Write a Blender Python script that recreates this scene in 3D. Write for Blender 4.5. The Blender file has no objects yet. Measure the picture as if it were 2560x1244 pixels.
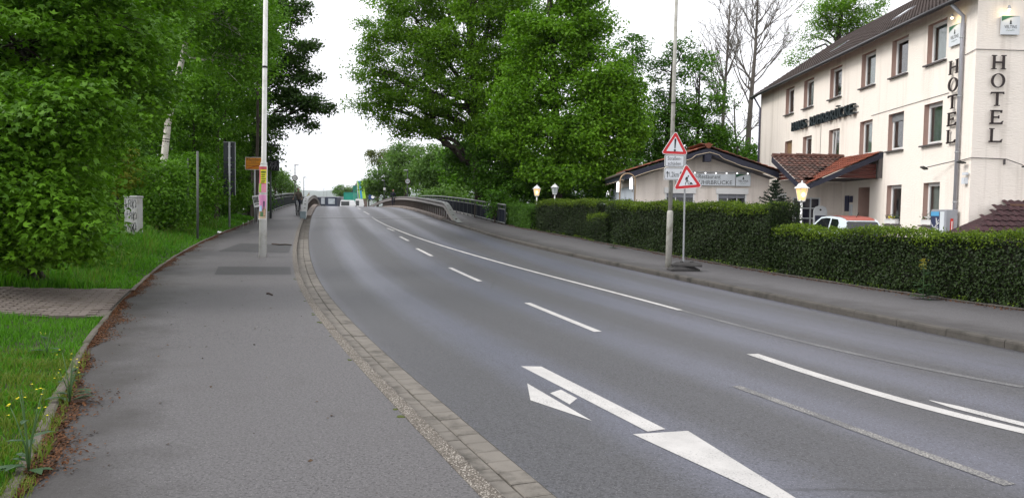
import bpy, bmesh, math, random
import numpy as np
from mathutils import Vector, Matrix
R = math.radians
random.seed(7); RNG = np.random.default_rng(11)
S = bpy.context.scene
COL = S.collection
# ------------------------------------------------------------------ camera
CAM_H, PITCH, ROLL, FPX = 1.7, R(2.8), R(0.9), 1900.0
cd = bpy.data.cameras.new('camera'); cam = bpy.data.objects.new('camera', cd); COL.objects.link(cam)
cd.sensor_width = 36.0; cd.lens = FPX/2560*36.0; cd.clip_start = 0.05; cd.clip_end = 20000
cam.matrix_world = Matrix.Translation((0, 0, CAM_H)) @ Matrix.Rotation(R(90)-PITCH, 4, 'X') @ Matrix.Rotation(ROLL, 4, 'Z')
S.camera = cam
# ------------------------------------------------------------------ sky, sun, exposure
SUN_EL, SUN_AZ = R(40), R(-98)          # azimuth from +Y towards +X: the brighter half of the cloud is on the left
W = bpy.data.worlds.new('World'); S.world = W; W.use_nodes = True
wn = W.node_tree.nodes; wl = W.node_tree.links; wn.clear()
sky = wn.new('ShaderNodeTexSky'); sky.sky_type = 'NISHITA'; sky.sun_disc = False
sky.sun_elevation = SUN_EL; sky.sun_rotation = SUN_AZ; sky.air_density = 1.0; sky.dust_density = 3.0
hs = wn.new('ShaderNodeHueSaturation'); hs.inputs['Saturation'].default_value = 0.35
mx = wn.new('ShaderNodeMixRGB'); mx.inputs[0].default_value = 0.8; mx.inputs[2].default_value = (12.9, 12.9, 13.4, 1)
bg = wn.new('ShaderNodeBackground'); bg.inputs[1].default_value = 0.10
wo = wn.new('ShaderNodeOutputWorld')
wl.new(sky.outputs[0], hs.inputs['Color']); wl.new(hs.outputs[0], mx.inputs[1]); wl.new(mx.outputs[0], bg.inputs[0]); wl.new(bg.outputs[0], wo.inputs[0])
sd = bpy.data.lights.new('sun', 'SUN'); sd.energy = 1.5; sd.angle = R(22); sd.color = (1.0, 0.97, 0.92)
sun = bpy.data.objects.new('sun', sd); COL.objects.link(sun)
dirv = Vector((math.sin(SUN_AZ)*math.cos(SUN_EL), math.cos(SUN_AZ)*math.cos(SUN_EL), math.sin(SUN_EL)))
sun.rotation_euler = dirv.to_track_quat('Z', 'Y').to_euler(); sun.location = dirv*60
S.view_settings.view_transform = 'Standard'; S.view_settings.look = 'None'
S.view_settings.exposure = 0.50; S.view_settings.gamma = 1.0; S.view_settings.use_curve_mapping = False
S.cycles.max_bounces = 6; S.cycles.diffuse_bounces = 2; S.cycles.glossy_bounces = 3; S.cycles.transmission_bounces = 4
S.cycles.transparent_max_bounces = 8; S.cycles.volume_bounces = 0
S.cycles.use_denoising = True

# ------------------------------------------------------------------ survey: photo pixel + distance -> place in the world
_w = Vector((0, math.cos(PITCH), -math.sin(PITCH))); _r0 = Vector((1, 0, 0)); _u0 = _r0.cross(_w)
_r = _r0*math.cos(ROLL)+_u0*math.sin(ROLL); _u = -_r0*math.sin(ROLL)+_u0*math.cos(ROLL)
def ray(px, py): return _w + _r*((px-1280)/FPX) - _u*((py-622)/FPX)
def at(px, py, Y): d = ray(px, py); return Vector((0, 0, CAM_H)) + d*(Y/d.y)
def atx(px, py, X): d = ray(px, py); return Vector((0, 0, CAM_H)) + d*(X/d.x)
PROF = [(-30,0),(0,0),(11,0),(21,.11),(32,.50),(42.5,.95),(53,1.39),(64,1.77),(74,2.02),(85,2.14),(100,2.08),(127,1.5),(170,.6),(300,-.3),(1000,-.3)]
_py = np.arange(-30, 400, 0.5); _pz = np.interp(_py, [a for a,b in PROF], [b for a,b in PROF])
_k = np.exp(-0.5*(np.arange(-16,17)*0.5/3.0)**2); _k /= _k.sum()
_pz = np.convolve(np.pad(_pz, 16, 'edge'), _k, 'valid')
def zp(y): return float(np.interp(y, _py, _pz))
def curve(pts, sig=2.2):
    ys = np.arange(-30, 260, 0.5); P = sorted((b, a) for a, b in pts)
    yy = [p[0] for p in P]; xx = [p[1] for p in P]
    s0 = (xx[1]-xx[0])/(yy[1]-yy[0]); s1 = (xx[-1]-xx[-2])/(yy[-1]-yy[-2])
    yy = [-60]+yy+[320]; xx = [xx[0]+s0*(-60-yy[1])]+xx+[xx[-1]+s1*(320-yy[-2])]
    X = np.interp(np.arange(-50, 300, 0.5), yy, xx); k = np.exp(-0.5*(np.arange(-20,21)*0.5/sig)**2); k /= k.sum()
    X = np.convolve(X, k, 'same')[40:40+len(ys)]
    return lambda y: float(np.interp(y, ys, X))
ROADL = curve([(7.4,-10),(4.6,-5),(2.25,0),(.29,4.77),(-.44,6.66),(-1.0,7.9),(-1.96,10.5),(-2.65,12.3),(-3.91,15.9),(-5.32,20.4),(-7.13,26.6),(-9.57,35.7),(-12.7,47.9),(-21.7,85),(-58,235)])
ROADR = curve([(12.8,-10),(9.9,0),(8.5,5),(7.08,10.3),(6.4,12.5),(5.65,15.2),(4.3,20.1),(2.3,25.6),(-.6,34),(-2.1,39.5),(-3.85,45.5),(-13.4,85),(-50,235)])
EDGE = curve([(4,-11),(-.95,0),(-2.81,4.33),(-3.54,5.82),(-4.72,8.26),(-6.01,11.19),(-7.58,15.37),(-9.07,19.44),(-10.41,23.8),(-11.57,28.16),(-13.0,34.5),(-13.95,39.8),(-15.0,44.4),(-17.0,53),(-22.9,80),(-59,235)], 1.6)
HEDGE = curve([(15.5,-8),(12.2,5),(10.7,10),(9.37,13.8),(7.95,17.5),(6.75,21.8),(5.25,26),(4.2,29.4),(2.85,33.5),(.6,39.1),(-1.0,44.9),(-10.8,85),(-47.4,235)])
def tangent(fn, y): v = Vector((fn(y+.3)-fn(y-.3), .6)); v.normalize(); return v
def offset(fn, y, d):      # point at perpendicular distance d to the right of the curve
    t = tangent(fn, y); return Vector((fn(y)+t.y*d, y-t.x*d))
def walk(fn, y0, y1, step):
    out = []; y = y0
    while y < y1: out.append(y); y += step*tangent(fn, y).y
    return out

# ------------------------------------------------------------------ mesh helpers
class MB:
    def __init__(s): s.v = []; s.f = []; s.uv = None
    def add(s, vs, fs):
        o = len(s.v); s.v += [tuple(p) for p in vs]; s.f += [tuple(i+o for i in f) for f in fs]; return s
    def quad(s, a, b, c, d): return s.add([a,b,c,d], [(0,1,2,3)])
    def poly(s, pts): return s.add(pts, [tuple(range(len(pts)))])
    def box(s, c, d, rz=0.0, M=None):
        x,y,z = d[0]/2,d[1]/2,d[2]/2
        P = [Vector(p) for p in ((-x,-y,-z),(x,-y,-z),(x,y,-z),(-x,y,-z),(-x,-y,z),(x,-y,z),(x,y,z),(-x,y,z))]
        if M is None: M = Matrix.Rotation(rz, 3, 'Z')
        P = [M @ p + Vector(c) for p in P]
        return s.add(P, [(0,3,2,1),(4,5,6,7),(0,1,5,4),(1,2,6,5),(2,3,7,6),(3,0,4,7)])
    def tube(s, pts, rad, n=8, cap=True):
        pts = [Vector(p) for p in pts]; m = len(pts)
        if not hasattr(rad, '__len__'): rad = [rad]*m
        vs = []; ref = None
        for i, p in enumerate(pts):
            t = (pts[min(i+1,m-1)]-pts[max(i-1,0)]).normalized()
            if ref is None: ref = Vector((1,0,0)) if abs(t.x) < .8 else Vector((0,1,0))
            a = (ref - t*ref.dot(t)).normalized(); b = t.cross(a); ref = a
            for k in range(n):
                an = 2*math.pi*k/n; vs.append(p + (a*math.cos(an)+b*math.sin(an))*rad[i])
        fs = [(i*n+k, i*n+(k+1)%n, (i+1)*n+(k+1)%n, (i+1)*n+k) for i in range(m-1) for k in range(n)]
        if cap: fs += [tuple(range(n))[::-1], tuple((m-1)*n+k for k in range(n))]
        return s.add(vs, fs)
    def lathe(s, c, prof, n=16):      # prof: (radius, z)
        vs = [(c[0]+r*math.cos(2*math.pi*k/n), c[1]+r*math.sin(2*math.pi*k/n), c[2]+z) for r, z in prof for k in range(n)]
        fs = [(i*n+k, i*n+(k+1)%n, (i+1)*n+(k+1)%n, (i+1)*n+k) for i in range(len(prof)-1) for k in range(n)]
        fs += [tuple(range(n))[::-1], tuple((len(prof)-1)*n+k for k in range(n))]
        return s.add(vs, fs)
    def prism(s, poly, o, u, v, n, d):    # 2D polygon in plane (o;u,v), thickness d along -n, front face on n
        o,u,v,n = map(Vector, (o,u,v,n)); m = len(poly)
        a = [o+u*p[0]+v*p[1] for p in poly]; b = [p-n*d for p in a]
        return s.add(a+b, [tuple(range(m)), tuple(range(2*m-1, m-1, -1))]+[(i, i+m, (i+1)%m+m, (i+1)%m) for i in range(m)])
def world_off(o):
    v = Vector((0,0,0))
    while o: v += o.location; o = o.parent
    return v
def obj(name, mb, mat, parent=None, world=True, smooth=False, kind=None, bevel=0):
    me = bpy.data.meshes.new(name)
    off = world_off(parent) if (parent and world) else Vector((0,0,0))
    if isinstance(mb, MB):
        me.from_pydata([(p[0]-off.x, p[1]-off.y, p[2]-off.z) for p in mb.v], [], mb.f)
        if mb.uv is not None:
            uv = me.uv_layers.new(name='UVMap'); li = [mb.uv[l.vertex_index] for l in me.loops]
            uv.data.foreach_set('uv', [c for p in li for c in p])
    else:
        me = mb
    if smooth: me.polygons.foreach_set('use_smooth', [True]*len(me.polygons))
    me.materials.append(mat); me.update()
    o = bpy.data.objects.new(name, me); COL.objects.link(o)
    if parent: o.parent = parent
    if kind: o['kind'] = kind
    if bevel:
        b = o.modifiers.new('bevel', 'BEVEL'); b.width = bevel; b.segments = 2; b.limit_method = 'ANGLE'
    return o
def tag(o, label, cat, group=None):
    o['label'] = label; o['category'] = cat
    if group: o['group'] = group
    return o
def thing(name, label, cat, loc=(0,0,0), rz=0, group=None):
    o = bpy.data.objects.new(name, None); o.empty_display_size = .2; COL.objects.link(o)
    o.location = loc; o.rotation_euler = (0,0,rz); return tag(o, label, cat, group)
def struct(name, mb, mat, parent=None, **k):
    o = obj(name, mb, mat, parent, **k)
    if not parent: o['kind'] = 'structure'
    return o
def piece(name, me, parent, loc, rz=0.0, scale=(1,1,1), M=None):   # alike piece sharing mesh data; loc in world
    o = bpy.data.objects.new(name, me); COL.objects.link(o); o.parent = parent
    l = Vector(loc)-world_off(parent)
    if M is not None: o.matrix_local = Matrix.Translation(l) @ M.to_4x4()
    else: o.location = l; o.rotation_euler = (0,0,rz); o.scale = scale
    return o
def mesh(name, mb, mat):
    me = bpy.data.meshes.new(name); me.from_pydata(mb.v, [], mb.f); me.materials.append(mat); me.update(); return me
_txt = {}
def text_mb(s, w, h, o, u, v, n, depth=0.0):
    """lettering fitted to a w x h box whose lower left corner is o in the plane (u,v)"""
    c = bpy.data.curves.new('t', 'FONT'); c.body = s; c.extrude = 0.0; c.resolution_u = 3
    t = bpy.data.objects.new('t', c); COL.objects.link(t)
    bpy.context.view_layer.update()
    me = bpy.data.meshes.new_from_object(t.evaluated_get(bpy.context.evaluated_depsgraph_get()))
    co = np.array([p.co[:] for p in me.vertices]); fs = [tuple(p.vertices) for p in me.polygons]
    bpy.data.objects.remove(t); bpy.data.curves.remove(c); bpy.data.meshes.remove(me)
    mn, mxx = co.min(0), co.max(0); sc = (w/(mxx[0]-mn[0]), h/(mxx[1]-mn[1]))
    o,u,v,n = map(Vector, (o,u,v,n)); P = [o+u*((p[0]-mn[0])*sc[0])+v*((p[1]-mn[1])*sc[1]) for p in co]
    m = MB(); m.add(P, fs)
    if depth:
        k = len(P); m.add([p-n*depth for p in P], [f[::-1] for f in fs])
        cnt = {}
        for f in fs:
            for i in range(len(f)):
                a, b = f[i], f[(i+1) % len(f)]; cnt[(a,b)] = 1
        for (a,b) in cnt:
            if (b,a) not in cnt: m.f.append((b, a, a+k, b+k))
    return m

# ------------------------------------------------------------------ materials
class NT:
    def __init__(s, name):
        s.m = bpy.data.materials.new(name); s.m.use_nodes = True; s.t = s.m.node_tree; s.n = s.t.nodes; s.n.clear()
    def new(s, t, **k):
        n = s.n.new(t)
        for a, b in k.items(): setattr(n, a, b)
        return n
    def put(s, sock, val):
        if hasattr(val, 'is_output') or hasattr(val, 'links'): s.t.links.new(val, sock)
        elif isinstance(val, (tuple, list)) and len(val) == 3 and sock.type == 'RGBA': sock.default_value = (*val, 1)
        else: sock.default_value = val
    def coord(s, kind='world'):
        if kind == 'world': return s.new('ShaderNodeNewGeometry').outputs['Position']
        return s.new('ShaderNodeTexCoord').outputs[kind]
    def noise(s, vec, scale, detail=3, rough=.55, out='Fac'):
        n = s.new('ShaderNodeTexNoise'); s.put(n.inputs['Vector'], vec); n.inputs['Scale'].default_value = scale
        n.inputs['Detail'].default_value = detail; n.inputs['Roughness'].default_value = rough; return n.outputs[out]
    def ramp(s, fac, stops):
        n = s.new('ShaderNodeValToRGB'); s.put(n.inputs[0], fac); e = n.color_ramp.elements
        while len(e) < len(stops): e.new(0.5)
        for i, (p, c) in enumerate(stops):
            e[i].position = p; e[i].color = (*c, 1) if isinstance(c, tuple) else (c, c, c, 1)
        return n.outputs[0]
    def mix(s, fac, a, b, mode='MIX'):
        n = s.new('ShaderNodeMixRGB', blend_type=mode); s.put(n.inputs[0], fac); s.put(n.inputs[1], a); s.put(n.inputs[2], b); return n.outputs[0]
    def math(s, op, a, b=0.0, clamp=False):
        n = s.new('ShaderNodeMath', operation=op); n.use_clamp = clamp; s.put(n.inputs[0], a); s.put(n.inputs[1], b); return n.outputs[0]
    def mapping(s, vec, scale=(1,1,1), rot=(0,0,0)):
        n = s.new('ShaderNodeMapping'); s.put(n.inputs[0], vec); n.inputs['Scale'].default_value = scale; n.inputs['Rotation'].default_value = rot; return n.outputs[0]
    def bump(s, h, strength=.3, dist=.01):
        n = s.new('ShaderNodeBump'); n.inputs['Strength'].default_value = strength; n.inputs['Distance'].default_value = dist; s.put(n.inputs['Height'], h); return n.outputs[0]
    def pbsdf(s, col, rough=.6, metal=0.0, spec=.4, normal=None, emit=None, es=0.0):
        p = s.new('ShaderNodeBsdfPrincipled'); s.put(p.inputs['Base Color'], col); s.put(p.inputs['Roughness'], rough)
        p.inputs['Metallic'].default_value = metal; p.inputs['Specular IOR Level'].default_value = spec
        if normal is not None: s.put(p.inputs['Normal'], normal)
        if emit is not None: s.put(p.inputs['Emission Color'], emit); p.inputs['Emission Strength'].default_value = es
        return p.outputs[0]
    def out(s, sh):
        o = s.new('ShaderNodeOutputMaterial'); s.t.links.new(sh, o.inputs[0]); return s.m
def dull(name, col, rough=.6, metal=0.0, spec=.35, var=.12, scale=3.0, bump=0.0, bscale=60, kind='world', dirt=None):
    t = NT(name); P = t.coord(kind); n = t.noise(P, scale, 4)
    c = t.mix(n, tuple(x*(1-var) for x in col), tuple(min(1, x*(1+var)) for x in col))
    if dirt:
        d = t.ramp(t.noise(P, dirt[1], 5, .65), [(.5, 0.0), (.68, 1.0)]); c = t.mix(d, c, dirt[0])
    nm = t.bump(t.noise(P, bscale, 2), bump, .01) if bump else None
    return t.out(t.pbsdf(c, rough, metal, spec, nm))
def foliage(name, dark, light, trans=.35, rough=.5, patch=.35):
    t = NT(name); a = t.new('ShaderNodeAttribute', attribute_name='tint').outputs['Fac']
    big = t.noise(t.coord('world'), patch, 2)
    f = t.math('ADD', t.math('MULTIPLY', a, .6), t.math('MULTIPLY', big, .4))
    c = t.ramp(f, [(.12, dark), (.45, tuple(.5*(p+q) for p, q in zip(dark, light))), (.85, light)])
    p = t.pbsdf(c, rough, 0, .16)
    tr = t.new('ShaderNodeBsdfTranslucent'); t.put(tr.inputs[0], t.mix(1.0, c, (1.0, 1.15, .45), 'MULTIPLY'))
    m = t.new('ShaderNodeMixShader'); m.inputs[0].default_value = trans
    t.t.links.new(p, m.inputs[1]); t.t.links.new(tr.outputs[0], m.inputs[2])
    return t.out(m.outputs[0])
def asphalt(name, dark, light, speck, track=False, scale=1.0, warm=None, edge=False):
    t = NT(name); P = t.coord('world')
    fine = t.noise(P, 70*scale, 2, .8); med = t.noise(P, 22*scale, 3, .6); big = t.noise(P, .45, 4, .6)
    c = t.mix(t.ramp(fine, [(.36, 0.0), (.64, 1.0)]), dark, light)
    c = t.mix(t.math('MULTIPLY', t.ramp(med, [(.35, 0.0), (.65, 1.0)]), .35), c, tuple(x*.8 for x in light))
    grit = t.noise(P, 34*scale, 1, .5)
    c = t.mix(t.ramp(grit, [(.40, 0.0), (.60, .38)]), c, tuple(x*1.15 for x in light)); c = t.mix(t.ramp(t.noise(P, 47*scale, 1, .5), [(.57, 0.0), (.64, .75)]), c, tuple(x*.6 for x in dark))
    c = t.mix(t.math('MULTIPLY', t.ramp(big, [(.3, 0.0), (.7, 1.0)]), .5), c, tuple(x*.72 for x in light))
    vo = t.new('ShaderNodeTexVoronoi'); t.put(vo.inputs['Vector'], P); vo.inputs['Scale'].default_value = 60*scale
    sp = t.math('MULTIPLY', t.ramp(vo.outputs['Distance'], [(.10, 1.0), (.20, 0.0)]), t.ramp(t.noise(P, 31, 1), [(.45, 0.0), (.55, 1.0)]))
    c = t.mix(t.math('MULTIPLY', sp, .7), c, speck)
    if edge:
        ue = t.new('ShaderNodeSeparateXYZ'); t.put(ue.inputs[0], t.new('ShaderNodeUVMap').outputs[0]); en = t.noise(P, 1.4, 5, .65)
        ef = t.ramp(t.math('SUBTRACT', t.math('ADD', en, .25), t.math('MULTIPLY', ue.outputs[0], .55)), [(.18, 0.0), (.62, .75)]); c = t.mix(ef, c, (.030,.026,.024))
    if track:
        vc = t.new('ShaderNodeTexVoronoi', feature='DISTANCE_TO_EDGE'); t.put(vc.inputs['Vector'], t.mix(.12, P, t.noise(P, 1.6, 4, .6, 'Color'))); vc.inputs['Scale'].default_value = .16
        ck = t.math('MULTIPLY', t.ramp(vc.outputs['Distance'], [(.0010, 1.0), (.0028, 0.0)]), t.ramp(t.noise(P, .21, 2), [(.52, 0.0), (.58, .6)])); c = t.mix(ck, c, (.014,.014,.014))
        c = t.mix(t.ramp(t.noise(P, .8, 6, .75), [(.60, 0.0), (.72, .35)]), c, (.034,.033,.033))
    if warm: c = t.mix(t.ramp(t.noise(P, .9, 5, .7), [(.55, 0.0), (.75, .45)]), c, warm)
    r = .62
    if track:
        uv = t.new('ShaderNodeUVMap').outputs[0]
        st = t.noise(t.mapping(uv, (.75, .022, 1)), 1.0, 3, .6)
        sx = t.new('ShaderNodeSeparateXYZ'); t.put(sx.inputs[0], uv)
        wv = t.math('COSINE', t.math('MULTIPLY', t.math('SUBTRACT', sx.outputs[0], 1.5), 2*math.pi/2.05))
        f = t.math('ADD', t.math('MULTIPLY', wv, .26), st)
        c = t.mix(t.ramp(t.math('ADD', f, t.math('MULTIPLY', t.math('SUBTRACT', t.noise(P, 2.3, 5, .7), .5), .35)), [(.34, 0.0), (.8, 1.0)]), c, track, 'MULTIPLY')
        c = t.mix(t.ramp(t.math('MULTIPLY', st, -1.0), [(0.0, 0.0), (1.0, 0.0)]), c, dark)
        r = t.ramp(f, [(.3, .58), (.75, .44)])
    return t.out(t.pbsdf(c, r, 0, .4, t.bump(t.math('ADD', fine, t.math('MULTIPLY', sp, .5)), .5, .006)))
M = {}
M['road'] = asphalt('road_asphalt', (.024,.024,.026), (.086,.086,.093), (.40,.39,.39), track=(1.42,1.48,1.76))
M['walk'] = asphalt('pavement_asphalt', (.037,.035,.0365), (.126,.1205,.1235), (.42,.40,.39), scale=1.0, warm=(.058,.051,.048), edge=True)
M['patch'] = asphalt('patch_asphalt', (.032,.032,.033), (.060,.058,.060), (.2,.2,.2), scale=1.2)
M['walk_far'] = asphalt('far_pavement_asphalt', (.09,.085,.085), (.15,.14,.14), (.3,.3,.3), scale=.7)
def aggregate(name, a, b, c3, mortar, scale):
    t = NT(name); P = t.coord('world'); vo = t.new('ShaderNodeTexVoronoi'); t.put(vo.inputs['Vector'], P); vo.inputs['Scale'].default_value = scale
    g = t.new('ShaderNodeRGBToBW'); t.put(g.inputs[0], vo.outputs['Color'])
    c = t.ramp(g.outputs[0], [(.2, a), (.5, b), (.8, c3)])
    c = t.mix(t.ramp(vo.outputs['Distance'], [(.35, 0.0), (.6, 1.0)]), c, mortar)
    c = t.mix(t.ramp(t.noise(P, 2.2, 5, .65), [(.45, 0.0), (.75, .6)]), c, tuple(x*.55 for x in b))
    return t.out(t.pbsdf(c, .8, 0, .25, t.bump(vo.outputs['Distance'], .6, -.006)))
M['kerb'] = aggregate('kerb_aggregate', (.10,.085,.07), (.21,.187,.16), (.42,.39,.345), (.085,.073,.06), 75)
M['kerb_r'] = dull('kerb_concrete', (.075,.068,.060), .85, var=.3, scale=7, bump=.3, bscale=90, dirt=((.032,.03,.025), 2.5))
M['gutter'] = dull('gutter_stone', (.165,.150,.130), .82, var=.25, scale=4, bump=.35, bscale=130, dirt=((.075,.068,.058), 3))
M['joint'] = dull('joint_earth', (.06,.055,.045), .95, var=.3, scale=14)
M['edging'] = dull('edging_stone', (.105,.092,.075), .9, var=.3, scale=5, bump=.4, bscale=80, dirt=((.05,.048,.028), 3))
M['brick'] = dull('paving_brick', (.150,.125,.108), .85, var=.2, scale=2.6, bump=.3, bscale=110, dirt=((.11,.09,.072), 3))
M['soil'] = dull('soil', (.035,.032,.018), .95, var=.5, scale=6, bump=.5, bscale=30)
M['moss'] = dull('moss', (.07,.085,.02), .95, var=.5, scale=20, bump=.6, bscale=120)
def paint(name, col, wear):
    t = NT(name); P = t.coord('world'); n = t.noise(P, 60, 3, .7); b = t.noise(P, 1.7, 3)
    w = t.ramp(t.math('ADD', t.math('MULTIPLY', n, .7), t.math('MULTIPLY', b, .3)), [(wear, 0.0), (wear+.12, 1.0)])
    c = t.mix(w, (.09,.09,.094), t.mix(t.ramp(t.noise(P, 3.1, 5, .7), [(.35, 0.0), (.7, 1.0)]), tuple(x*.80 for x in col), col))
    return t.out(t.pbsdf(c, .6, 0, .35, t.bump(n, .3, .004)))
M['paint'] = paint('road_paint', (.52,.505,.485), .33)
M['paint_worn'] = paint('worn_road_paint', (.36,.345,.315), .47)
M['paint_faint'] = paint('faint_road_paint', (.24,.24,.235), .50)
# ------------------------------------------------------------------ the ground
YS = [y for y in np.arange(-14, 60, .5)] + [y for y in np.arange(60, 236, 2.5)]
KW, GW, RD = .15, .40, .12            # kerb width, gutter width, road below pavement
def ribbon(fa, fb, dz, nx=1, ys=YS, uvw=True):
    m = MB(); m.uv = []
    L = 0.0; prev = None
    for j, y in enumerate(ys):
        a, b = fa(y), fb(y)
        if prev is not None: L += (a-prev).length
        prev = a
        for i in range(nx+1):
            p = a.lerp(b, i/nx); m.v.append((p.x, p.y, zp(p.y)+dz)); m.uv.append(((p-a).length, L))
    for j in range(len(ys)-1):
        for i in range(nx):
            k = j*(nx+1)+i; m.f.append((k, k+1, k+nx+2, k+nx+1))
    return m
V2 = lambda x, y: Vector((x, y))
road = struct('road', ribbon(lambda y: V2(ROADL(y), y), lambda y: V2(ROADR(y)+.06, y), -RD, 4), M['road'])
pavement_l = struct('pavement', ribbon(lambda y: V2(EDGE(y)-.02, y), lambda y: offset(ROADL, y, -GW-KW+.01), 0, 3), M['walk'])
pavement_r = struct('pavement_right', ribbon(lambda y: offset(ROADR, y, KW-.01), lambda y: V2(HEDGE(y)+.12, y), 0, 3), M['walk'])
gutter = struct('gutter', ribbon(lambda y: offset(ROADL, y, -GW-.005), lambda y: offset(ROADL, y, .01), -RD+.004, 1, [y for y in YS if y < 50]), M['joint'])
# gutter stones, two rows
def stone_mesh(name, l, w, h, mat, ins=.012):
    m = MB(); x, y = w/2, l/2
    P = [(-x,-y,-.06),(x,-y,-.06),(x,y,-.06),(-x,y,-.06),(-x,-y,h-ins*.6),(x,-y,h-ins*.6),(x,y,h-ins*.6),(-x,y,h-ins*.6),
         (-x+ins,-y+ins,h),(x-ins,-y+ins,h),(x-ins,y-ins,h),(-x+ins,y-ins,h)]
    m.add(P, [(0,1,5,4),(1,2,6,5),(2,3,7,6),(3,0,4,7),(4,5,9,8),(5,6,10,9),(6,7,11,10),(7,4,8,11),(8,9,10,11)])
    return mesh(name, m, mat)
gs = [stone_mesh('paving_stone', .225, .19, .012, M['gutter']), stone_mesh('paving_stone', .222, .188, .016, M['gutter'])]
gcount = 0; far_g = MB()
for row in (0, 1):
    for y in walk(ROADL, 2.4 + row*.11, 49.5, .236):
        p = offset(ROADL, y, -GW+.1+row*.2); t = tangent(ROADL, y); rz = math.atan2(t.y, t.x)-math.pi/2
        if y < 32 and gcount < 300:
            slope = math.atan(zp(p.y+.5)-zp(p.y-.5))
            o = piece('paving_stone', gs[random.random() < .4], gutter, (p.x, p.y, zp(p.y)-RD+.006+random.uniform(-.002,.003)), rz + random.uniform(-.01,.01)); gcount += 1
            o.rotation_euler.x = slope
        else:
            far_g.box((p.x, p.y, zp(p.y)-RD-.005), (.19, .225, .04), rz)
obj('paving_stone_row', far_g, M['gutter'], gutter, kind='stuff')
# kerbs
kerb_l = struct('kerb', ribbon(lambda y: offset(ROADL, y, -GW-KW), lambda y: offset(ROADL, y, -GW), -.02, 1, [y for y in YS if y < 236]), M['joint'])
kerb_r = struct('kerb_right', ribbon(lambda y: offset(ROADR, y, .005), lambda y: offset(ROADR, y, KW), -.02, 1), M['joint'])
def kerb_mesh(mat, flip, name='kerb_stone', l=.992, w=KW, h=.16):
    # section: rounded on the road side; local x runs towards the road
    s = [(-w/2,-h),(-w/2,0),(w/2-.035,0),(w/2-.012,-.009),(w/2,-.033),(w/2,-h)]
    m = MB(); s2 = [(-a if flip else a, b) for a, b in s]; n = len(s2)
    for yy in (-l/2, l/2): m.v += [(a, yy, b) for a, b in s2]
    m.f += [(i, (i+1)%n, (i+1)%n+n, i+n) for i in range(n)] + [tuple(range(n))[::-1], tuple(range(n, 2*n))]
    return mesh(name, m, mat)
km_l, km_r = kerb_mesh(M['kerb'], False), kerb_mesh(M['kerb_r'], True)
def lay(name, fn, d, me, parent, y0, y1, step, dz=0, jit=.003):
    for y in walk(fn, y0, y1, step):
        p = offset(fn, y+step/2*.95, d); t = tangent(fn, y+step/2*.95)
        o = piece(name, me, parent, (p.x, p.y, zp(p.y)+dz+random.uniform(-jit, jit)), math.atan2(t.y, t.x)-math.pi/2)
        o.rotation_euler.x = math.atan(zp(p.y+.5)-zp(p.y-.5))
lay('kerb_stone', ROADL, -GW-KW/2, km_l, kerb_l, .6, 50, 1.0, .004)
lay('kerb_stone', ROADR, KW/2, km_r, kerb_r, 1.0, 50, 1.0, .004)
# edging along the grass
edging = struct('edging', ribbon(lambda y: V2(EDGE(y)-.10, y), lambda y: V2(EDGE(y), y), -.012, 1, [y for y in YS if y < 47]), M['joint'])
em = stone_mesh('edging_stone', .985, .08, .035, M['edging'], .018)
for y in walk(EDGE, 1.0, 46, 1.0):
    p = offset(EDGE, y+.48, -.05); t = tangent(EDGE, y+.48)
    inpath = 11.2 < y < 14.4
    o = piece('edging_stone', em, edging, (p.x, p.y, zp(p.y)-(.043 if inpath else random.uniform(-.004, .018))), math.atan2(t.y, t.x)-math.pi/2+random.uniform(-.02,.02))
    o.rotation_euler = (math.atan(zp(p.y+.5)-zp(p.y-.5)), random.uniform(-.05,.05), o.rotation_euler.z)
redge = struct('hedge_edging', ribbon(lambda y: V2(HEDGE(y)+.10, y), lambda y: V2(HEDGE(y)+.19, y), .01, 1, [y for y in YS if y < 46]), M['joint'])
em2 = stone_mesh('edging_stone', .985, .07, .05, M['kerb_r'], .015)
lay('edging_stone', HEDGE, .14, em2, redge, 6, 45, 1.0, -.015, .008)
# verges
def sm(t): t = max(0, min(1, t)); return t*t*(3-2*t)
def verge_h(o, y): return zp(y)*(1-sm((o-2)/16)) + .35*sm((o-2)/16) + .28*sm(o/5) - 3.2*sm((y-47)/10)*sm((o-.5)/8)
def right_h(o, y): return zp(y)*(1-sm(o/3)) + .235*sm(o/3) - 3.0*sm((y-48)/10)*sm((o-.5)/8)
OFF = [0,.3,.7,1.2,2,3,4.5,6.5,9,13,20,32,60]
def strip(fn, sgn, hf, z0):
    m = MB(); ys = [y for y in np.arange(-14, 62, 1.0)]+[y for y in np.arange(62, 236, 6.0)]
    for y in ys:
        for o in OFF: m.v.append((fn(y)+sgn*o, y, hf(o, y)+z0))
    n = len(OFF)
    for j in range(len(ys)-1):
        for i in range(n-1):
            k = j*n+i; f = (k, k+1, k+n+1, k+n); m.f.append(f[::-1] if sgn < 0 else f)
    return m
verge = struct('verge', strip(lambda y: EDGE(y)-.09, -1, verge_h, -.015), M['soil'], smooth=True)
hotel_ground = struct('hotel_ground', strip(lambda y: HEDGE(y)+.16, 1, right_h, -.02), M['soil'], smooth=True)
gm = MB(); gm.quad((-11400,-550,-3.4),(6400,-550,-3.4),(6400,12900,-3.4),(-11400,12900,-3.4))
struct('ground', gm, dull('meadow', (.05,.075,.025), .95, var=.3, scale=.02))
# paved car park in front of the hotel
cpm = MB(); cpm.poly([(9.5,17,.245),(15.9,17,.245),(15.9,37.2,.235),(6,37.2,.245)])
struct('car_park', cpm, dull('car_park_paving', (.16,.15,.14), .85, var=.2, scale=3, bump=.2))
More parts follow.
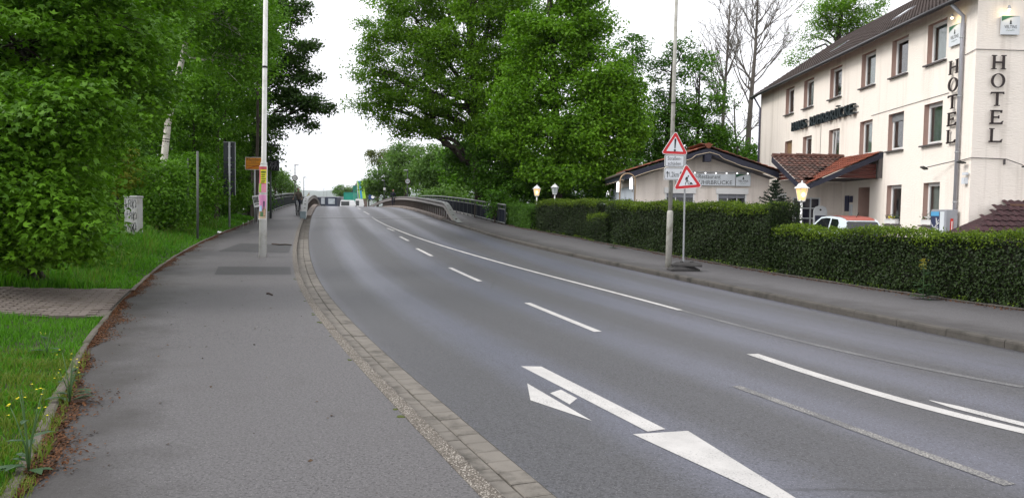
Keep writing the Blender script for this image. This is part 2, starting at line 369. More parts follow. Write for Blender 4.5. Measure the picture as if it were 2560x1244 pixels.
# brick path to the left
PN0, PN1, PF0, PF1 = V2(-6.12,11.36), V2(-15.0,9.1), V2(-7.5,14.95), V2(-15.0,10.6)
def path_z(x, y): return verge_h(max(0, EDGE(y)-.09-x), y)+.016
def in_path(x, y):
    if x < -15 or x > EDGE(y)-.1: return False
    yn = PN0.y + (PN1.y-PN0.y)*(x-PN0.x)/(PN1.x-PN0.x); yf = PF0.y + (PF1.y-PF0.y)*(x-PF0.x)/(PF1.x-PF0.x)
    return yn < y < yf
pm = MB(); nx, ny = 24, 8
for i in range(nx+1):
    for j in range(ny+1):
        a = i/nx; n_ = PN0.lerp(PN1, a); f_ = PF0.lerp(PF1, a); p = n_.lerp(f_, j/ny)
        if i == 0: p = V2(EDGE(p.y)-.09, p.y)
        pm.v.append((p.x, p.y, path_z(p.x, p.y)))
pm.f = [(i*(ny+1)+j, i*(ny+1)+j+1, (i+1)*(ny+1)+j+1, (i+1)*(ny+1)+j) for i in range(nx) for j in range(ny)]
path = struct('brick_path', pm, dull('path_joint', (.115,.097,.083), .95, var=.3, scale=9))
bk = stone_mesh('brick', .236, .116, .022, M['brick'], .006)
pd = (PF1-PF0+PN1-PN0).normalized(); pnx = V2(-pd.y, pd.x); bricks = []
for i in range(-40, 60):
    for j in range(-60, 90):
        p = PN0 + pd*(i*.246+(.123 if j % 2 else 0)) + pnx*(j*.124)
        if in_path(p.x, p.y) and in_path(p.x+pd.x*.11, p.y+pd.y*.11) and in_path(p.x-pd.x*.11, p.y-pd.y*.11) and in_path(p.x, p.y+.05): bricks.append(p)
bricks.sort(key=lambda p: -p.x); rest = MB(); brz = math.atan2(pd.y, pd.x)-math.pi/2
for k, p in enumerate(bricks):
    if k < 300: piece('brick', bk, path, (p.x, p.y, path_z(p.x, p.y)+random.uniform(-.002,.003)), brz)
    elif p.x > -12: rest.box((p.x, p.y, path_z(p.x, p.y)), (.116,.236,.04), brz)
obj('brick_field', rest, M['brick'], path, kind='stuff')
# asphalt patches and cracks on the left pavement
def ground_quad(pts, dz=.004, mat=None, name='asphalt_patch', parent=None, n=10):
    a,b,c,d = [V2(*p) for p in pts]; m = MB()
    for i in range(n+1):
        for j in range(n+1):
            p = a.lerp(b, i/n).lerp(d.lerp(c, i/n), j/n); m.v.append((p.x, p.y, zp(p.y)+dz))
    m.f = [(i*(n+1)+j, (i+1)*(n+1)+j, (i+1)*(n+1)+j+1, i*(n+1)+j+1) for i in range(n) for j in range(n)]
    return obj(name, m, mat or M['patch'], parent)
def G(px, py, dz=0.0):
    d = ray(px, py); t = 1.0
    while t < 400:
        p = Vector((0,0,CAM_H))+d*t
        if p.z <= zp(p.y)+dz: break
        t += .02
    return (p.x, p.y)
ground_quad([G(536,686), G(728,686), G(726,667), G(546,666)], parent=pavement_l)
ground_quad([G(545,628), G(722,632), G(728,612), G(600,608)], .0035, parent=pavement_l)
ground_quad([G(583,583), G(622,583), G(628,576), G(592,576)], parent=pavement_l)
# road markings
def stripe(pts, w, mat, name, dz=-RD+.004, taper=None):
    m = MB(); P = []
    for (a, b) in zip(pts[:-1], pts[1:]):
        k = max(1, int((V2(*b)-V2(*a)).length/.5))
        P += [V2(*a).lerp(V2(*b), i/k) for i in range(k)]
    P.append(V2(*pts[-1]))
    for i, p in enumerate(P):
        t = (P[min(i+1,len(P)-1)]-P[max(i-1,0)]).normalized(); n = V2(t.y, -t.x)
        ww = w if taper is None else w*min(1, .15+i/(len(P)*taper))
        for s in (-1, 1): q = p+n*s*ww/2; m.v.append((q.x, q.y, zp(q.y)+dz))
    m.f = [(2*i, 2*i+1, 2*i+3, 2*i+2) for i in range(len(P)-1)]
    return obj(name, m, mat, road)
def smooth_line(pts, n=60, deg=3):
    p = np.array(pts); s = np.r_[0, np.cumsum(np.hypot(*np.diff(p, axis=0).T))]; c = [np.polyfit(s, p[:, i], deg) for i in (0, 1)]
    return [(float(np.polyval(c[0], t)), float(np.polyval(c[1], t))) for t in np.linspace(0, s[-1], n)]
sol = smooth_line([G(x, y, -RD) for x, y in [(930.4,542.6),(939.4,548.8),(950.6,555.6),(967.5,563.4),(995.6,575.3),(1035,591),(1080,606.2),(1106,614.2),(1139.7,624.2),(1238,653),(1380,691),(1500,722),(1600,748),(1700,775)]], 80, 6)
stripe(sol, .115, M['paint'], 'centre_line')
stripe(smooth_line([G(x, y, -RD) for x, y in [(1700,775),(1856,817),(2018,856),(2300,920),(2560,968)]], 20), .12, M['paint_faint'], 'worn_centre_line')
bold = smooth_line([G(x, y, -RD) for x, y in [(1881,885),(2059,945),(2200,984),(2400,1041),(2580,1082)]], 24)
stripe(bold, .17, M['paint'], 'lane_line', -RD+.005)
stripe(smooth_line([G(x, y, -RD) for x, y in [(2324,1001),(2440,1031),(2580,1067)]], 12), .13, M['paint'], 'lane_line', -RD+.005, .3)
DASH = [((894,520),(901,523)),((909,528),(923,536)),((968,570),(985,577)),((1000,591),(1021,602)),((1042,621),(1080,640)),((1125,669),(1200,703)),((1318,757),(1495,829))]
for a, b in DASH: stripe([G(*a, -RD), G(*b, -RD)], .13, M['paint'], 'lane_dash')
stripe([G(1840,965,-RD), G(2525,1213,-RD)], .11, M['paint_worn'], 'worn_lane_dash')
def flat(pxs, name, mat=M['paint']):
    m = MB(); m.poly([(*G(x, y, -RD), -RD+.0045) for x, y in pxs]); return obj(name, m, mat, road)
flat([(1255,890),(1619,1079),(1664,1073),(1303,890)], 'arrow_shaft')
flat([(1582,1086),(1990,1274),(2032,1274),(1720,1077)], 'arrow_head')
flat([(1318,958),(1326,1000),(1480,1052)], 'turn_arrow_head')
flat([(1375,983),(1424,1011),(1443,996),(1402,974)], 'turn_arrow_shaft')
# expansion joint of the bridge
def across(y0, y1, dz, w, name, mat):
    m = MB(); a = V2(ROADL(y0), y0); b = V2(ROADR(y1), y1); n = 8
    for i in range(n+1):
        p = a.lerp(b, i/n)
        for s in (0, w): m.v.append((p.x, p.y+s, zp(p.y+s)-RD+dz))
    m.f = [(2*i, 2*i+2, 2*i+3, 2*i+1) for i in range(n)]
    return obj(name, m, mat, road)
across(49.4, 50.0, .006, .30, 'expansion_joint', dull('joint_rubber', (.03,.03,.03), .8))
across(49.7, 50.3, .009, .22, 'joint_profile', dull('joint_steel', (.38,.37,.36), .45, .5))
M['bconc'] = dull('bridge_concrete', (.23,.19,.165), .85, var=.3, scale=1.5, bump=.3, bscale=30, dirt=((.10,.085,.075), .9))
# raised bridge kerbs that carry the guard rails, and the deck edge beams
def beam(name, fa, d0, d1, z0, z1, y0, y1, mat, parent=None):
    m = MB(); ys = list(np.arange(y0, y1+.01, 1.5))
    for y in ys:
        for d, z in ((d0, z0), (d0, z1), (d1, z1), (d1, z0)):
            p = offset(fa, y, d); m.v.append((p.x, p.y, zp(p.y)+z))
    n = 4
    m.f += [(j*n+i, j*n+(i+1)%n, (j+1)*n+(i+1)%n, (j+1)*n+i) for j in range(len(ys)-1) for i in range(n)]
    m.f += [(0,1,2,3)[::-1], tuple((len(ys)-1)*n+i for i in range(n))]
    return obj(name, m, mat, parent)
deck = beam('bridge_deck', ROADL, -5.2, 13.0, -.95, -.22, 48, 170, M['bconc']); deck['kind'] = 'structure'
beam('bridge_kerb', ROADL, -.62, -.02, -.10, .07, 48.6, 170, M['bconc'], deck)
beam('bridge_kerb', ROADR, -.04, .62, -.10, .07, 48.2, 170, M['bconc'], deck)
# ------------------------------------------------------------------ buildings
def stucco(name, col):
    t = NT(name); P = t.coord('world')
    st = t.noise(t.mapping(P, (6, 6, 34)), 1.0, 3, .6); big = t.noise(P, .35, 4, .6)
    c = t.mix(big, tuple(x*.93 for x in col), tuple(min(1, x*1.05) for x in col))
    c = t.mix(t.ramp(st, [(.28, .35), (.40, 0.0)]), c, tuple(x*.72 for x in col))
    drip = t.noise(t.mapping(P, (2.2, 2.2, .12)), 1.0, 4, .65)
    c = t.mix(t.ramp(drip, [(.52, 0.0), (.76, .42)]), c, (.45,.38,.31))
    return t.out(t.pbsdf(c, .9, 0, .2, t.bump(st, .7, .02)))
M['stucco'] = stucco('cream_stucco', (.90,.825,.745))
M['stucco2'] = stucco('beige_stucco', (.86,.78,.71))
M['reveal'] = dull('reveal_paint', (.42,.28,.235), .8, var=.1, scale=4)
M['pvc'] = dull('white_plastic', (.78,.78,.77), .35, var=.03)
M['sill'] = dull('slate_sill', (.085,.075,.075), .6, var=.2)
M['zinc'] = dull('zinc', (.36,.36,.39), .45, .3, var=.15, scale=2)
M['navy'] = dull('navy_board', (.022,.024,.042), .5, var=.2, scale=3)
M['black'] = dull('black_metal', (.018,.018,.018), .45, var=.2)
M['white'] = dull('white_paint', (.80,.80,.79), .4, var=.04)
M['grey'] = dull('galvanised', (.33,.34,.35), .5, .4, var=.15, scale=6)
M['redwood'] = dull('red_wood', (.075,.016,.011), .6, var=.3, scale=8)
def tile_mat(name, a, b, moss):
    t = NT(name); P = t.coord('world'); oi = t.new('ShaderNodeObjectInfo').outputs['Random']
    n = t.noise(P, 1.3, 5, .65); f = t.math('ADD', t.math('MULTIPLY', oi, .45), t.math('MULTIPLY', n, .6))
    c = t.ramp(f, [(.25, a), (.6, b), (.85, tuple(x*1.25 for x in b))])
    c = t.mix(t.ramp(t.noise(P, 9, 4, .7), [(.55, 0.0), (.75, .5)]), c, moss)
    return t.out(t.pbsdf(c, .75, 0, .3, t.bump(t.noise(P, 60, 2), .3, .01)))
M['tile'] = tile_mat('red_roof_tile', (.075,.035,.026), (.24,.075,.042), (.06,.06,.03))
M['tile_old'] = tile_mat('weathered_roof_tile', (.040,.030,.026), (.115,.055,.042), (.05,.055,.03))
M['tile_red'] = tile_mat('orange_roof_tile', (.11,.030,.018), (.19,.052,.028), (.07,.045,.03))
M['tile_dark'] = tile_mat('dark_roof_tile', (.022,.016,.014), (.048,.034,.030), (.04,.04,.03))
M['tile_brown'] = tile_mat('brown_metal_tile', (.030,.014,.016), (.048,.022,.025), (.03,.02,.02))
def glass_mat(name, tint=(.75,.8,.8), refl=.16):
    t = NT(name); tr = t.new('ShaderNodeBsdfTransparent'); t.put(tr.inputs[0], tint)
    gl = t.new('ShaderNodeBsdfGlossy'); gl.inputs['Roughness'].default_value = .03
    fr = t.new('ShaderNodeFresnel'); fr.inputs[0].default_value = 1.5
    f = t.math('ADD', fr.outputs[0], refl, True)
    m = t.new('ShaderNodeMixShader'); t.t.links.new(f, m.inputs[0]); t.t.links.new(tr.outputs[0], m.inputs[1]); t.t.links.new(gl.outputs[0], m.inputs[2])
    return t.out(m.outputs[0])
M['glass'] = glass_mat('window_glass')
M['curtain'] = dull('grey_curtain', (.40,.46,.42), .9, var=.25, scale=5)
M['curtain2'] = dull('brown_curtain', (.10,.07,.06), .9, var=.25, scale=5)
M['wood'] = dull('shutter_wood', (.30,.19,.10), .6, var=.2)
HX, HY0, HY1, EAVE = 16.15, 26.95, 50.2, 9.74
hotel = thing('hotel_building', 'long cream three storey hotel with dark tiled roof behind the hedges', 'hotel', (HX, HY0, .2))
# openings on the front: (far Y, near Y, sill, head, kind)
WIN = [(45.6,44.28,7.66,9.2,'d'),(42.79,41.4,7.66,9.2,'c'),(39.3,37.9,7.66,9.2,'d'),(35.78,34.4,7.66,9.22,'c'),(32.95,31.6,7.66,9.22,'d'),(30.14,28.82,7.66,9.22,'c'),
       (45.5,44.35,4.54,6.1,'s'),(42.7,41.45,4.54,6.1,'d'),(39.2,37.92,4.54,6.1,'t'),(35.72,34.48,4.54,6.12,'c'),(33.02,31.73,4.54,6.12,'r'),(30.18,28.89,4.54,6.14,'c'),
       (32.92,31.69,1.43,3.08,'b'),(30.0,28.85,1.43,3.08,'k'),(35.62,34.5,.22,3.07,'door')]
def holed_wall(a0, a1, z0, z1, holes, P):
    A = sorted({a0, a1, *[h[0] for h in holes], *[h[1] for h in holes]}); Z = sorted({z0, z1, *[h[2] for h in holes], *[h[3] for h in holes]})
    m = MB(); idx = {}
    for i, a in enumerate(A):
        for j, z in enumerate(Z): idx[i, j] = len(m.v); m.v.append(P(a, z))
    for i in range(len(A)-1):
        for j in range(len(Z)-1):
            ca, cz = (A[i]+A[i+1])/2, (Z[j]+Z[j+1])/2
            if not any(h[0] < ca < h[1] and h[2] < cz < h[3] for h in holes): m.f.append((idx[i,j], idx[i+1,j], idx[i+1,j+1], idx[i,j+1]))
    return m
holes = [(w[1], w[0], w[2], w[3]) for w in WIN]
wl_ = holed_wall(HY0, HY1, -.2, EAVE, holes, lambda a, z: (HX, a, z))
RX, RZ = 21.75, EAVE+5.6*math.tan(R(34))
wl_.poly([(HX,HY0,-.2),(HX,HY0,EAVE),(RX,HY0,RZ-.12),(27.35,HY0,EAVE),(27.35,HY0,-.2)])
wl_.poly([(HX,HY1,-.2),(27.35,HY1,-.2),(27.35,HY1,EAVE),(RX,HY1,RZ-.12),(HX,HY1,EAVE)])
wl_.quad((27.35,HY0,-.2),(27.35,HY0,EAVE),(27.35,HY1,EAVE),(27.35,HY1,-.2))
obj('wall', wl_, M['stucco'], hotel)
im = MB(); im.quad((HX+2.5,HY0+.05,0),(HX+2.5,HY1-.05,0),(HX+2.5,HY1-.05,9.3),(HX+2.5,HY0+.05,9.3))
for z in (3.4, 6.5): im.quad((HX+.02,HY0+.05,z),(HX+2.5,HY0+.05,z),(HX+2.5,HY1-.05,z),(HX+.02,HY1-.05,z))
obj('inner_wall', im, dull('room_paint', (.22,.20,.18), .9), hotel)
def window(w, parent, X=HX):
    yf, yn, z0, z1, kind = w; d = .20
    m = MB(); fw = .075; x = X+d
    for (a, b, c, e) in ((yn, yn+fw, z0, z1), (yf-fw, yf, z0, z1), (yn+fw, yf-fw, z0, z0+fw), (yn+fw, yf-fw, z1-fw, z1)):
        m.box((x+.03, (a+b)/2, (c+e)/2), (.07, b-a, e-c))
    a, b, c, e = yn+fw, yf-fw, z0+fw, z1-fw; sw = .06
    for (p, q, r, s) in ((a, a+sw, c, e), (b-sw, b, c, e), (a+sw, b-sw, c, c+sw), (a+sw, b-sw, e-sw, e)):
        m.box((x+.012, (p+q)/2, (r+s)/2), (.06, q-p, s-r))
    win = obj('window', m, M['pvc'], parent)
    g = MB(); g.quad((x+.02, a+sw, c+sw), (x+.02, a+sw, e-sw), (x+.02, b-sw, e-sw), (x+.02, b-sw, c+sw))
    rv = MB(); y0, y1 = yn, yf
    rv.quad((X, y0, z0), (X+d, y0, z0), (X+d, y0, z1), (X, y0, z1)); rv.quad((X, y1, z0), (X, y1, z1), (X+d, y1, z1), (X+d, y1, z0))
    rv.quad((X, y0, z1), (X+d, y0, z1), (X+d, y1, z1), (X, y1, z1)); rv.quad((X, y0, z0), (X, y1, z0), (X+d, y1, z0), (X+d, y0, z0))
    obj('reveal', rv, M['reveal'], win)
    if kind == 's':
        s = MB(); n = 18
        for k in range(n): s.box((x-.03, (yn+yf)/2, z0+(k+.5)*(z1-z0)/n), (.03, yf-yn-.02, (z1-z0)/n*.86))
        obj('roller_shutter', s, M['wood'], win); return win
    obj('pane', g, M['glass'], win)
    if kind == 'r':
        s = MB()
        for k in range(6): s.box((x-.03, (yn+yf)/2, z1-.03-k*.055), (.03, yf-yn-.02, .046))
        obj('roller_shutter', s, M['grey'], win)
    if kind == 't':     # tilted sash
        s = MB(); s.box((x-.10, (a+b)/2, (c+e)/2), (.05, .05, e-c), M=Matrix.Rotation(.09, 3, 'X')); obj('tilted_sash', s, M['pvc'], win)
    cm = M['curtain'] if kind in 'ckt' else M['curtain2']
    cu = MB(); n = 26; span = (a, b) if kind in 'ck' else (a, a+(b-a)*.45)
    for k in range(n+1):
        yy = span[0]+(span[1]-span[0])*k/n; xx = x+.16+.03*math.sin(k*1.7)+.015*math.sin(k*.6)
        cu.v += [(xx, yy, c), (xx, yy, e)]
    cu.f = [(2*k, 2*k+2, 2*k+3, 2*k+1) for k in range(n)]
    obj('curtain', cu, cm, win, smooth=True)
    sl = MB(); sl.box((X-.03, (yn+yf)/2, z0-.025), (.20, yf-yn+.16, .055)); obj('sill', sl, M['sill'], win)
    return win
for w in WIN[:-1]: window(w, hotel)
# recessed entrance door
yf, yn, z0, z1, _ = WIN[-1]
dm = MB(); dm.box((HX+.62, (yn+yf)/2, (z0+z1)/2), (.06, yf-yn, z1-z0)); door = obj('door', dm, M['pvc'], hotel)
g = MB(); g.box((HX+.58, (yn+yf)/2, (z0+z1)/2+.2), (.02, yf-yn-.35, z1-z0-.8)); obj('pane', g, dull('dark_glass', (.02,.02,.02), .1, spec=.6), door)
rv = MB()
for y in (yn, yf): rv.quad((HX,y,z0),(HX+.62,y,z0),(HX+.62,y,z1),(HX,y,z1))
rv.quad((HX,yn,z1),(HX+.62,yn,z1),(HX+.62,yf,z1),(HX,yf,z1)); obj('reveal', rv, M['reveal'], door)
# roof: tiles
def tile_mesh(mat, w=.25, l=.42, h=.045, name='roof_tile'):
    m = MB(); n = 6
    for vv, zz in ((0.0, .030), (0.0, .055), (l, .012)):
        for i in range(n):
            s = i/(n-1); m.v.append(((s-.5)*w*1.06, vv, zz + h*math.sin(s*2*math.pi-.6)*.5))
    m.f = [(i, i+1, n+i+1, n+i) for i in range(n-1)] + [(n+i, n+i+1, 2*n+i+1, 2*n+i) for i in range(n-1)]
    return mesh(name, m, mat)
def tile_plane(parent, org, u, v, nu, nv, du, dv, me, keep, limit=300, stuff_mat=None, first=None):
    org, u, v = Vector(org), Vector(u).normalized(), Vector(v).normalized(); n = u.cross(v)
    base = Matrix((u, v, n)).transposed(); rest = MB(); cnt = 0
    order = [(i, j) for j in range(nv) for i in range(nu)]
    if first: order.sort(key=first)
    vs = [Vector(p.co) for p in me.vertices]; fs = [tuple(p.vertices) for p in me.polygons]
    for i, j in order:
        p = org+u*((i+.5)*du)+v*(j*dv)
        if not keep(p): continue
        jit = Matrix.Rotation(random.uniform(-.02,.02), 3, 'Z') @ Matrix.Rotation(random.uniform(-.025,.025), 3, 'X')
        if cnt < limit: piece('roof_tile', me, parent, p, M=base @ jit); cnt += 1
        else: rest.add([p + base @ (jit @ q) for q in vs], fs)
    if rest.v: obj('roof_tile_field', rest, stuff_mat or me.materials[0], parent, kind='stuff')
sl34 = Vector((math.cos(R(34)), 0, math.sin(R(34))))
rf = MB(); e0 = Vector((HX-.55, 0, EAVE-.30))
A_ = lambda y, s, dz=0: (e0.x+sl34.x*s, y, e0.z+sl34.z*s+dz)
SL = (RX-e0.x)/sl34.x
rf.quad(A_(HY0-.35,0), A_(HY1+.3,0), A_(HY1+.3,SL), A_(HY0-.35,SL))
rf.quad((RX,HY0-.35,A_(0,SL)[2]),(RX,HY1+.3,A_(0,SL)[2]),(2*RX-e0.x,HY1+.3,e0.z),(2*RX-e0.x,HY0-.35,e0.z))
roof = obj('roof', rf, M['tile_dark'], hotel)
tile_plane(roof, (e0.x, HY1+.3, e0.z+.02), (0,-1,0), sl34, int((HY1-HY0+.65)/.26), int(SL/.34), .26, .34, tile_mesh(M['tile_dark'], .26), lambda p: True, 300, first=lambda ij: (ij[1], -ij[0]))
so = MB(); so.quad((HX,HY0-.3,EAVE-.02),(HX,HY1+.28,EAVE-.02),(HX-.5,HY1+.28,EAVE-.27),(HX-.5,HY0-.3,EAVE-.27))
obj('soffit', so, dull('brown_soffit', (.17,.09,.075), .7), roof)
gt = MB(); gt.tube([(HX-.60, y, EAVE-.32) for y in (HY1+.25, 40, 30, HY0-.3)], .085, 10); obj('rain_gutter', gt, dull('dark_gutter', (.035,.033,.036), .4, .2), roof, smooth=True)
vg = MB(); vg.tube([A_(HY1+.33, 0, -.1), A_(HY1+.33, SL, -.1)], .07, 4); obj('verge_board', vg, M['navy'], roof)
for (y, s, l) in ((42.6, 2.4, .9), (36.0, 2.6, .9)):
    k = MB(); c = Vector(A_(y, s+l/2, .07)); k.box(c, (l, .8, .07), M=Matrix.Rotation(-R(34), 3, 'Y'))
    o = obj('roof_window', k, M['zinc'], roof); k2 = MB(); k2.box(c+Vector((-.56,0,.83))*.045, (l-.16,.64,.02), M=Matrix.Rotation(-R(34), 3, 'Y')); obj('pane', k2, dull('sky_glass', (.12,.13,.14), .05, spec=.9), o)
# downpipes
dp = MB(); dp.tube([(HX-.55,27.65,9.38),(HX-.10,27.65,8.95),(HX-.10,27.65,8.4),(HX-.10,27.65,.2)], .068, 10); pipe = obj('downpipe', dp, M['zinc'], hotel, smooth=True)
for z in (8.2, 6.1, 4.1, 2.3): c = MB(); c.lathe((HX-.10,27.65,z), [(.078,-.03),(.084,0),(.078,.03)], 12); obj('pipe_clamp', c, M['grey'], pipe)
dp = MB(); dp.tube([(HX-.5,HY1-.15,9.38),(HX-.08,HY1-.12,8.7),(HX-.08,HY1-.12,.2)], .06, 8); obj('downpipe', dp, dull('dark_pipe', (.10,.10,.15), .5), hotel, smooth=True)
# serif lettering HOTEL
def serif(ch, w, h):
    st, th, se = .17*w/.62, .055, .05; P = []
    def rect(x0, x1, y0, y1): P.append([(x0,y0),(x1,y0),(x1,y1),(x0,y1)])
    def foot(xc, y, up, ww): P.append([(xc-ww/2,y),(xc+ww/2,y),(xc+ww/2,y+(se*.6 if up else -se*.6)),(xc-ww/2,y+(se*.6 if up else -se*.6))][::1 if up else -1])
    s = .15*h
    if ch == 'H':
        for xc in (.17*w, .83*w):
            rect(xc-s/2, xc+s/2, .03, h-.03); foot(xc, 0, True, s*2.3); foot(xc, h, False, s*2.3)
        rect(.17*w+s/2, .83*w-s/2, h*.5-th/2, h*.5+th/2)
    if ch == 'T':
        rect(w/2-s/2, w/2+s/2, .03, h-.03); foot(w/2, 0, True, s*2.5); rect(.05*w, .95*w, h-th, h)
        P.append([(.02*w,h-.16*h),(.08*w,h-.16*h),(.12*w,h-th+.002),(.05*w,h-th+.002)]); P.append([(.92*w,h-.16*h),(.98*w,h-.16*h),(.95*w,h-th+.002),(.88*w,h-th+.002)])
    if ch in 'EL':
        xc = .22*w; rect(xc-s/2, xc+s/2, .03, h-.03); foot(xc, h, False, s*2.3); rect(xc-s*1.15, .93*w, 0, th)
        P.append([(.80*w,th-.002),(.93*w,th-.002),(.99*w,.24*h),(.95*w,.24*h)])
        if ch == 'E':
            rect(xc, .88*w, h-th, h); P.append([(.82*w,h-.2*h),(.87*w,h-.2*h),(.88*w,h-th+.002),(.76*w,h-th+.002)])
            rect(xc, .66*w, h*.5-th*.45, h*.5+th*.45); rect(.64*w, .69*w, h*.40, h*.62)
    return P
def letter(ch, w, h, o, u, v, n, d, mat, parent, name='letter'):
    m = MB()
    if ch == 'O':
        N = 28; o_, u_, v_, n_ = map(Vector, (o, u, v, n))
        for dd in (0, d):
            for k in range(N):
                a = 2*math.pi*k/N
                m.v.append(o_+u_*(w/2+w*.48*math.cos(a))+v_*(h/2+h*.51*math.sin(a))-n_*dd)
                m.v.append(o_+u_*(w/2+w*.33*math.cos(a))+v_*(h/2+h*.45*math.sin(a))-n_*dd)
        for k in range(N):
            a, b = 2*k, 2*((k+1)%N); c = 2*N
            m.f += [(a,b,b+1,a+1),(a+c,a+1+c,b+1+c,b+c),(a,a+c,b+c,b),(a+1,b+1,b+1+c,a+1+c)]
    else:
        for p in serif(ch, w, h): m.prism(p, o, u, v, n, d)
    return obj(name, m, mat, parent)
M['letter'] = dull('letter_brown', (.028,.018,.018), .45, var=.2)
for i, ch in enumerate('HOTEL'):
    zc = 6.98-i*.63
    letter(ch, .62, .50, (HX-.12, 28.42, zc), (0,-1,0), (0,0,1), (-1,0,0), .05, M['letter'], hotel)
    letter(ch, .50, .49, (16.66+i*.035*0, HY0-.12, zc-.05-i*.004), (1,0,0), (0,0,1), (0,-1,0), .05, M['letter'], hotel)
hb = MB()
word = 'HAUS RUHRBRÜCKE'; Wd = 8.05; cw = Wd/len(word)
M['sign_green'] = dull('dark_green_letter', (.012,.022,.026), .5)
for i, ch in enumerate(word):
    if ch == ' ': continue
    y = 44.0-i*cw
    m = text_mb(ch, cw*.80, .50 if ch != 'Ü' else .64, (HX-.22, y, 6.55), (0,-1,0), (0,0,1), (-1,0,0), .16)
    obj('letter', m, M['sign_green'], hotel)
ra = MB(); ra.box((HX-.03, 40.0, 6.62), (.05, 8.2, .03)); ra.box((HX-.03, 40.0, 6.9), (.05, 8.2, .03)); obj('letter_rail', ra, M['grey'], hotel)
# beer signs
M['panel'] = dull('white_panel', (.66,.70,.74), .35, var=.05)
M['beergreen'] = dull('green_panel', (.02,.11,.06), .4)
M['ink'] = dull('dark_ink', (.025,.03,.03), .5)
M['silver'] = dull('silver_band', (.45,.47,.45), .4)
def beer_sign(parent, o, u, n, s, name='beer_sign', w=None):
    o, u, n = Vector(o), Vector(u), Vector(n); v = Vector((0,0,1)); w = w or s
    m = MB(); m.prism([(0,0),(w,0),(w,s),(0,s)], o, u, v, n, .06); b = obj(name, m, M['panel'], parent)
    N = 10; arc = [(w*(.95-.95*math.cos(k/N*math.pi/2)) if 0 else w*k/N*.95, s*(.72+.28*math.sin(k/N*math.pi/2)**1.0)) for k in range(N+1)]
    m = MB(); m.poly([o+n*.003+u*x+v*y for x, y in [(0, s), (0, s*.72)]+arc[1:]+[(w*.95, s)]]); obj('corner_field', m, M['beergreen'], b)
    m = MB()
    for k in range(N):
        (x0,y0),(x1,y1) = arc[k], arc[k+1]; m.quad(o+n*.004+u*x0+v*(y0-.035*s), o+n*.004+u*x1+v*(y1-.035*s), o+n*.004+u*x1+v*y1, o+n*.004+u*x0+v*y0)
    obj('silver_arc', m, M['silver'], b)
    m = text_mb('VELTINS', w*.68, s*.17, o+n*.005+u*(w*.16)+v*(s*.33), u, v, n); obj('lettering', m, M['ink'], b)
    m = MB()
    for (cx, cy, rx, ry) in ((.5,.60,.065,.05),(.5,.69,.05,.05),(.5,.76,.025,.03)):
        m.poly([o+n*.005+u*(w*(cx+rx*math.cos(a*math.pi/6)))+v*(s*(cy+ry*math.sin(a*math.pi/6))) for a in range(12)])
    obj('crest', m, M['ink'], b)
    m = MB(); pts = [(.26,.19),(.34,.24),(.38,.18),(.46,.23),(.52,.19),(.60,.23),(.72,.22)]
    for (x0,y0),(x1,y1) in zip(pts[:-1], pts[1:]): m.quad(o+n*.005+u*w*x0+v*s*y0, o+n*.005+u*w*x1+v*s*y1, o+n*.005+u*w*x1+v*s*(y1+.02), o+n*.005+u*w*x0+v*s*(y0+.02))
    obj('script_line', m, M['beergreen'], b)
    return b
beer_sign(hotel, (HX-.10, 28.5, 8.02), (0,-1,0), (-1,0,0), .74)
p0 = at(2498, 88, HY0); beer_sign(hotel, (p0.x, HY0-.10, p0.z), (1,0,0), (0,-1,0), .64)
# lamps over the beer signs (lit), floodlights, cables
M['warm_bulb'] = NT('warm_lamp'); M['warm_bulb'] = M['warm_bulb'].out(M['warm_bulb'].pbsdf((1,.8,.5), .5, emit=(1.0,.72,.34), es=8))
def spot_lamp(p, parent):
    m = MB(); m.tube([Vector(p)+Vector((0,0,.12)), p], [.03,.07], 10); o = obj('sign_lamp', m, M['grey'], parent)
    m = MB(); m.lathe((p[0], p[1], p[2]-.03), [(.02,-.03),(.055,0),(.03,.03)], 10); obj('bulb', m, M['warm_bulb'], o)
    l = bpy.data.lights.new('sign_lamp_light', 'POINT'); l.energy = 2.5; l.color = (1,.78,.42); l.shadow_soft_size = .05
    lo = bpy.data.objects.new('sign_lamp_light', l); COL.objects.link(lo); lo.parent = o; lo.location = Vector((p[0], p[1], p[2]-.10))-world_off(o)
spot_lamp((HX-.24, 28.1, 9.02), hotel); spot_lamp((17.1, HY0-.22, 8.98), hotel)
def flood(p, parent, rx):
    m = MB(); m.box(p, (.20,.26,.05), M=Matrix.Rotation(rx, 3, 'Y')); return obj('floodlight', m, M['black'], parent)
q0, q1, q2 = atx(2310,420,HX-.5), atx(2388,402,HX-.06), Vector((HX-.06, 27.7, 3.75))
m = MB(); m.tube([q0, q1, q2], .018, 6); m.box(q1+Vector((.02,0,-.1)), (.04,.06,.2)); m.tube([(HX-.05,27.6,3.78),(HX-.05,HY0-.05,3.85),(17.0,HY0-.05,3.83),(17.35,HY0-.05,3.82),(17.75,HY0-.35,3.6)], .016, 6); m.box((17.3,HY0-.04,3.73), (.06,.04,.2))
obj('lamp_arm', m, M['sill'], hotel); flood(q0, hotel, .5); flood((17.85,HY0-.4,3.58), hotel, -.4); flood((HX-.2,27.2,3.7), hotel, .2)
m = MB(); m.tube([(HX-.03,27.55,7.55),(HX-.03,HY0-.03,7.63),(18.6,HY0-.03,7.6)], .013, 5); m.tube([(HX-.02,34.6,6.28),(HX-.02,28.5,6.36)], .010, 5); m.tube([(HX-.02,40.2,4.9),(HX-.02,40.2,6.5)], .010, 5)
obj('cable', m, M['sill'], hotel)
m = MB(); m.box((HX-.08,27.15,3.05), (.14,.16,.22)); m.box((HX-.10,27.1,3.3),(.1,.22,.09)); obj('camera_box', m, M['panel'], hotel)
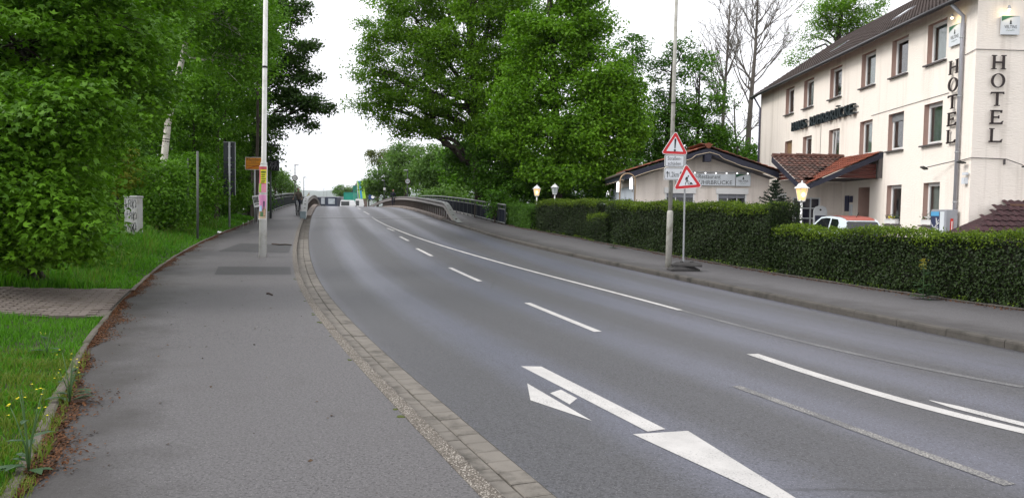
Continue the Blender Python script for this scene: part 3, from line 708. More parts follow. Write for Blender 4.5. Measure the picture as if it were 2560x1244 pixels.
# entrance canopy: two tiled planes that meet in a valley and drain to one low corner
P0 = Vector((12.75, 33.45, 3.05)); ax_, by_ = (4.58-3.05)/(HX-12.75), (4.58-3.05)/(37.35-33.45)
hA = lambda p: 3.05+ax_*(p.x-12.75); hB = lambda p: 3.05+by_*(p.y-33.45)
cm = MB(); cm.poly([P0,(HX,33.45,4.58),(HX,37.35,4.58)]); cm.poly([P0,(HX,37.35,4.58),(12.75,37.35,4.58)])
canopy = obj('entrance_canopy', cm, M['navy'], hotel)
vA = Vector((1,0,ax_)).normalized(); vB = Vector((0,1,by_)).normalized()
tile_plane(canopy, (12.66, 37.45, 3.03), (0,-1,0), vA, 17, 11, .242, .335, tile_mesh(M['tile_red'], .242), lambda p: p.y > 33.3 and hA(p) > hB(p)-.10 and p.x < 16.0)
tile_plane(canopy, (12.62, 33.36, 3.04), (1,0,0), vB, 15, 13, .242, .335, tile_mesh(M['tile_old'], .242), lambda p: p.x < 16.1 and hB(p) > hA(p)-.04 and p.y < 37.3)
rg = MB()
for k in range(9): rg.tube([(12.66+k*.39,37.36,4.64+.02*(k%2)),(12.66+(k+1)*.39+.04,37.36,4.64+.02*(k%2))], [.12,.10], 8)
obj('ridge_tile', rg, M['tile_old'], canopy)
fb = MB()
fb.prism([(0,-.02),(3.40,1.51),(3.40,1.26),(0,-.25)], (12.75,33.36,3.05), (1,0,0), (0,0,1), (0,-1,0), .04)
fb.prism([(0,-.02),(3.9,1.51),(3.9,1.26),(0,-.25)][::-1], (12.66,33.45,3.05), (0,1,0), (0,0,1), (-1,0,0), -.04)
obj('fascia', fb, M['navy'], canopy)
wd = MB(); z0 = 3.42
for k in range(7):
    za, zb = z0+k*.16, z0+(k+1)*.16-.012; xa = 12.75+(za-3.05+.30)/ax_; xb = 12.75+(zb-3.05+.30)/ax_
    if xb < 15.95:
        wd = MB(); wd.prism([(xa,za),(15.98,za),(15.98,zb),(xb,zb)], (0,33.62,0), (1,0,0), (0,0,1), (0,-1,0), .02); obj('cladding_board', wd, M['redwood'], canopy)
    ya = 33.45+(za-3.05+.30)/by_; yb = 33.45+(zb-3.05+.30)/by_
    if yb < 37.2:
        wd = MB(); wd.prism([(ya,za),(37.3,za),(37.3,zb),(yb,zb)][::-1], (12.92,0,0), (0,1,0), (0,0,1), (-1,0,0), -.02); obj('cladding_board', wd, M['redwood'], canopy)
ps = MB(); ps.box((16.06, 33.40, 4.0), (.16,.07,1.16)); obj('corner_board', ps, M['sill'], canopy)
cl = MB(); cl.quad((12.95,33.66,3.41),(HX,33.66,3.41),(HX,37.35,3.41),(12.95,37.35,3.41)); obj('ceiling', cl, dull('dark_ceiling', (.05,.04,.04), .8), canopy)
# wall below the canopy, with gridded window, facing the camera
bw = (13.75, 15.1, .6, 2.62)
m = holed_wall(12.7, HX, -.1, 3.41, [bw], lambda a, z: (a, 37.4, z)); obj('porch_wall', m, M['stucco2'], hotel)
m = MB()
for k in range(4): m.box((bw[0]+.03+k*(bw[1]-bw[0]-.06)/3, 37.44, (bw[2]+bw[3])/2), (.06,.06,bw[3]-bw[2]))
for k in range(5): m.box(((bw[0]+bw[1])/2, 37.445, bw[2]+.03+k*(bw[3]-bw[2]-.06)/4), (bw[1]-bw[0],.05,.05))
gw = obj('window', m, M['panel'], hotel)
m = MB(); m.quad((bw[0],37.46,bw[2]),(bw[1],37.46,bw[2]),(bw[1],37.46,bw[3]),(bw[0],37.46,bw[3])); obj('pane', m, dull('dark_pane', (.03,.03,.05), .1, spec=.6), gw)
m = MB(); m.box((13.15, 37.36, 1.7), (.5,.06,2.2)); fr = obj('door', m, M['pvc'], hotel)
m = MB(); m.box((13.17, 37.32, 1.9), (.3,.02,1.4)); obj('pane', m, dull('dark_pane2', (.025,.025,.03), .1, spec=.6), fr)
m = MB(); m.box((HX-.03, 36.75, 2.35), (.04,.40,.75)); m.box((HX-.03,36.3,2.55),(.04,.28,.30)); obj('notice_board', m, dull('blue_board', (.03,.035,.09), .5), hotel)
m = MB(); m.box((HX-.04, 36.28, 1.75), (.05,.26,1.1)); obj('letter_box', m, M['panel'], hotel)
# flower boxes on the two ground-floor sills
M['leafdark'] = foliage('box_plant', (.03,.06,.02), (.07,.12,.04))
for k, (yf, yn) in enumerate(((32.75, 31.85), (29.85, 28.98))):
    fbx = thing('flower_box', ['white flower box with yellow flowers on the hotel sill nearer the canopy', 'white flower box with white flowers on the hotel sill nearer the downpipe'][k], 'flower box', (HX-.08, (yf+yn)/2, 1.44))
    m = MB(); c = (HX-.06, (yf+yn)/2, 1.54); m.box(c, (.17, yf-yn, .17)); m.box((c[0],c[1],1.63), (.20, yf-yn+.03, .025)); obj('box', m, M['white'], fbx)
    m = MB()
    for _ in range(60):
        p = Vector((HX-.06+random.gauss(0,.07), random.uniform(yn,yf), 1.66+abs(random.gauss(0,.12)))); s = .05
        a = Vector((random.gauss(0,1),random.gauss(0,1),random.gauss(0,1))).normalized(); b = a.orthogonal().normalized(); m.quad(p-a*s, p-b*s*.5, p+a*s, p+b*s*.5)
    obj('plants', m, dull('box_leaf', (.05,.09,.035), .6), fbx, kind='stuff')
    m = MB()
    for _ in range(14):
        p = (HX-.12+random.gauss(0,.04), (yf+yn)/2-.15+random.gauss(0,.14), 1.68+random.random()*.08); m.lathe(p, [(.01,-.02),(.03,0),(.01,.02)], 6)
    obj('blossom', m, dull('blossom%d' % k, [(.75,.6,.03),(.8,.8,.78)][k], .6), fbx, kind='stuff')
# lower roof at the right end of the hotel
an = thing('side_porch', 'low brown tiled porch roof at the right end of the hotel', 'porch', (18.5, 25.6, .2))
m = MB(); r1, r0 = at(2522,514,26.7), at(2406,584,25.4)
z1, zb, xr, xl, yb, yr = r1.z, r0.z-.12, r1.x, r0.x, 25.0, 26.7
m.poly([(xl,yb,zb),(22,yb,zb),(22,yr,z1),(xr,yr,z1)]); m.poly([(xl,yb,zb),(xr,yr,z1),(xl,HY0-.02,zb)])
pr = obj('roof', m, M['tile_brown'], an)
uu = Vector((1,0,0)); vv = (Vector((0,yr-yb,z1-zb))).normalized(); Lp = math.hypot(yr-yb, z1-zb)
tile_plane(pr, (xl,yb,zb+.01), uu, vv, 20, int(Lp/.33)+1, .25, .33, tile_mesh(M['tile_brown'], .25, .40, .04), lambda p: p.x > xl+(xr-xl)*(p.y-yb)/(yr-yb)-.05 and p.x < 20.5)
m = MB(); m.box(((xr+22)/2, yr, z1+.03), (22-xr, .18, .07)); obj('ridge_cap', m, dull('ridge_brown', (.16,.09,.06), .7), an)
m = MB(); m.box((20, 26.2, .55), (3.6, 1.3, zb*0+1.0)); obj('wall', m, M['stucco2'], an)
# cigarette vending machine at the hotel corner
vm = thing('vending_machine', 'grey vending machine with blue lined front beside the hotel downpipe', 'vending machine', (HX-.3, 27.9, .2))
m = MB(); m.box((HX-.30, 27.95, 1.40), (.42, 1.0, 1.25)); vb = obj('cabinet', m, dull('machine_grey', (.30,.31,.34), .4), vm, bevel=.015)
m = MB(); m.box((HX-.30, 27.8, .5), (.16,.3,.62)); obj('pedestal', m, M['black'], vm)
m = MB(); m.box((HX-.517, 28.15, 1.38), (.015,.55,1.12)); fp = obj('front_panel', m, dull('machine_front', (.035,.045,.10), .3), vm)
m = MB(); m.box((HX-.526, 28.15, 1.87), (.012,.54,.16)); obj('header', m, dull('machine_blue', (.10,.36,.62), .35), fp)
m = MB()
for k in range(11):
    a = random.uniform(0, math.pi); c = Vector((HX-.527, 28.15+random.uniform(-.2,.2), 1.3+random.uniform(-.4,.35))); d = Vector((0, math.cos(a), math.sin(a)))*random.uniform(.14,.30)
    d.y = max(-.24, min(.24, d.y)); c.y = max(27.9+abs(d.y)*.9, min(28.4-abs(d.y)*.9, c.y)); e = Vector((0,-d.z,d.y)).normalized()*random.choice((.008,.012,.024)); m.quad(c-d-e, c+d-e, c+d+e, c-d+e)
obj('line_pattern', m, M['white'], fp)
m = MB(); m.box((HX-.52, 27.68, 1.45), (.02,.26,1.0)); obj('slot_panel', m, M['panel'], vm)
m = MB(); m.box((HX-.30, 27.445, 1.40), (.10,.012,.60)); m.box((HX-.30,27.44,1.15),(.14,.012,.1)); rp = obj('red_label', m, dull('machine_red', (.55,.03,.02), .4), vm)
m = MB(); m.box((HX-.30, 27.435, 1.45), (.03,.012,.32)); obj('lettering', m, M['white'], rp)
# menu board in front of the porch
mb_ = thing('menu_board', 'white arched menu board with dark panel in front of the porch window', 'menu board', (14.65, 36.3, .23))
m = MB(); m.prism([(-.32,0),(.32,0),(.32,1.55),(.24,1.70),(.10,1.76),(-.10,1.76),(-.24,1.70),(-.32,1.55)], (14.68,36.3,.45), (1,0,0), (0,0,1), (0,-1,0), .05); bo = obj('board', m, M['panel'], mb_)
m = MB(); m.prism([(-.25,.25),(.25,.25),(.25,1.3),(-.25,1.3)], (14.68,36.293,.45), (1,0,0), (0,0,1), (0,-1,0), .006); obj('slate', m, dull('slate_blue', (.03,.035,.07), .5), bo)
m = MB(); m.poly([(14.68+.05*math.cos(a*math.pi/6), 36.292, 2.02+.05*math.sin(a*math.pi/6)) for a in range(12)]); obj('emblem', m, M['ink'], bo)
m = MB(); m.box((14.45,36.32,.35), (.05,.06,.25)); m.box((14.9,36.32,.35), (.05,.06,.25)); obj('foot', m, M['black'], mb_)
# ------------------------------------------------------------------ the restaurant with its low red gable
RYF = 37.75; RXL, RXR = 6.05, 12.68; RAX = 9.36
rest_b = thing('restaurant_building', 'low beige restaurant with red tiled gable left of the hotel', 'restaurant', (RAX, RYF, .2))
zA, zE = 4.72, 3.48
rw = [(7.55, 9.0, 1.1, 3.02), (10.12, 11.58, 1.1, 3.02)]
m = holed_wall(RXL, RXR, -.2, 3.2, rw, lambda a, z: (a, RYF, z))
m.poly([(RXL,RYF,3.2),(RXR,RYF,3.2),(RXR,RYF,3.5),(RAX,RYF,4.62),(RXL,RYF,3.5)])
m.quad((RXL,RYF,-.2),(RXL,RYF,3.5),(RXL,47.5,3.5),(RXL,47.5,-.2)); m.quad((RXR,RYF,-.2),(RXR,47.5,-.2),(RXR,47.5,3.5),(RXR,RYF,3.5)); m.poly([(RXL,47.5,-.2),(RXR,47.5,-.2),(RXR,47.5,3.5),(RAX,47.5,4.6),(RXL,47.5,3.5)])
obj('wall', m, M['stucco2'], rest_b)
m = MB(); m.box((RXL-.03, 42.4, 1.7), (.05, 8.9, 2.75)); obj('mural_panel', m, dull('pale_mural', (.50,.55,.62), .8, var=.35, scale=.7), rest_b)
m = text_mb('Biergarten', 2.2, .45, (RXL-.062, 40.6, 2.12), (0,-1,0), (0,0,1), (-1,0,0)); obj('lettering', m, M['ink'], rest_b)
M['lit'] = NT('lit_tube'); M['lit'] = M['lit'].out(M['lit'].pbsdf((.9,.9,.9), .4, emit=(1,1,1), es=2.5))
for p, hgt in (((1520,475),.62),((1545,466),.62),((1578,457),.62)):
    c = atx(*p, RXL-.16); m = MB(); m.box((RXL-.09, c.y, c.z-.03), (.06,.10,.85)); wlm = obj('wall_lamp', m, M['grey'], rest_b)
    m = MB(); m.tube([(c.x,c.y,c.z-hgt/2),(c.x,c.y,c.z+hgt/2)], .075, 10); obj('tube', m, M['lit'], wlm)
for (a, b, z0, z1) in rw:
    m = MB(); m.box(((a+b)/2, RYF-.03, z1-.14), (b-a+.12,.10,.28)); w_ = obj('window', m, M['pvc'], rest_b)
    m = MB()
    for k in range(4): m.box(((a+b)/2, RYF+.03, z1-.30-k*.052), (b-a-.08,.03,.046))
    obj('roller_shutter', m, dull('shutter_grey', (.22,.23,.26), .5), w_)
    m = MB()
    for x in (a+.035, b-.035): m.box((x, RYF+.04, (z0+z1)/2-.14), (.07,.08,z1-z0-.3))
    for x in (a+(b-a)*.36, a+(b-a)*.68): m.box((x, RYF+.06, (z0+z1)/2-.14), (.04,.06,z1-z0-.3))
    m.box(((a+b)/2, RYF+.04, z0+.04), (b-a-.14,.08,.08)); obj('frame', m, M['pvc'], w_)
    m = MB(); m.quad((a,RYF+.08,z0),(b,RYF+.08,z0),(b,RYF+.08,z1),(a,RYF+.08,z1)); obj('pane', m, dull('night_pane', (.012,.016,.016), .08, spec=.6), w_)
# roof
def gz(x): return 4.98-abs(x-RAX)*(4.98-3.85)/3.52
m = MB(); y0, y1 = 36.75, 48.2
for (xa, xb) in ((RAX-3.95, RAX), (RAX, RAX+3.5)):
    a, b = (xa, gz(xa)), (xb, gz(xb)); m.quad((a[0],y0,a[1]),(b[0],y0,b[1]),(b[0],y1,b[1]),(a[0],y1,a[1]))
rr = obj('roof', m, M['tile_old'], rest_b)
tmR = tile_mesh(M['tile'], .25, .42, .05); slope = (4.98-3.85)/3.52
sL = Vector((1,0,slope)).normalized(); sR = Vector((-1,0,slope)).normalized()
tile_plane(rr, (RAX-3.98, y0+12*.25, gz(RAX-3.98)+.01), (0,-1,0), sL, 12, 13, .25, .335, tmR, lambda p: True, 150)
tile_plane(rr, (RAX+3.52, y0-.02, gz(RAX+3.52)+.01), (0,1,0), sR, 12, 12, .25, .335, tmR, lambda p: p.y < 37.2 or p.x < 12.5, 144)
m = MB()
for k in range(14):
    m.tube([(RAX, y0-.1+k*.38, 5.02), (RAX, y0-.1+k*.38+.42, 5.02)], [.14,.12], 8)
obj('ridge_tile', m, M['tile'], rr)
m = MB()
def vline(sgn, L_): return [(RAX, 4.90), (RAX+sgn*L_, gz(RAX+L_)-.08), (RAX+sgn*L_, gz(RAX+L_)-.36), (RAX, 4.62)]
for sg, L_ in ((-1, 3.95), (1, 3.45)):
    pts = vline(sg, L_); pts = pts if sg < 0 else pts[::-1]
    m.prism(pts, (0,y0+.02,0), (1,0,0), (0,0,1), (0,-1,0), .05)
obj('fascia', m, M['navy'], rr)
m = MB(); m.quad((RAX-3.95,y0+.1,3.42),(RAX-3.95,y1,3.42),(RXL,y1,3.45),(RXL,y0+.1,3.45))
m.quad((RXL-.02,y0+.08,3.45),(RAX,y0+.08,4.62),(RAX,RYF,4.62),(RXL-.02,RYF,3.45)); m.quad((RAX,y0+.08,4.62),(RXR,y0+.08,3.5),(RXR,RYF,3.5),(RAX,RYF,4.62)); m.box((RAX-3.93,(y0+y1)/2,3.55),(.04,y1-y0,.28))
obj('soffit', m, M['navy'], rr)
m = MB(); m.box((RAX-.02, y0+.1, 4.42), (.30,.5,.34)); obj('ridge_beam', m, M['navy'], rr)
m = MB(); m.tube([(RAX-4.0,y0,3.66),(RAX-4.0,y1,3.66)], .07, 8); obj('rain_gutter', m, dull('copper_gutter', (.12,.10,.09), .5), rr, smooth=True)
m = MB(); pts = []
for k in range(33):
    x = RAX-3.7+k*(7.1/32); pts.append((x, y0-.04, gz(x)-.40 + .05*abs(math.sin(k*math.pi/8))+ (.12 if abs(x-RAX) < .6 else 0)))
m.tube(pts, .018, 5); obj('light_rope', m, dull('light_rope', (.55,.45,.32), .5), rest_b, smooth=True)
m = MB(); m.tube([(RAX-3.96, 37.3+k*.3, 3.30+.07*abs(math.sin(k*.8))) for k in range(28)], .015, 5); obj('light_rope', m, dull('light_rope2', (.55,.45,.32), .5), rest_b, smooth=True)
# sign board above the windows
zs0, zs1 = 3.14, 3.72
m = MB(); m.box((9.0+.5, RYF-.10, (zs0+zs1)/2), (2.9,.16,zs1-zs0)); sb = obj('sign_board', m, M['panel'], rest_b, bevel=.01)
n_ = (0,-1,0); sbx = 8.05
obj('lettering', text_mb('Hotel-Restaurant', 1.75, .20, (sbx+.42, RYF-.185, zs0+.34), (1,0,0), (0,0,1), n_), M['ink'], sb)
obj('lettering', text_mb('HAUS RUHRBRÜCKE', 2.62, .235, (sbx+.12, RYF-.185, zs0+.06), (1,0,0), (0,0,1), n_), M['ink'], sb)
beer_sign(rest_b, (10.98, RYF-.18, zs0), (1,0,0), n_, zs1-zs0, w=.72)
m = MB(); m.box((9.9, RYF-.22, zs1+.07), (3.7,.10,.05)); lb = obj('light_bar', m, M['grey'], rest_b)
for k in range(7): 
    m = MB(); m.lathe((8.4+k*.52, RYF-.28, zs1+.03), [(.02,-.025),(.035,0),(.02,.02)], 8); obj('bulb', m, M['lit'], lb)
# ------------------------------------------------------------------ bridge railings and guard rails
M['rail'] = dull('railing_steel', (.035,.042,.040), .5, .1, var=.25, scale=2)
M['railtop'] = dull('railing_top', (.17,.18,.17), .45, .2, var=.2, scale=3)
M['railpanel'] = dull('railing_panel', (.020,.026,.028), .7, spec=.15, var=.2, scale=1.5)
def railing(name, label, fn, d, y0, y1, bar_mat, sgn):
    p = offset(fn, y0, d); th = thing(name, label, 'railing', (p.x, p.y, zp(y0)), group='bridge railings')
    def line(dz, r, nm, mat, n=6):
        m = MB(); m.tube([(*offset(fn, y, d), zp(offset(fn, y, d).y)+dz) for y in np.arange(y0, y1+.1, 1.5)], r, n); return obj(nm, m, mat, th, smooth=True)
    line(1.12, .045, 'top_rail', M['railtop']); line(.86, .028, 'middle_rail', M['railtop']); line(.10, .03, 'bottom_rail', M['railtop'])
    m_post = MB(); m_post.box((0,0,.53), (.06,.06,1.16)); mp = mesh('post', m_post, M['rail'])
    m_b = MB(); m_b.box((0,0,.99), (.035,.05,.24)); mbal = mesh('baluster', m_b, M['rail'])
    k = 0
    for y in walk(fn, y0, y1, 1.6):
        q = offset(fn, y, d); t = tangent(fn, y); piece('post', mp, th, (q.x, q.y, zp(q.y)-.05), math.atan2(t.y, t.x))
    for y in walk(fn, y0+.4, min(y1, y0+45), .8):
        q = offset(fn, y, d); t = tangent(fn, y); piece('baluster', mbal, th, (q.x, q.y, zp(q.y)), math.atan2(t.y, t.x)); k += 1
    m = MB(); ys = list(np.arange(y0, y1+.1, .14))       # trapezoid sheet infill
    for i, y in enumerate(ys):
        q = offset(fn, y, d+(.018 if (i//2) % 2 else -.018))
        m.v += [(q.x, q.y, zp(q.y)+.13), (q.x, q.y, zp(q.y)+.84)]
    m.f = [(2*i, 2*i+2, 2*i+3, 2*i+1) for i in range(len(ys)-1)]
    obj('infill_sheet', m, bar_mat, th)
railing('bridge_railing', 'dark curved railing along the left footway of the bridge', EDGE, .12, 46.5, 150, M['railpanel'], -1)
railing('bridge_railing', 'dark railing with navy infill along the right footway by the big tree', HEDGE, -.05, 42.6, 150, dull('railing_navy', (.008,.011,.018), .8, spec=.1), 1)
M['guard'] = dull('guard_rail', (.19,.170,.155), .55, .25, var=.3, scale=2.5, dirt=((.15,.13,.115), 1.2))
M['guardpost'] = dull('guard_post', (.075,.058,.05), .7, var=.3)
def guard(name, label, fn, d, y0, y1, ramp, side):
    p = offset(fn, y0, d); th = thing(name, label, 'guard rail', (p.x, p.y, zp(y0)), group='guard rails of the bridge')
    def hh(y): return .98*sm((y-y0)/ramp)
    for (dd, nm) in ((-.11, 'beam'), (.11, 'beam')):
        m = MB(); ys = list(np.arange(y0, y0+14, .5))+list(np.arange(y0+14, y1, 2.0))
        prof = [(-.02,-.20),(.035,-.17),(.035,-.10),(-.02,-.05),(-.02,.02),(.035,.05),(.035,.12),(-.02,.15)]
        sg = 1 if dd > 0 else -1
        for y in ys:
            for (a, b) in prof:
                q = offset(fn, y, d+dd+sg*a); h = hh(y); m.v.append((q.x, q.y, zp(q.y)+max(.03, h-.12+b*min(1, .4+h))))
        n = len(prof); m.f = [(j*n+i, j*n+i+1, (j+1)*n+i+1, (j+1)*n+i) for j in range(len(ys)-1) for i in range(n-1)]
        obj(nm, m, M['guard'], th, smooth=True)
    m = MB(); ys = list(np.arange(y0, y0+14, .5))+list(np.arange(y0+14, y1, 2.0))
    for y in ys:
        for a in (-.17, .17):
            q = offset(fn, y, d+a); m.v.append((q.x, q.y, zp(q.y)+max(.04, hh(y)+.04)))
    m.f = [(2*i, 2*i+1, 2*i+3, 2*i+2) for i in range(len(ys)-1)]; obj('cap_plate', m, M['railtop'], th)
    for k, y in enumerate(walk(fn, y0+1.2, y1-1, 1.0)):
        if k > 60: break
        q = offset(fn, y, d); h = max(.15, hh(y)); m = MB(); m.box((0,0,h/2), (.10,.14,h+.1)); t = tangent(fn, y)
        piece('post', mesh('post', m, M['guardpost']) if h < .97 else guard.pm, th, (q.x, q.y, zp(q.y)), math.atan2(t.y, t.x)-math.pi/2)
    return th
m = MB(); m.box((0,0,.46), (.10,.14,1.02)); guard.pm = mesh('post', m, M['guardpost'])
gl_ = guard('guard_rail', 'double steel guard rail left of the road curving up onto the bridge', ROADL, -.42, 46.2, 150, 6.5, -1)
gr_ = guard('guard_rail', 'double steel guard rail right of the road with dark posts on the bridge', ROADR, .34, 43.8, 150, 5.5, 1)
m = MB(); q = offset(ROADL, 46.1, -.45); m.box((q.x, q.y, zp(q.y)+.20), (.34,.12,.46)); obj('end_plate', m, dull('end_plate', (.20,.25,.27), .6), gl_)
# ------------------------------------------------------------------ tall white pole on the left pavement, with posters
M['polewhite'] = dull('pole_white', (.66,.66,.63), .5, var=.1, scale=2, dirt=((.36,.34,.28), 1.6))
M['poledirty'] = dull('pole_weathered', (.40,.39,.35), .7, var=.25, scale=5, dirt=((.16,.15,.11), 3.5))
b = Vector((*G(657,642), 0)); b.z = zp(b.y); top = at(664.5, -40, b.y)
lp = thing('lamp_pole', 'tall white lamp pole standing on the left pavement with posters tied on', 'lamp pole', b)
axis = (top-b).normalized(); H_ = lambda h: b+axis*(h/axis.z)
m = MB(); m.tube([H_(-.2), H_(2.75), H_(2.80)], [.118,.112,.10], 20); obj('base_shaft', m, M['polewhite'], lp, smooth=True)
m = MB(); m.tube([H_(2.78), H_(2.86), H_(2.90), H_(10)], [.098,.098,.074,.062], 20); obj('shaft', m, M['polewhite'], lp, smooth=True)
m = MB(); m.tube([H_(5.72), H_(5.78)], .078, 16); obj('band', m, M['black'], lp)
m = MB(); m.tube([H_(10), H_(10.3), H_(10.45)+Vector((.3,.0,0)), H_(10.5)+Vector((1.4,0,0))], [.06,.055,.05,.045], 10); obj('lamp_arm', m, M['polewhite'], lp)
m = MB(); m.box(H_(10.5)+Vector((1.7,0,0)), (.7,.26,.12)); obj('lamp_head', m, M['grey'], lp, bevel=.04)
# posters: gently bowed boards tied round the pole
def poster_sheet(parent, name, zlo, zhi, mat, w0=0.0, w1=1.0, dx=0.0, out=.004, th0=-52, th1=58):
    m = MB(); n = 14; nz = 12
    for j in range(nz+1):
        h = zlo+(zhi-zlo)*j/nz
        for i in range(n+1):
            s = w0+(w1-w0)*i/n; an = R(th0+(th1-th0)*s) - math.pi/2; r = .132+out+.010*math.sin(h*7+s*2)+.008*abs(s-.5)
            c = H_(h); m.v.append((c.x+math.cos(an)*r, c.y+math.sin(an)*r, h+b.z*0+c.z-h if False else c.z))
    m.f = [(j*(n+1)+i, j*(n+1)+i+1, (j+1)*(n+1)+i+1, (j+1)*(n+1)+i) for j in range(nz) for i in range(n)]
    return obj(name, m, mat, parent, smooth=True)
def flatmat(name, col, rough=.5): return dull(name, col, rough, var=.10, scale=9)
zt = lambda py: at(660, py, b.y).z-b.z
po = thing('poster', 'pink and yellow event poster tied round the white pole, upper half', 'poster', (b.x, b.y-.14, b.z+2.2))
poster_sheet(po, 'board', zt(483), zt(415), flatmat('poster_white', (.72,.70,.68)))
poster_sheet(po, 'red_field', zt(481), zt(417), flatmat('poster_red', (.62,.10,.13)), .06, .95, 0, .008)
poster_sheet(po, 'yellow_field', zt(458), zt(424), flatmat('poster_yellow', (.80,.74,.05)), .28, .93, 0, .012)
poster_sheet(po, 'pink_field', zt(481), zt(460), flatmat('poster_pink', (.75,.28,.38)), .40, .93, 0, .012)
poster_sheet(po, 'green_field', zt(480), zt(459), flatmat('poster_green', (.25,.52,.04)), .12, .40, 0, .012)
for k, y in enumerate((429, 436, 441, 446, 451, 455)): poster_sheet(po, 'text_line', zt(y+(3.5 if k == 0 else 2)), zt(y), flatmat('poster_ink', (.10,.16,.03)), .34, .86-.06*(k % 3), 0, .016)
po = thing('poster', 'magenta event poster with small figures tied low on the white pole', 'poster', (b.x, b.y-.14, b.z+1.2))
poster_sheet(po, 'board', zt(549), zt(485), flatmat('poster_white2', (.72,.70,.68)))
poster_sheet(po, 'magenta_field', zt(522), zt(487), flatmat('poster_magenta', (.72,.30,.52)), .08, .94, 0, .008)
poster_sheet(po, 'scene_field', zt(546), zt(522), flatmat('poster_brown', (.33,.22,.13)), .08, .94, 0, .008)
for (s0, s1, a, c, col) in ((.62,.78,524,503,(.10,.09,.14)),(.16,.48,528,514,(.45,.60,.80)),(.66,.84,538,516,(.60,.36,.25)),(.30,.62,541,530,(.10,.22,.10)),(.12,.9,546,541,(.55,.42,.30))):
    poster_sheet(po, 'figure', zt(a), zt(c), flatmat('poster_fig', col), s0, s1, 0, .012)
# ------------------------------------------------------------------ right sign pole
def sign_tri(parent, c, s, tilt, n=(0,-1,0), name='warning_sign'):
    n = Vector(n).normalized(); u0 = Vector((-n.y, n.x, 0)).normalized(); v0 = Vector((0,0,1))
    u = u0*math.cos(tilt)+v0*math.sin(tilt); v = -u0*math.sin(tilt)+v0*math.cos(tilt); c = Vector(c)
    def tri(k, rc):     # rounded triangle
        P = []
        for a in (90, 210, 330):
            cx, cy = (k-2*rc)/math.sqrt(3)*math.cos(R(a)), (k-2*rc)/math.sqrt(3)*math.sin(R(a))
            for d in (-60,-30,0,30,60): P.append((cx+rc*math.cos(R(a+d)), cy+rc*math.sin(R(a+d))))
        return P
    m = MB(); m.prism(tri(s, .05), c, u, v, n, .025); pl = obj(name, m, M['white'], parent)
    m = MB(); m.poly([c+n*.002+u*x+v*y for x, y in tri(s*.955, .045)]); obj('red_border', m, dull('sign_red', (.55,.022,.03), .4), pl)
    m = MB(); m.poly([c+n*.004+u*x+v*y for x, y in tri(s*.665, .012)]); obj('white_field', m, dull('sign_white', (.70,.72,.76), .4), pl)
    return pl, c, u, v, n
def plate(parent, o, w, h, name, n=(0,-1,0)):
    n = Vector(n); u = Vector((1,0,0)); v = Vector((0,0,1)); o = Vector(o)
    def rr(i, r):
        P = []
        for (cx, cy, a0) in ((w-i-r,i+r,-90),(w-i-r,h-i-r,0),(i+r,h-i-r,90),(i+r,i+r,180)):
            for k in range(4): P.append((cx+r*math.cos(R(a0+30*k)), cy+r*math.sin(R(a0+30*k))))
        return P
    m = MB(); m.prism(rr(0,.04), o, u, v, n, .03); p = obj(name, m, M['white'], parent)
    m = MB(); m.poly([o+n*.002+u*x+v*y for x, y in rr(.012,.035)]); obj('black_border', m, M['ink'], p)
    m = MB(); m.poly([o+n*.004+u*x+v*y for x, y in rr(.026,.025)]); obj('white_field', m, dull('plate_white', (.62,.64,.67), .4), p)
    return p, o, u, v, n
PY = 22.15
rb = Vector((*G(1671,668), 0)); rb.z = zp(rb.y); PY = rb.y; rt = at(1692, -30, PY)
rp_ = thing('sign_post', 'weathered pole with warning triangle and two white plates on the right pavement', 'sign post', rb)
ax2 = (rt-rb).normalized(); K_ = lambda py: (lambda z: rb+ax2*((z-rb.z)/ax2.z))(at(1680, py, PY).z)
m = MB(); m.tube([rb-ax2*.2, K_(540), K_(530), K_(526)], [.095,.088,.085,.062], 20); obj('base_shaft', m, M['poledirty'], rp_, smooth=True)
m = MB(); m.tube([K_(528), K_(200), K_(-20)], [.062,.056,.045], 18); obj('shaft', m, M['poledirty'], rp_, smooth=True)
m = MB(); m.tube([K_(259), K_(256)], .068, 14); obj('band', m, M['black'], rp_)
m = MB(); q = K_(-20); m.tube([q, q+Vector((0,0,.3)), q+Vector((-.4,-.1,.5)), q+Vector((-1.6,-.3,.6))], [.045,.045,.04,.035], 10); obj('lamp_arm', m, M['grey'], rp_)
m = MB(); m.box(q+Vector((-1.9,-.35,.6)), (.7,.26,.12)); obj('lamp_head', m, M['grey'], rp_, bevel=.04)
SYP = PY-.10
c = at(1687.5, 366, SYP); pl, c, u, v, n = sign_tri(rp_, c, .71, -.03)
m = MB(); m.prism([(-.028,.20),(-.014,-.06),(.014,-.06),(.028,.20),(.015,.225),(-.015,.225)], c+n*.008+v*(-.0), u, v, n, .003); obj('exclamation_bar', m, M['ink'], pl)
m = MB(); m.poly([c+n*.008+u*(.033*math.cos(a*math.pi/8))+v*(-.115+.033*math.sin(a*math.pi/8)) for a in range(16)]); obj('exclamation_dot', m, M['ink'], pl)
S1 = PY/1900*1.0
o = at(1661.5, 417, SYP); p, o, u, v, n = plate(rp_, o, 49*S1, 30*S1, 'text_plate')
obj('lettering', text_mb('Straßen-', 34*S1, 9*S1, o+n*.006+u*7*S1+v*16.5*S1, u, v, n), M['ink'], p)
obj('lettering', text_mb('schäden', 32*S1, 8.5*S1, o+n*.006+u*8*S1+v*4.5*S1, u, v, n), M['ink'], p)
o = at(1660, 450, SYP); p, o, u, v, n = plate(rp_, o, 49*S1, 31*S1, 'distance_plate')
obj('lettering', text_mb('1,2km', 24*S1, 14.5*S1, o+n*.006+u*12*S1+v*6*S1, u, v, n), M['ink'], p)
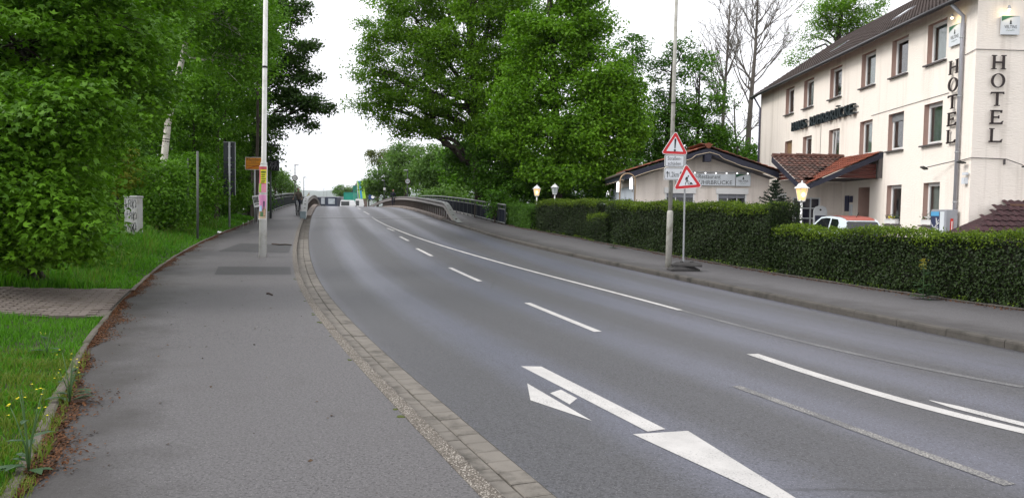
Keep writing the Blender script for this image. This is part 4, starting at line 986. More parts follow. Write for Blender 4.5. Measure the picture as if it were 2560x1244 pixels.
for xx in (8, 41.5):
    m = MB(); m.prism([(-.008,0),(.008,0),(.008,.15),(-.008,.15)], o+n*.007+u*xx*S1+v*6.5*S1, u, v, n, .002); m.prism([(-.042,.11),(-.030,.105),(0,.155),(.030,.105),(.042,.11),(0,.185)], o+n*.0075+u*xx*S1+v*6.5*S1, u, v, n, .002)
    obj('arrow', m, M['ink'], p)
# portable road works sign
CY_ = PY-.55
wb = Vector((*G(1708,676), 0)); CY_ = wb.y; wb.z = zp(CY_)
ws = thing('roadworks_sign', 'portable roadworks warning triangle on a thin post with black rubber feet', 'road sign', wb)
def foot_plate(cx, cy, z, rz, nm):
    m = MB(); L, Wd_, hh = .82, .40, .11
    P = [(-L/2,-Wd_/2),(L/2,-Wd_/2),(L/2,Wd_/2),(-L/2,Wd_/2)]; Q = [(-L/2+.13,-Wd_/2+.05),(L/2-.13,-Wd_/2+.05),(L/2-.13,Wd_/2-.05),(-L/2+.13,Wd_/2-.05)]
    ca, sa = math.cos(rz), math.sin(rz); T = lambda p, zz: (cx+p[0]*ca-p[1]*sa, cy+p[0]*sa+p[1]*ca, z+zz)
    m.v = [T(p,0) for p in P]+[T(p,.045) for p in P]+[T(p,hh) for p in Q]
    m.f = [(3,2,1,0)]+[(i,(i+1)%4,(i+1)%4+4,i+4) for i in range(4)]+[(i+4,(i+1)%4+4,(i+1)%4+8,i+8) for i in range(4)]+[(8,9,10,11)]
    for s in (-.13, .13): m.box(T((s,0), hh+.012), (.09,.22,.03), rz)
    return obj(nm, m, dull('rubber_foot', (.045,.043,.042), .8, var=.3, scale=8), ws)
foot_plate(wb.x+.0, wb.y, wb.z, .12, 'foot_plate'); foot_plate(wb.x+.10, wb.y+.02, wb.z+.125, -.30, 'foot_plate')
wt = at(1713.5, 385, CY_)
m = MB(); m.tube([wb, wt], .026, 8); obj('post', m, M['grey'], ws)
c = at(1718.5, 450, CY_-.05); pl, c, u, v, n = sign_tri(ws, c, .735, .10)
ink = M['ink']
def blob(pts, nm='symbol_part'):
    m = MB(); m.poly([c+n*.008+u*(x*.735)+v*(y*.735) for x, y in pts]); return obj(nm, m, ink, pl)
circ = lambda cx, cy, r: [(cx+r*math.cos(a*math.pi/6), cy+r*math.sin(a*math.pi/6)) for a in range(12)]
blob(circ(.045,.14,.028), 'worker_head')
blob([(-.09,.02),(-.06,.095),(-.02,.125),(.02,.115),(.025,.09),(.0,.0),(.005,-.02),(-.05,-.025),(-.035,.05),(-.07,.0)], 'worker_torso')
blob([(-.05,-.03),(-.015,-.03),(-.06,-.10),(-.075,-.175),(-.10,-.175),(-.085,-.10)], 'worker_leg'); blob([(-.02,-.03),(.005,-.02),(.03,-.10),(.03,-.175),(.005,-.175),(.005,-.10)], 'worker_leg')
blob([(.0,.0),(.01,.005),(.10,-.105),(.09,-.115)], 'shovel'); blob([(.045,-.175),(.20,-.175),(.165,-.12),(.13,-.085),(.10,-.10),(.075,-.14)], 'heap')
# ------------------------------------------------------------------ posts, cabinet, town sign, lamps on the left
def post(px, py0, py1, Y, r, name, label, cat, mat=None):
    t, bb = at(px, py0, Y), at(px, py1, Y); bb.z = verge_h(max(0, EDGE(Y)-bb.x), Y)-.1
    th = thing(name, label, cat, bb); m = MB(); m.tube([bb, t], r, 10); obj('post', m, mat or M['grey'], th, smooth=True); return th, bb, t
post(494, 378, 545, 30, .045, 'steel_post', 'thin grey steel post standing in the grass right of the birch', 'post', dull('old_post', (.11,.115,.11), .6, .2))
post(470, 395, 540, 33, .022, 'steel_post', 'thinnest steel post half hidden in the bushes beside the birch', 'post', dull('old_post2', (.08,.085,.08), .6, .2))
th, bb, t = post(573.5, 355, 530, 37, .05, 'road_sign', 'tall dark back of a direction sign on a post in the left verge', 'road sign')
dk = dull('sign_back', (.022,.026,.030), .6, var=.2)
a0, a1 = at(558, 402, 37.06), at(587, 356, 37.06); a2 = at(587, 470, 37.06); a2z = at(572, 488, 37.06).z
for (zl, zh, nm) in ((a1.z-.95, a1.z, 'sign_panel'), (a1.z-1.28, a1.z-.97, 'sign_panel'), (a1.z-1.62, a1.z-1.30, 'sign_panel'), (a2z, a1.z-1.64, 'sign_panel')):
    m = MB(); m.box(((a0.x+a1.x)/2, 37.1, (zl+zh)/2), (a1.x-a0.x, .03, zh-zl)); obj(nm, m, dk, th, bevel=.006)
m = MB(); m.box((a1.x+.012, 37.09, (a1.z+a2z)/2), (.018,.05,a1.z-a2z)); m.box(((a0.x+a1.x)/2, 37.09, a1.z+.012), (a1.x-a0.x,.05,.018)); obj('panel_rim', m, M['grey'], th)
for z in (a1.z-.2, a1.z-.75, a1.z-1.1, a1.z-1.45, a1.z-2.2): m = MB(); m.box((bb.x+.0, 37.06, z), (.16,.05,.05)); obj('clamp', m, M['grey'], th)
# cabinet with graffiti
CYb = 28.5; cl0, cr0 = at(310.5, 490, CYb), at(342.5, 490, CYb); zc1 = at(326, 489, CYb).z; zc0 = verge_h(3.5, CYb)-.1
cb = thing('utility_cabinet', 'pale grey utility cabinet covered in black graffiti in the long grass', 'cabinet', ((cl0.x+cr0.x)/2, CYb+.2, zc0))
M['cabinet'] = dull('cabinet_grey', (.42,.42,.415), .6, var=.1, scale=4, dirt=((.32,.31,.28), 3))
m = MB(); m.box(((cl0.x+cr0.x)/2, CYb+.22, (zc0+zc1)/2-.04), (cr0.x-cl0.x, .44, zc1-zc0-.08)); body = obj('body', m, M['cabinet'], cb, bevel=.01)
m = MB(); m.box(((cl0.x+cr0.x)/2, CYb+.22, zc1-.035), (cr0.x-cl0.x+.04, .50, .07)); obj('roof_cap', m, M['cabinet'], cb, bevel=.012)
m = MB(); m.box((cl0.x+.06, CYb-.012, (zc0+zc1)/2+.05), (.025,.03,.2)); obj('handle', m, M['grey'], cb)
def scrawl(lines, o, sx, sz, wd=.018):
    m = MB()
    for ln in lines:
        P = [Vector((o.x+x*sx, CYb-.004, o.z+z*sz)) for x, z in ln]
        for p, q in zip(P[:-1], P[1:]):
            d = (q-p); 
            if d.length < 1e-6: continue
            d.normalize(); e = Vector((-d.z, 0, d.x))*wd/2; m.quad(p-e-d*wd*.3, p+e-d*wd*.3, q+e+d*wd*.3, q-e+d*wd*.3)
    return obj('graffiti', m, dull('graffiti_black', (.012,.012,.014), .5), cb)
tagl = [[(.02,.95),(.06,.45),(.18,.62),(.10,.30),(.02,.42),(.10,.20)],[(.28,.80),(.40,.95),(.58,.92)],[(.33,.95),(.30,.30)],[(.30,.60),(.42,.62)],
        [(.50,.85),(.44,.55),(.50,.30),(.60,.40),(.60,.75),(.50,.85)],[(.68,1.0),(.66,.15)],[(.82,.95),(.68,.55),(.74,.20)],[(.88,.95),(.96,.60),(.86,.25),(1.0,.40)]]
hc = zc1-zc0; w_ = (cr0.x-cl0.x)*.9; o_ = Vector((cl0.x+.03, 0, zc1-.55)); scrawl(tagl, o_, w_, .42)
scrawl([[(a*.9+.08, b) for a, b in l] for l in tagl[1:]]+[[(.12,1.1),(.14,.7),(.25,.8)]], Vector((cl0.x+.05,0,zc1-.98)), w_, .38); scrawl([[(a, b+.1*math.sin(a*9)) for a, b in l] for l in tagl]+[[(.5,.9),(.55,.1),(.7,.9),(.75,.05),(.9,.8)]], Vector((cl0.x+.03,0,zc1-1.42)), w_, .40)
# town sign
TY = 41.0
th, bb, t = post(637, 395, 500, TY, .04, 'town_sign', 'yellow town exit sign crossed by a red stripe behind the white pole', 'town sign')
o = at(613, 424, TY-.06); w_ = (at(662, 424, TY).x-o.x); h_ = 31*TY/1900; u, v, n = Vector((1,0,0)), Vector((0,0,1)), Vector((0,-1,0))
m = MB(); m.prism([(0,0),(w_,0),(w_,h_),(0,h_)], o, u, v, n, .03); pn = obj('panel', m, dull('sign_yellow', (.62,.24,.018), .45), th)
ins = .02
m = MB()
for (x0,x1,y0,y1) in ((0,w_,0,.018),(0,w_,h_-.018,h_),(0,.018,0,h_),(w_-.018,w_,0,h_)): m.prism([(x0,y0),(x1,y0),(x1,y1),(x0,y1)], o+n*.002, u, v, n, .001)
obj('pale_rim', m, M['white'], pn)
m = MB()
for (x0,x1,y0,y1) in ((.03,w_-.03,.03,.042),(.03,w_-.03,h_-.042,h_-.03),(.03,.042,.03,h_-.03),(w_-.042,w_-.03,.03,h_-.03),(.04,w_-.04,h_*.50,h_*.52)): m.prism([(x0,y0),(x1,y0),(x1,y1),(x0,y1)], o+n*.003, u, v, n, .001)
obj('black_line', m, M['ink'], pn)
obj('lettering', text_mb('Menden', w_*.68, h_*.20, o+n*.005+u*(.09*w_)+v*(h_*.71), u, v, n), M['ink'], pn)
obj('lettering', text_mb('2 km', w_*.24, h_*.09, o+n*.005+u*(.33*w_)+v*(h_*.57), u, v, n), M['ink'], pn)
obj('lettering', text_mb('Fröndenberg', w_*.72, h_*.12, o+n*.004+u*(.09*w_)+v*(h_*.24), u, v, n), M['ink'], pn)
m = MB(); m.prism([(.06*w_,.08*h_),(.17*w_,.08*h_),(.97*w_,.44*h_),(.86*w_,.44*h_)], o+n*.006, u, v, n, .001); obj('red_stripe', m, dull('stripe_red', (.42,.03,.015), .45), pn)
# small leaning notice
TY = 40.5; c = at(641, 503, TY); zb_ = zp(TY)
lw = thing('notice_board', 'small white notice board leaning in the grass below the town sign', 'notice board', (c.x, TY, zb_))
Mx = Matrix.Rotation(-.18, 3, 'Y')
m = MB(); m.box((c.x, TY, c.z), (.34,.03,.62), M=Mx); pb = obj('board', m, M['white'], lw)
m = MB()
for k in range(4): m.box(Vector((c.x, TY-.019, c.z))+Mx @ Vector((-.11+k*.07, 0, .08)), (.05,.006,.32), M=Mx)
m.box(Vector((c.x, TY-.019, c.z))+Mx @ Vector((0,0,-.16)), (.24,.006,.05), M=Mx); obj('print', m, M['ink'], pb)
m = MB(); m.tube([(c.x+.05, TY+.03, zb_-.1), (c.x, TY+.03, c.z+.1)], .02, 6); obj('stake', m, M['grey'], lw)
# street lamps on the bridge
def street_lamp(px, py, Y, arm, label, x50=None):
    t = at(px, py, Y); zb_ = zp(Y)-.05; th = thing('street_lamp', label, 'street lamp', (t.x, Y, zb_), group='street lamps on the bridge')
    m = MB(); m.tube([(t.x,Y,zb_),(t.x,Y,zb_+1.0),(t.x,Y,t.z-.1)], [.075,.06,.045], 10); obj('post', m, M['rail'], th, smooth=True)
    m = MB(); d = 1 if arm > 0 else -1; L = abs(arm)
    prof = [(0,.05,.07),(.12,.13,.10),(.45,.16,.10),(.8,.13,.07),(1.0,.03,.02)]; N = 8
    for (s, w, h) in prof:
        for k in range(N):
            a = 2*math.pi*k/N; m.v.append((t.x-d*.06+d*s*L, Y+w*math.cos(a), t.z-.05+h*.6*math.sin(a)-.05*s*L))
    m.f = [(i*N+k, i*N+(k+1)%N, (i+1)*N+(k+1)%N, (i+1)*N+k) for i in range(len(prof)-1) for k in range(N)]+[tuple(range(N)), tuple(range((len(prof)-1)*N, len(prof)*N))]
    obj('lamp_head', m, M['rail'] if Y < 60 else M['grey'], th, smooth=True)
    if x50:
        c = at(px, x50, Y-.09); C = lambda r, dy: [(c.x+r*math.cos(a*math.pi/12), c.y-dy, c.z+r*math.sin(a*math.pi/12)) for a in range(24)]
        m = MB(); m.poly(C(.30,0)); m.tube([(c.x,c.y,c.z),(c.x,c.y+.02,c.z)], .30, 24); s = obj('speed_sign', m, dull('speed_red', (.30,.05,.05) if px > 900 else (.10,.045,.05), .45), th)
        m = MB(); m.poly(C(.225,.01)); obj('white_field', m, dull('speed_white', (.66,.66,.66), .4), s)
        obj('lettering', text_mb('50', .31, .22, (c.x-.155, c.y-.016, c.z-.11), (1,0,0), (0,0,1), (0,-1,0)), M['ink'], s)
    return th, t
th, t = street_lamp(676.5, 361, 45.5, .62, 'dark street lamp with speed display panel beside the white pole')
c = at(684, 414, 45.35); m = MB(); m.box((c.x, 45.35, c.z), (.66,.12,.62)); dp_ = obj('speed_display', m, dull('display_black', (.014,.013,.016), .35), th, bevel=.02)
m = MB()
for k in range(9):
    x = c.x-.22+k*.055; m.tube([(x, 45.28, c.z-.15+.12*math.sin(k*2.1)), (x+.05, 45.28, c.z+.10+.12*math.sin(k*1.3))], .008, 4)
m.tube([(c.x-.25+k*.05, 45.28, c.z+.2+.03*math.sin(k)) for k in range(10)], .008, 4)
obj('graffiti', m, dull('grey_scrawl', (.25,.24,.26), .5), dp_)
street_lamp(737.5, 411, 82, .55, 'street lamp with speed limit disc behind the cyclist', 445)
street_lamp(759.5, 442, 112, .5, 'far street lamp right of the cyclist on the left footway')
street_lamp(1019, 424, 76, -.5, 'street lamp with red rimmed speed limit disc before the right hand trees', 453)
th, t = street_lamp(961, 450, 108, -.5, 'far street lamp in front of the bright trees right of the road')
c = at(961, 472, 107.8); m = MB(); m.box((c.x, 107.9, c.z), (.32,.03,.32)); obj('small_sign', m, M['white'], th)
# ------------------------------------------------------------------ garden lanterns
def lit_glass(name, col, e):
    t = NT(name); lw_ = t.new('ShaderNodeLayerWeight'); lw_.inputs[0].default_value = .5
    return t.out(t.pbsdf(col, .35, 0, .4, emit=(1.0,.62,.22), es=e))
def lantern(px, ptop, Y, label, lit, zg):
    t = at(px, ptop, Y); S_ = .235; th = thing('garden_lantern', label, 'lantern', (t.x, Y, zg), group='white garden lanterns')
    z = t.z
    m = MB(); m.tube([(t.x,Y,zg),(t.x,Y,z-.62)], .035, 10); obj('post', m, M['white'], th, smooth=True)
    m = MB(); m.lathe((t.x,Y,z), [(S_,-.245),(S_,-.22),(S_*.72,-.185),(S_*.5,-.11),(S_*.36,-.09),(S_*.15,-.075),(.018,-.06),(.03,-.04),(.012,0)], 6); obj('roof', m, M['white'], th)
    m = MB(); m.lathe((t.x,Y,z), [(S_*.78,-.245),(S_*.46,-.60)], 6); obj('glass', m, lit_glass('lit_lantern_glass', (.9,.6,.3), .5) if lit else dull('frosted_glass', (.42,.46,.47), .3), th)
    fr = MB()
    for k in range(6):
        a = 2*math.pi*k/6; fr.tube([(t.x+S_*.79*math.cos(a),Y+S_*.79*math.sin(a),z-.245),(t.x+S_*.47*math.cos(a),Y+S_*.47*math.sin(a),z-.60)], .011, 4)
    obj('frame', fr, M['white'], th)
    m = MB(); m.lathe((t.x,Y,z), [(S_*.5,-.60),(S_*.52,-.625),(.05,-.66)], 6); obj('base_ring', m, M['white'], th)
    if lit:
        m = MB(); m.lathe((t.x, Y-S_*.5, z-.43), [(.015,-.07),(.04,-.02),(.04,.03),(.015,.07)], 10); bu = obj('bulb', m, M['warm_bulb'], th)
        l = bpy.data.lights.new('lantern_light', 'POINT'); l.energy = 6; l.color = (1,.72,.35); l.shadow_soft_size = .15
        lo = bpy.data.objects.new('lantern_light', l); COL.objects.link(lo); lo.parent = th; lo.location = Vector((t.x, Y, z-.42))-world_off(th)
    return th
lantern(2005.5, 451, 23.2, 'lit white lantern at the step between the hedges near the car', True, .2)
lantern(1342.5, 461, 42.0, 'lit white lantern on a post above the small bright hedge', True, .6)
lantern(1387.5, 458, 43.5, 'unlit white lantern beside the lit one behind the long hedge', False, .6)
# arched tube
a0, a1 = at(1548, 552, 31.5), at(1587, 500, 31.5)
arch = thing('garden_arch', 'thin brass coloured tube arch rising out of the hedge', 'arch', (a0.x, 31.5, .3)); r_ = (a1.x-a0.x)/2; cx = (a0.x+a1.x)/2; zt_ = at(1567, 433.5, 31.5).z-r_
m = MB(); m.tube([(a0.x,31.5,.2),(a0.x,31.5,zt_)]+[(cx-r_*math.cos(k*math.pi/12),31.5,zt_+r_*math.sin(k*math.pi/12)) for k in range(1,12)]+[(a1.x,31.5,zt_),(a1.x,31.5,.2)], .028, 10)
obj('tube', m, dull('brass_tube', (.36,.25,.15), .35, .5), arch, smooth=True)
# ------------------------------------------------------------------ parked car behind the hedge
def car(loc, rz):
    th = thing('parked_car', 'small white hatchback with red roof parked behind the low hedge', 'car', loc, rz)
    body = dull('car_white', (.66,.74,.78), .25, spec=.6, var=.02); red = dull('car_red', (.34,.07,.05), .3, spec=.5, var=.04); gls = dull('car_glass', (.010,.013,.014), .06, spec=.7); tyre = dull('tyre', (.02,.02,.02), .8)
    # lofted hull, local +Y forwards
    sec = [(-1.72,.30,.62,.60),(-1.66,.28,.74,.84),(-1.2,.26,.80,.93),(0,.25,.82,.95),(1.0,.26,.80,.90),(1.5,.28,.76,.78),(1.78,.32,.64,.62)]
    m = MB()
    for (y, z0, hw, z1) in sec:
        m.v += [(-hw*.94,y,z0),(-hw,y,(z0+z1)/2),(-hw*.95,y,z1),(hw*.95,y,z1),(hw,y,(z0+z1)/2),(hw*.94,y,z0)]
    n = 6; m.f = [(j*n+i, j*n+(i+1)%n, (j+1)*n+(i+1)%n, (j+1)*n+i) for j in range(len(sec)-1) for i in range(n)]+[tuple(range(n))[::-1], tuple(range((len(sec)-1)*n, len(sec)*n))]
    obj('body', m, body, th, world=False, bevel=.03)
    # cabin: rings of pillars
    rows = [(-1.62,.74,.94,.70),(-1.42,.66,1.36,.66),(-1.15,.64,1.50,.62),(-.3,.66,1.55,.64),(.35,.66,1.50,.63),(.75,.68,1.28,.66),(1.15,.74,.92,.72)]
    m = MB(); g = MB(); rr_ = MB()
    top = [(-1.30,1.44,.60),(-1.0,1.52,.60),(-.3,1.56,.61),(.25,1.52,.60)]
    for s in (-1, 1):
        prof = [(-1.66,.90),(-1.40,1.36),(-1.28,1.43),(-1.0,1.50),(-.3,1.54),(.28,1.50),(.62,1.30),(1.15,.92)]
        m.v += [(s*(.76-.16*max(0,(z-.9)/.62)), y, z) for y, z in prof]
    k = 8; m.f += [tuple(range(k)), tuple(range(2*k-1, k-1, -1))]+[(i, i+k, i+1+k, i+1) for i in range(k-1)]
    obj('cabin', m, body, th, world=False)
    for (y0, y1, y2, y3) in ((-1.15,-.62,-.62,-1.0),):
        pass
    for s in (-1, 1):
        X = lambda z: s*(.765-.16*max(0,(z-.9)/.62))
        for pts in ([(-1.02,.95),(-.50,.95),(-.50,1.45),(-.92,1.42),(-1.04,1.30)], [(-.40,.95),(.88,.95),(.55,1.24),(.24,1.44),(-.1,1.47),(-.40,1.46)]):
            g2 = MB(); g2.poly([(X(z)+s*.004, y, z) for y, z in pts]); obj('side_window', g2, gls, th, world=False)
    g2 = MB(); g2.poly([(-.66,-1.655,.93),(.66,-1.655,.93),(.60,-1.43,1.33),(.52,-1.405,1.36),(-.52,-1.405,1.36),(-.60,-1.43,1.33)]); obj('rear_window', g2, gls, th, world=False)
    g2 = MB(); g2.quad((-.64,1.10,.96),(.64,1.10,.96),(.56,.40,1.45),(-.56,.40,1.45)); obj('windscreen', g2, gls, th, world=False)
    g2 = MB(); top = [(-1.36,1.395),(-1.25,1.455),(-1.0,1.515),(-.3,1.556),(.26,1.52)]
    for (y, z) in top: g2.v += [(-.56,y,z+.004),(.56,y,z+.004)]
    g2.f = [(2*i,2*i+1,2*i+3,2*i+2) for i in range(len(top)-1)]; obj('roof_panel', g2, red, th, world=False, smooth=True)
    g2 = MB(); g2.tube([(.0,-1.05,1.5),(.0,-1.2,1.68)], .012, 6); obj('aerial', g2, M['black'], th, world=False)
    for s in (-1, 1):
        for y in (-1.12, 1.15):
            w = MB(); w.tube([(s*.62,y,.29),(s*.80,y,.29)], .29, 20); wo_ = obj('wheel', w, tyre, th, world=False); w = MB(); w.tube([(s*.79,y,.29),(s*.812,y,.29)], .18, 14); obj('rim', w, M['grey'], wo_, world=False)
        l = MB(); l.box((s*.66,-1.70,.80), (.12,.08,.18)); obj('tail_light', l, dull('tail_red', (.4,.02,.02), .3), th, world=False)
        l = MB(); l.box((s*.60,1.74,.62), (.2,.08,.12)); obj('headlight', l, M['panel'], th, world=False)
    return th
cc = at(2112, 541, 28.3); car((cc.x+.1, 28.9, cc.z-1.53), R(7))
# ------------------------------------------------------------------ small litter
def litter(px, py, Y=None):
    g_ = G(px, py); m = MB(); c = Vector((g_[0], g_[1], zp(g_[1])+.02))
    pts = [c+Vector((random.uniform(-.11,.11), random.uniform(-.08,.08), random.uniform(-.01,.10))) for _ in range(9)]
    bm = bmesh.new(); [bm.verts.new(p) for p in pts]; bmesh.ops.convex_hull(bm, input=bm.verts); me = bpy.data.meshes.new('litter'); bm.to_mesh(me); bm.free(); return me
tag(obj('paper_litter', litter(549, 583), M['white']), 'crumpled white paper lying at the grass edge of the pavement', 'litter')
def twig(pts, r, label, nm='twig'):
    g_ = [G(*p) for p in pts]; m = MB(); m.tube([(x, y, zp(y)+r*.8+.004*(i % 2)) for i, (x, y) in enumerate(g_)], [r*(1-.5*i/len(pts)) for i in range(len(pts))], 6)
    tag(obj(nm, m, dull('twig_bark', (.055,.04,.03), .8), smooth=True), label, 'twig')
twig([(680,611),(700,613),(715,612),(729,614)], .03, 'dark broken twig lying beside the white pole base near the kerb')
twig([(666,735),(673,735),(681,739)], .018, 'short dark twig alone in the middle of the left pavement')
# ------------------------------------------------------------------ vegetation
def bulk(name, V, F_sizes, loops, mat, parent=None, tint=None, kind='stuff', smooth=False):
    me = bpy.data.meshes.new(name); V = np.asarray(V, np.float32)
    if parent: V = V - np.array(world_off(parent), np.float32)
    me.vertices.add(len(V)); me.vertices.foreach_set('co', V.ravel())
    me.loops.add(len(loops)); me.loops.foreach_set('vertex_index', np.asarray(loops, np.int32))
    st = np.r_[0, np.cumsum(F_sizes)[:-1]].astype(np.int32)
    me.polygons.add(len(F_sizes)); me.polygons.foreach_set('loop_start', st)
    if tint is not None:
        a = me.attributes.new('tint', 'FLOAT', 'POINT'); a.data.foreach_set('value', np.asarray(tint, np.float32))
    me.materials.append(mat); me.update(calc_edges=True); me.validate()
    o = bpy.data.objects.new(name, me); COL.objects.link(o)
    if parent: o.parent = parent
    if kind: o['kind'] = kind
    return o
def unit(v): return v/np.maximum(1e-9, np.linalg.norm(v, axis=-1, keepdims=True))
SHAPES = {   # leaf outlines: list of quads in (x across, y along, z fold)
 'plain': [[(0,0,0),(.30,.45,.10),(0,1,-.06),(-.30,.45,.10)]],
 'maple': [[(0,.05,0),(.20,.5,.05),(0,1,-.10),(-.20,.5,.05)], [(0,.05,0),(.30,.18,.04),(.58,.62,-.06),(.14,.42,.04)], [(0,.05,0),(-.14,.42,.04),(-.58,.62,-.06),(-.30,.18,.04)]],
}
def leaves(P, size, shape='plain', droop=.5, up=.7, out=None, rng=RNG, var=.35):
    """P: N x 3 leaf positions -> vertices, sizes, loops, tint"""
    N = len(P); n = rng.normal(size=(N,3)); n[:,2] = np.abs(n[:,2])*.7+up
    if out is not None: n += out
    n = unit(n); t = rng.normal(size=(N,3)); t[:,2] -= droop; t = unit(t - n*(t*n).sum(1, keepdims=True)); s = np.cross(t, n)
    L = size*(1+var*rng.uniform(-1,1,N))[:,None,None]
    q = np.array([p for quad in SHAPES[shape] for p in quad], float); k = len(q)
    V = P[:,None,:] + L*(s[:,None,:]*q[None,:,0:1] + t[:,None,:]*(q[None,:,1:2]-.3) + n[:,None,:]*q[None,:,2:3])
    nq = N*k//4
    return V.reshape(-1,3), np.full(nq, 4), np.arange(N*k), np.repeat(rng.uniform(0,1,N), k)
def branch_tubes(paths, name, mat, parent, n=5):
    m = MB()
    for pts, rad in paths: m.tube(pts, rad, n, cap=False)
    return obj(name, m, mat, parent, smooth=True)
def bez(a, b, c, d, k):
    return [((1-t)**3)*a+3*((1-t)**2)*t*b+3*(1-t)*t*t*c+t**3*d for t in np.linspace(0,1,k)]
M['bark'] = dull('bark', (.045,.036,.028), .9, var=.4, scale=6, bump=.8, bscale=25)
M['bark_grey'] = dull('grey_bark', (.13,.115,.10), .9, var=.35, scale=6, bump=.6, bscale=25)
LF = dict(
 maple=foliage('maple_leaf', (.014,.056,.005), (.175,.370,.024), .28),
 maple_y=foliage('yellow_maple_leaf', (.09,.13,.012), (.22,.24,.025), .30),
 beech=foliage('beech_leaf', (.022,.080,.007), (.150,.330,.020), .32),
 birch=foliage('birch_leaf', (.028,.088,.008), (.160,.340,.024), .36),
 oak=foliage('oak_leaf', (.018,.050,.009), (.065,.130,.020), .32),
 bright=foliage('fresh_leaf', (.045,.125,.009), (.200,.390,.028), .40),
 lime=foliage('lime_leaf', (.050,.125,.010), (.200,.370,.028), .50),
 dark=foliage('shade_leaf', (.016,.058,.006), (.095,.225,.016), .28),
 far=foliage('far_leaf', (.055,.125,.025), (.140,.250,.050), .34),
 pale=foliage('sparse_leaf', (.075,.10,.03), (.16,.18,.06), .34),
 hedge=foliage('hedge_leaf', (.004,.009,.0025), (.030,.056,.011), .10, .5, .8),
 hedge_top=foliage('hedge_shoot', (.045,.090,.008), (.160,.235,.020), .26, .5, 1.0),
 bush=foliage('bright_bush_leaf', (.030,.085,.010), (.090,.200,.020), .25),
)
def lobe(px, py, Y, rx, ry, dep, n): 
    c = at(px, py, Y); s = Y/FPX; return (np.array(c), np.array([rx*s, dep, ry*s]), n)
def tree(name, label, base, trunk, lobes, leaf, size, per, sig, bark=None, group=None, shape='plain', shell=.35, cat='tree', limb_r=.09, loose=None, seed=0, twigs=True, up=.7, flat=.5):
    rng = np.random.default_rng(seed+5); th = thing(name, label, cat, base, group=group)
    tr = [np.array(p[:3]) for p in trunk]; rad = [p[3] for p in trunk]
    m = MB(); m.tube(tr, rad, 12, cap=False); obj('trunk', m, bark or M['bark'], th, smooth=True)
    paths = []; centres = []
    for (c, r, n) in lobes:
        j = int(np.argmin([np.linalg.norm(p-(c-np.array([0,0,.7*np.linalg.norm(c-p)*.6]))) for p in tr[:-1]])); a = tr[j]
        d = c-a; lb = bez(a, a+d*.3+np.array([0,0,.05*np.linalg.norm(d)]), a+d*.7+np.array([0,0,.10*np.linalg.norm(d)]), c, 8)
        lb = [p+rng.normal(size=3)*.04*np.linalg.norm(d)*(.0 if i in (0,7) else 1) for i, p in enumerate(lb)]
        r0 = min(rad[j]*.6, limb_r*(1+.3*np.linalg.norm(d)/4)); paths.append((lb, list(np.linspace(r0, .02, 8))))
        for _ in range(n):
            v = rng.normal(size=3); v /= np.linalg.norm(v); q = c+v*r*(shell+(1-shell)*rng.uniform()**.5); centres.append(q)
            if twigs:
                k = rng.integers(3, 8); a2 = lb[k]; d2 = q-a2
                paths.append((bez(a2, a2+d2*.35+np.array([0,0,.12*np.linalg.norm(d2)]), a2+d2*.7+np.array([0,0,.10*np.linalg.norm(d2)]), q, 5), [.030,.022,.015,.010,.004]))
    if paths: branch_tubes(paths, 'branches', bark or M['bark'], th, 4)
    C = np.array(centres); N = len(C)*per; idx = np.repeat(np.arange(len(C)), per)
    off = np.clip(rng.normal(size=(N,3)), -1.7, 1.7)*np.array([1,1,flat])*sig*(.6+.8*rng.uniform(size=len(C)))[idx][:,None]
    P = C[idx]+off; P[:,2] = np.maximum(P[:,2], base[2]+.05)
    V, fs, lp, ti = leaves(P, size, shape, rng=rng, up=up, out=unit(off)*.5)
    # leaves of one spray share a tone
    ti = np.clip(.5*ti+.5*np.repeat(rng.uniform(0,1,len(C))[idx], len(ti)//N), 0, 1)
    bulk('crown', V, fs, lp, leaf, th, ti)
    return th, P
def gz_left(x, y): return verge_h(max(0, EDGE(y)-x), y)
def up_trunk(px_pts, Y, r0, r1, zbase):
    P = [at(px, py, Y) for px, py in px_pts]; b0 = Vector((P[0].x, Y, zbase)); P = [b0]+P; n = len(P)
    return [(p.x, p.y, p.z, r0+(r1-r0)*i/(n-1)) for i, p in enumerate(P)]
# --- left: maples at the verge, closest to the camera
def base_of(px, Y, hf=gz_left): p = at(px, 500, Y); return (p.x, Y, hf(p.x, Y))
b0 = base_of(60, 15.0)
th, P_ = tree('maple_tree', 'big maple with broad bright leaves filling the left edge of the view', b0, up_trunk([(65,400),(70,200),(80,40),(85,-120)], 15.0, .16, .08, b0[2]),
    [lobe(40,110,14,150,130,1.3,44), lobe(230,60,15,150,110,1.3,44), lobe(120,290,13.2,170,110,1.2,50), lobe(320,200,15.5,75,95,1.2,28), lobe(60,450,13,150,110,1.1,46), lobe(145,410,14.2,65,105,1.1,34),
     lobe(140,560,12.9,75,75,.9,26), lobe(100,-60,14.5,240,90,1.4,44), lobe(-90,300,13.5,110,260,1.2,46), lobe(20,590,13.3,90,40,.7,14), lobe(70,610,13.6,80,30,.6,16), lobe(150,625,13.4,50,18,.5,9), lobe(10,640,13.4,60,20,.5,10)],
    LF['maple'], .112, 125, .30, shape='maple', seed=1, limb_r=.05, flat=.36, up=1.0)
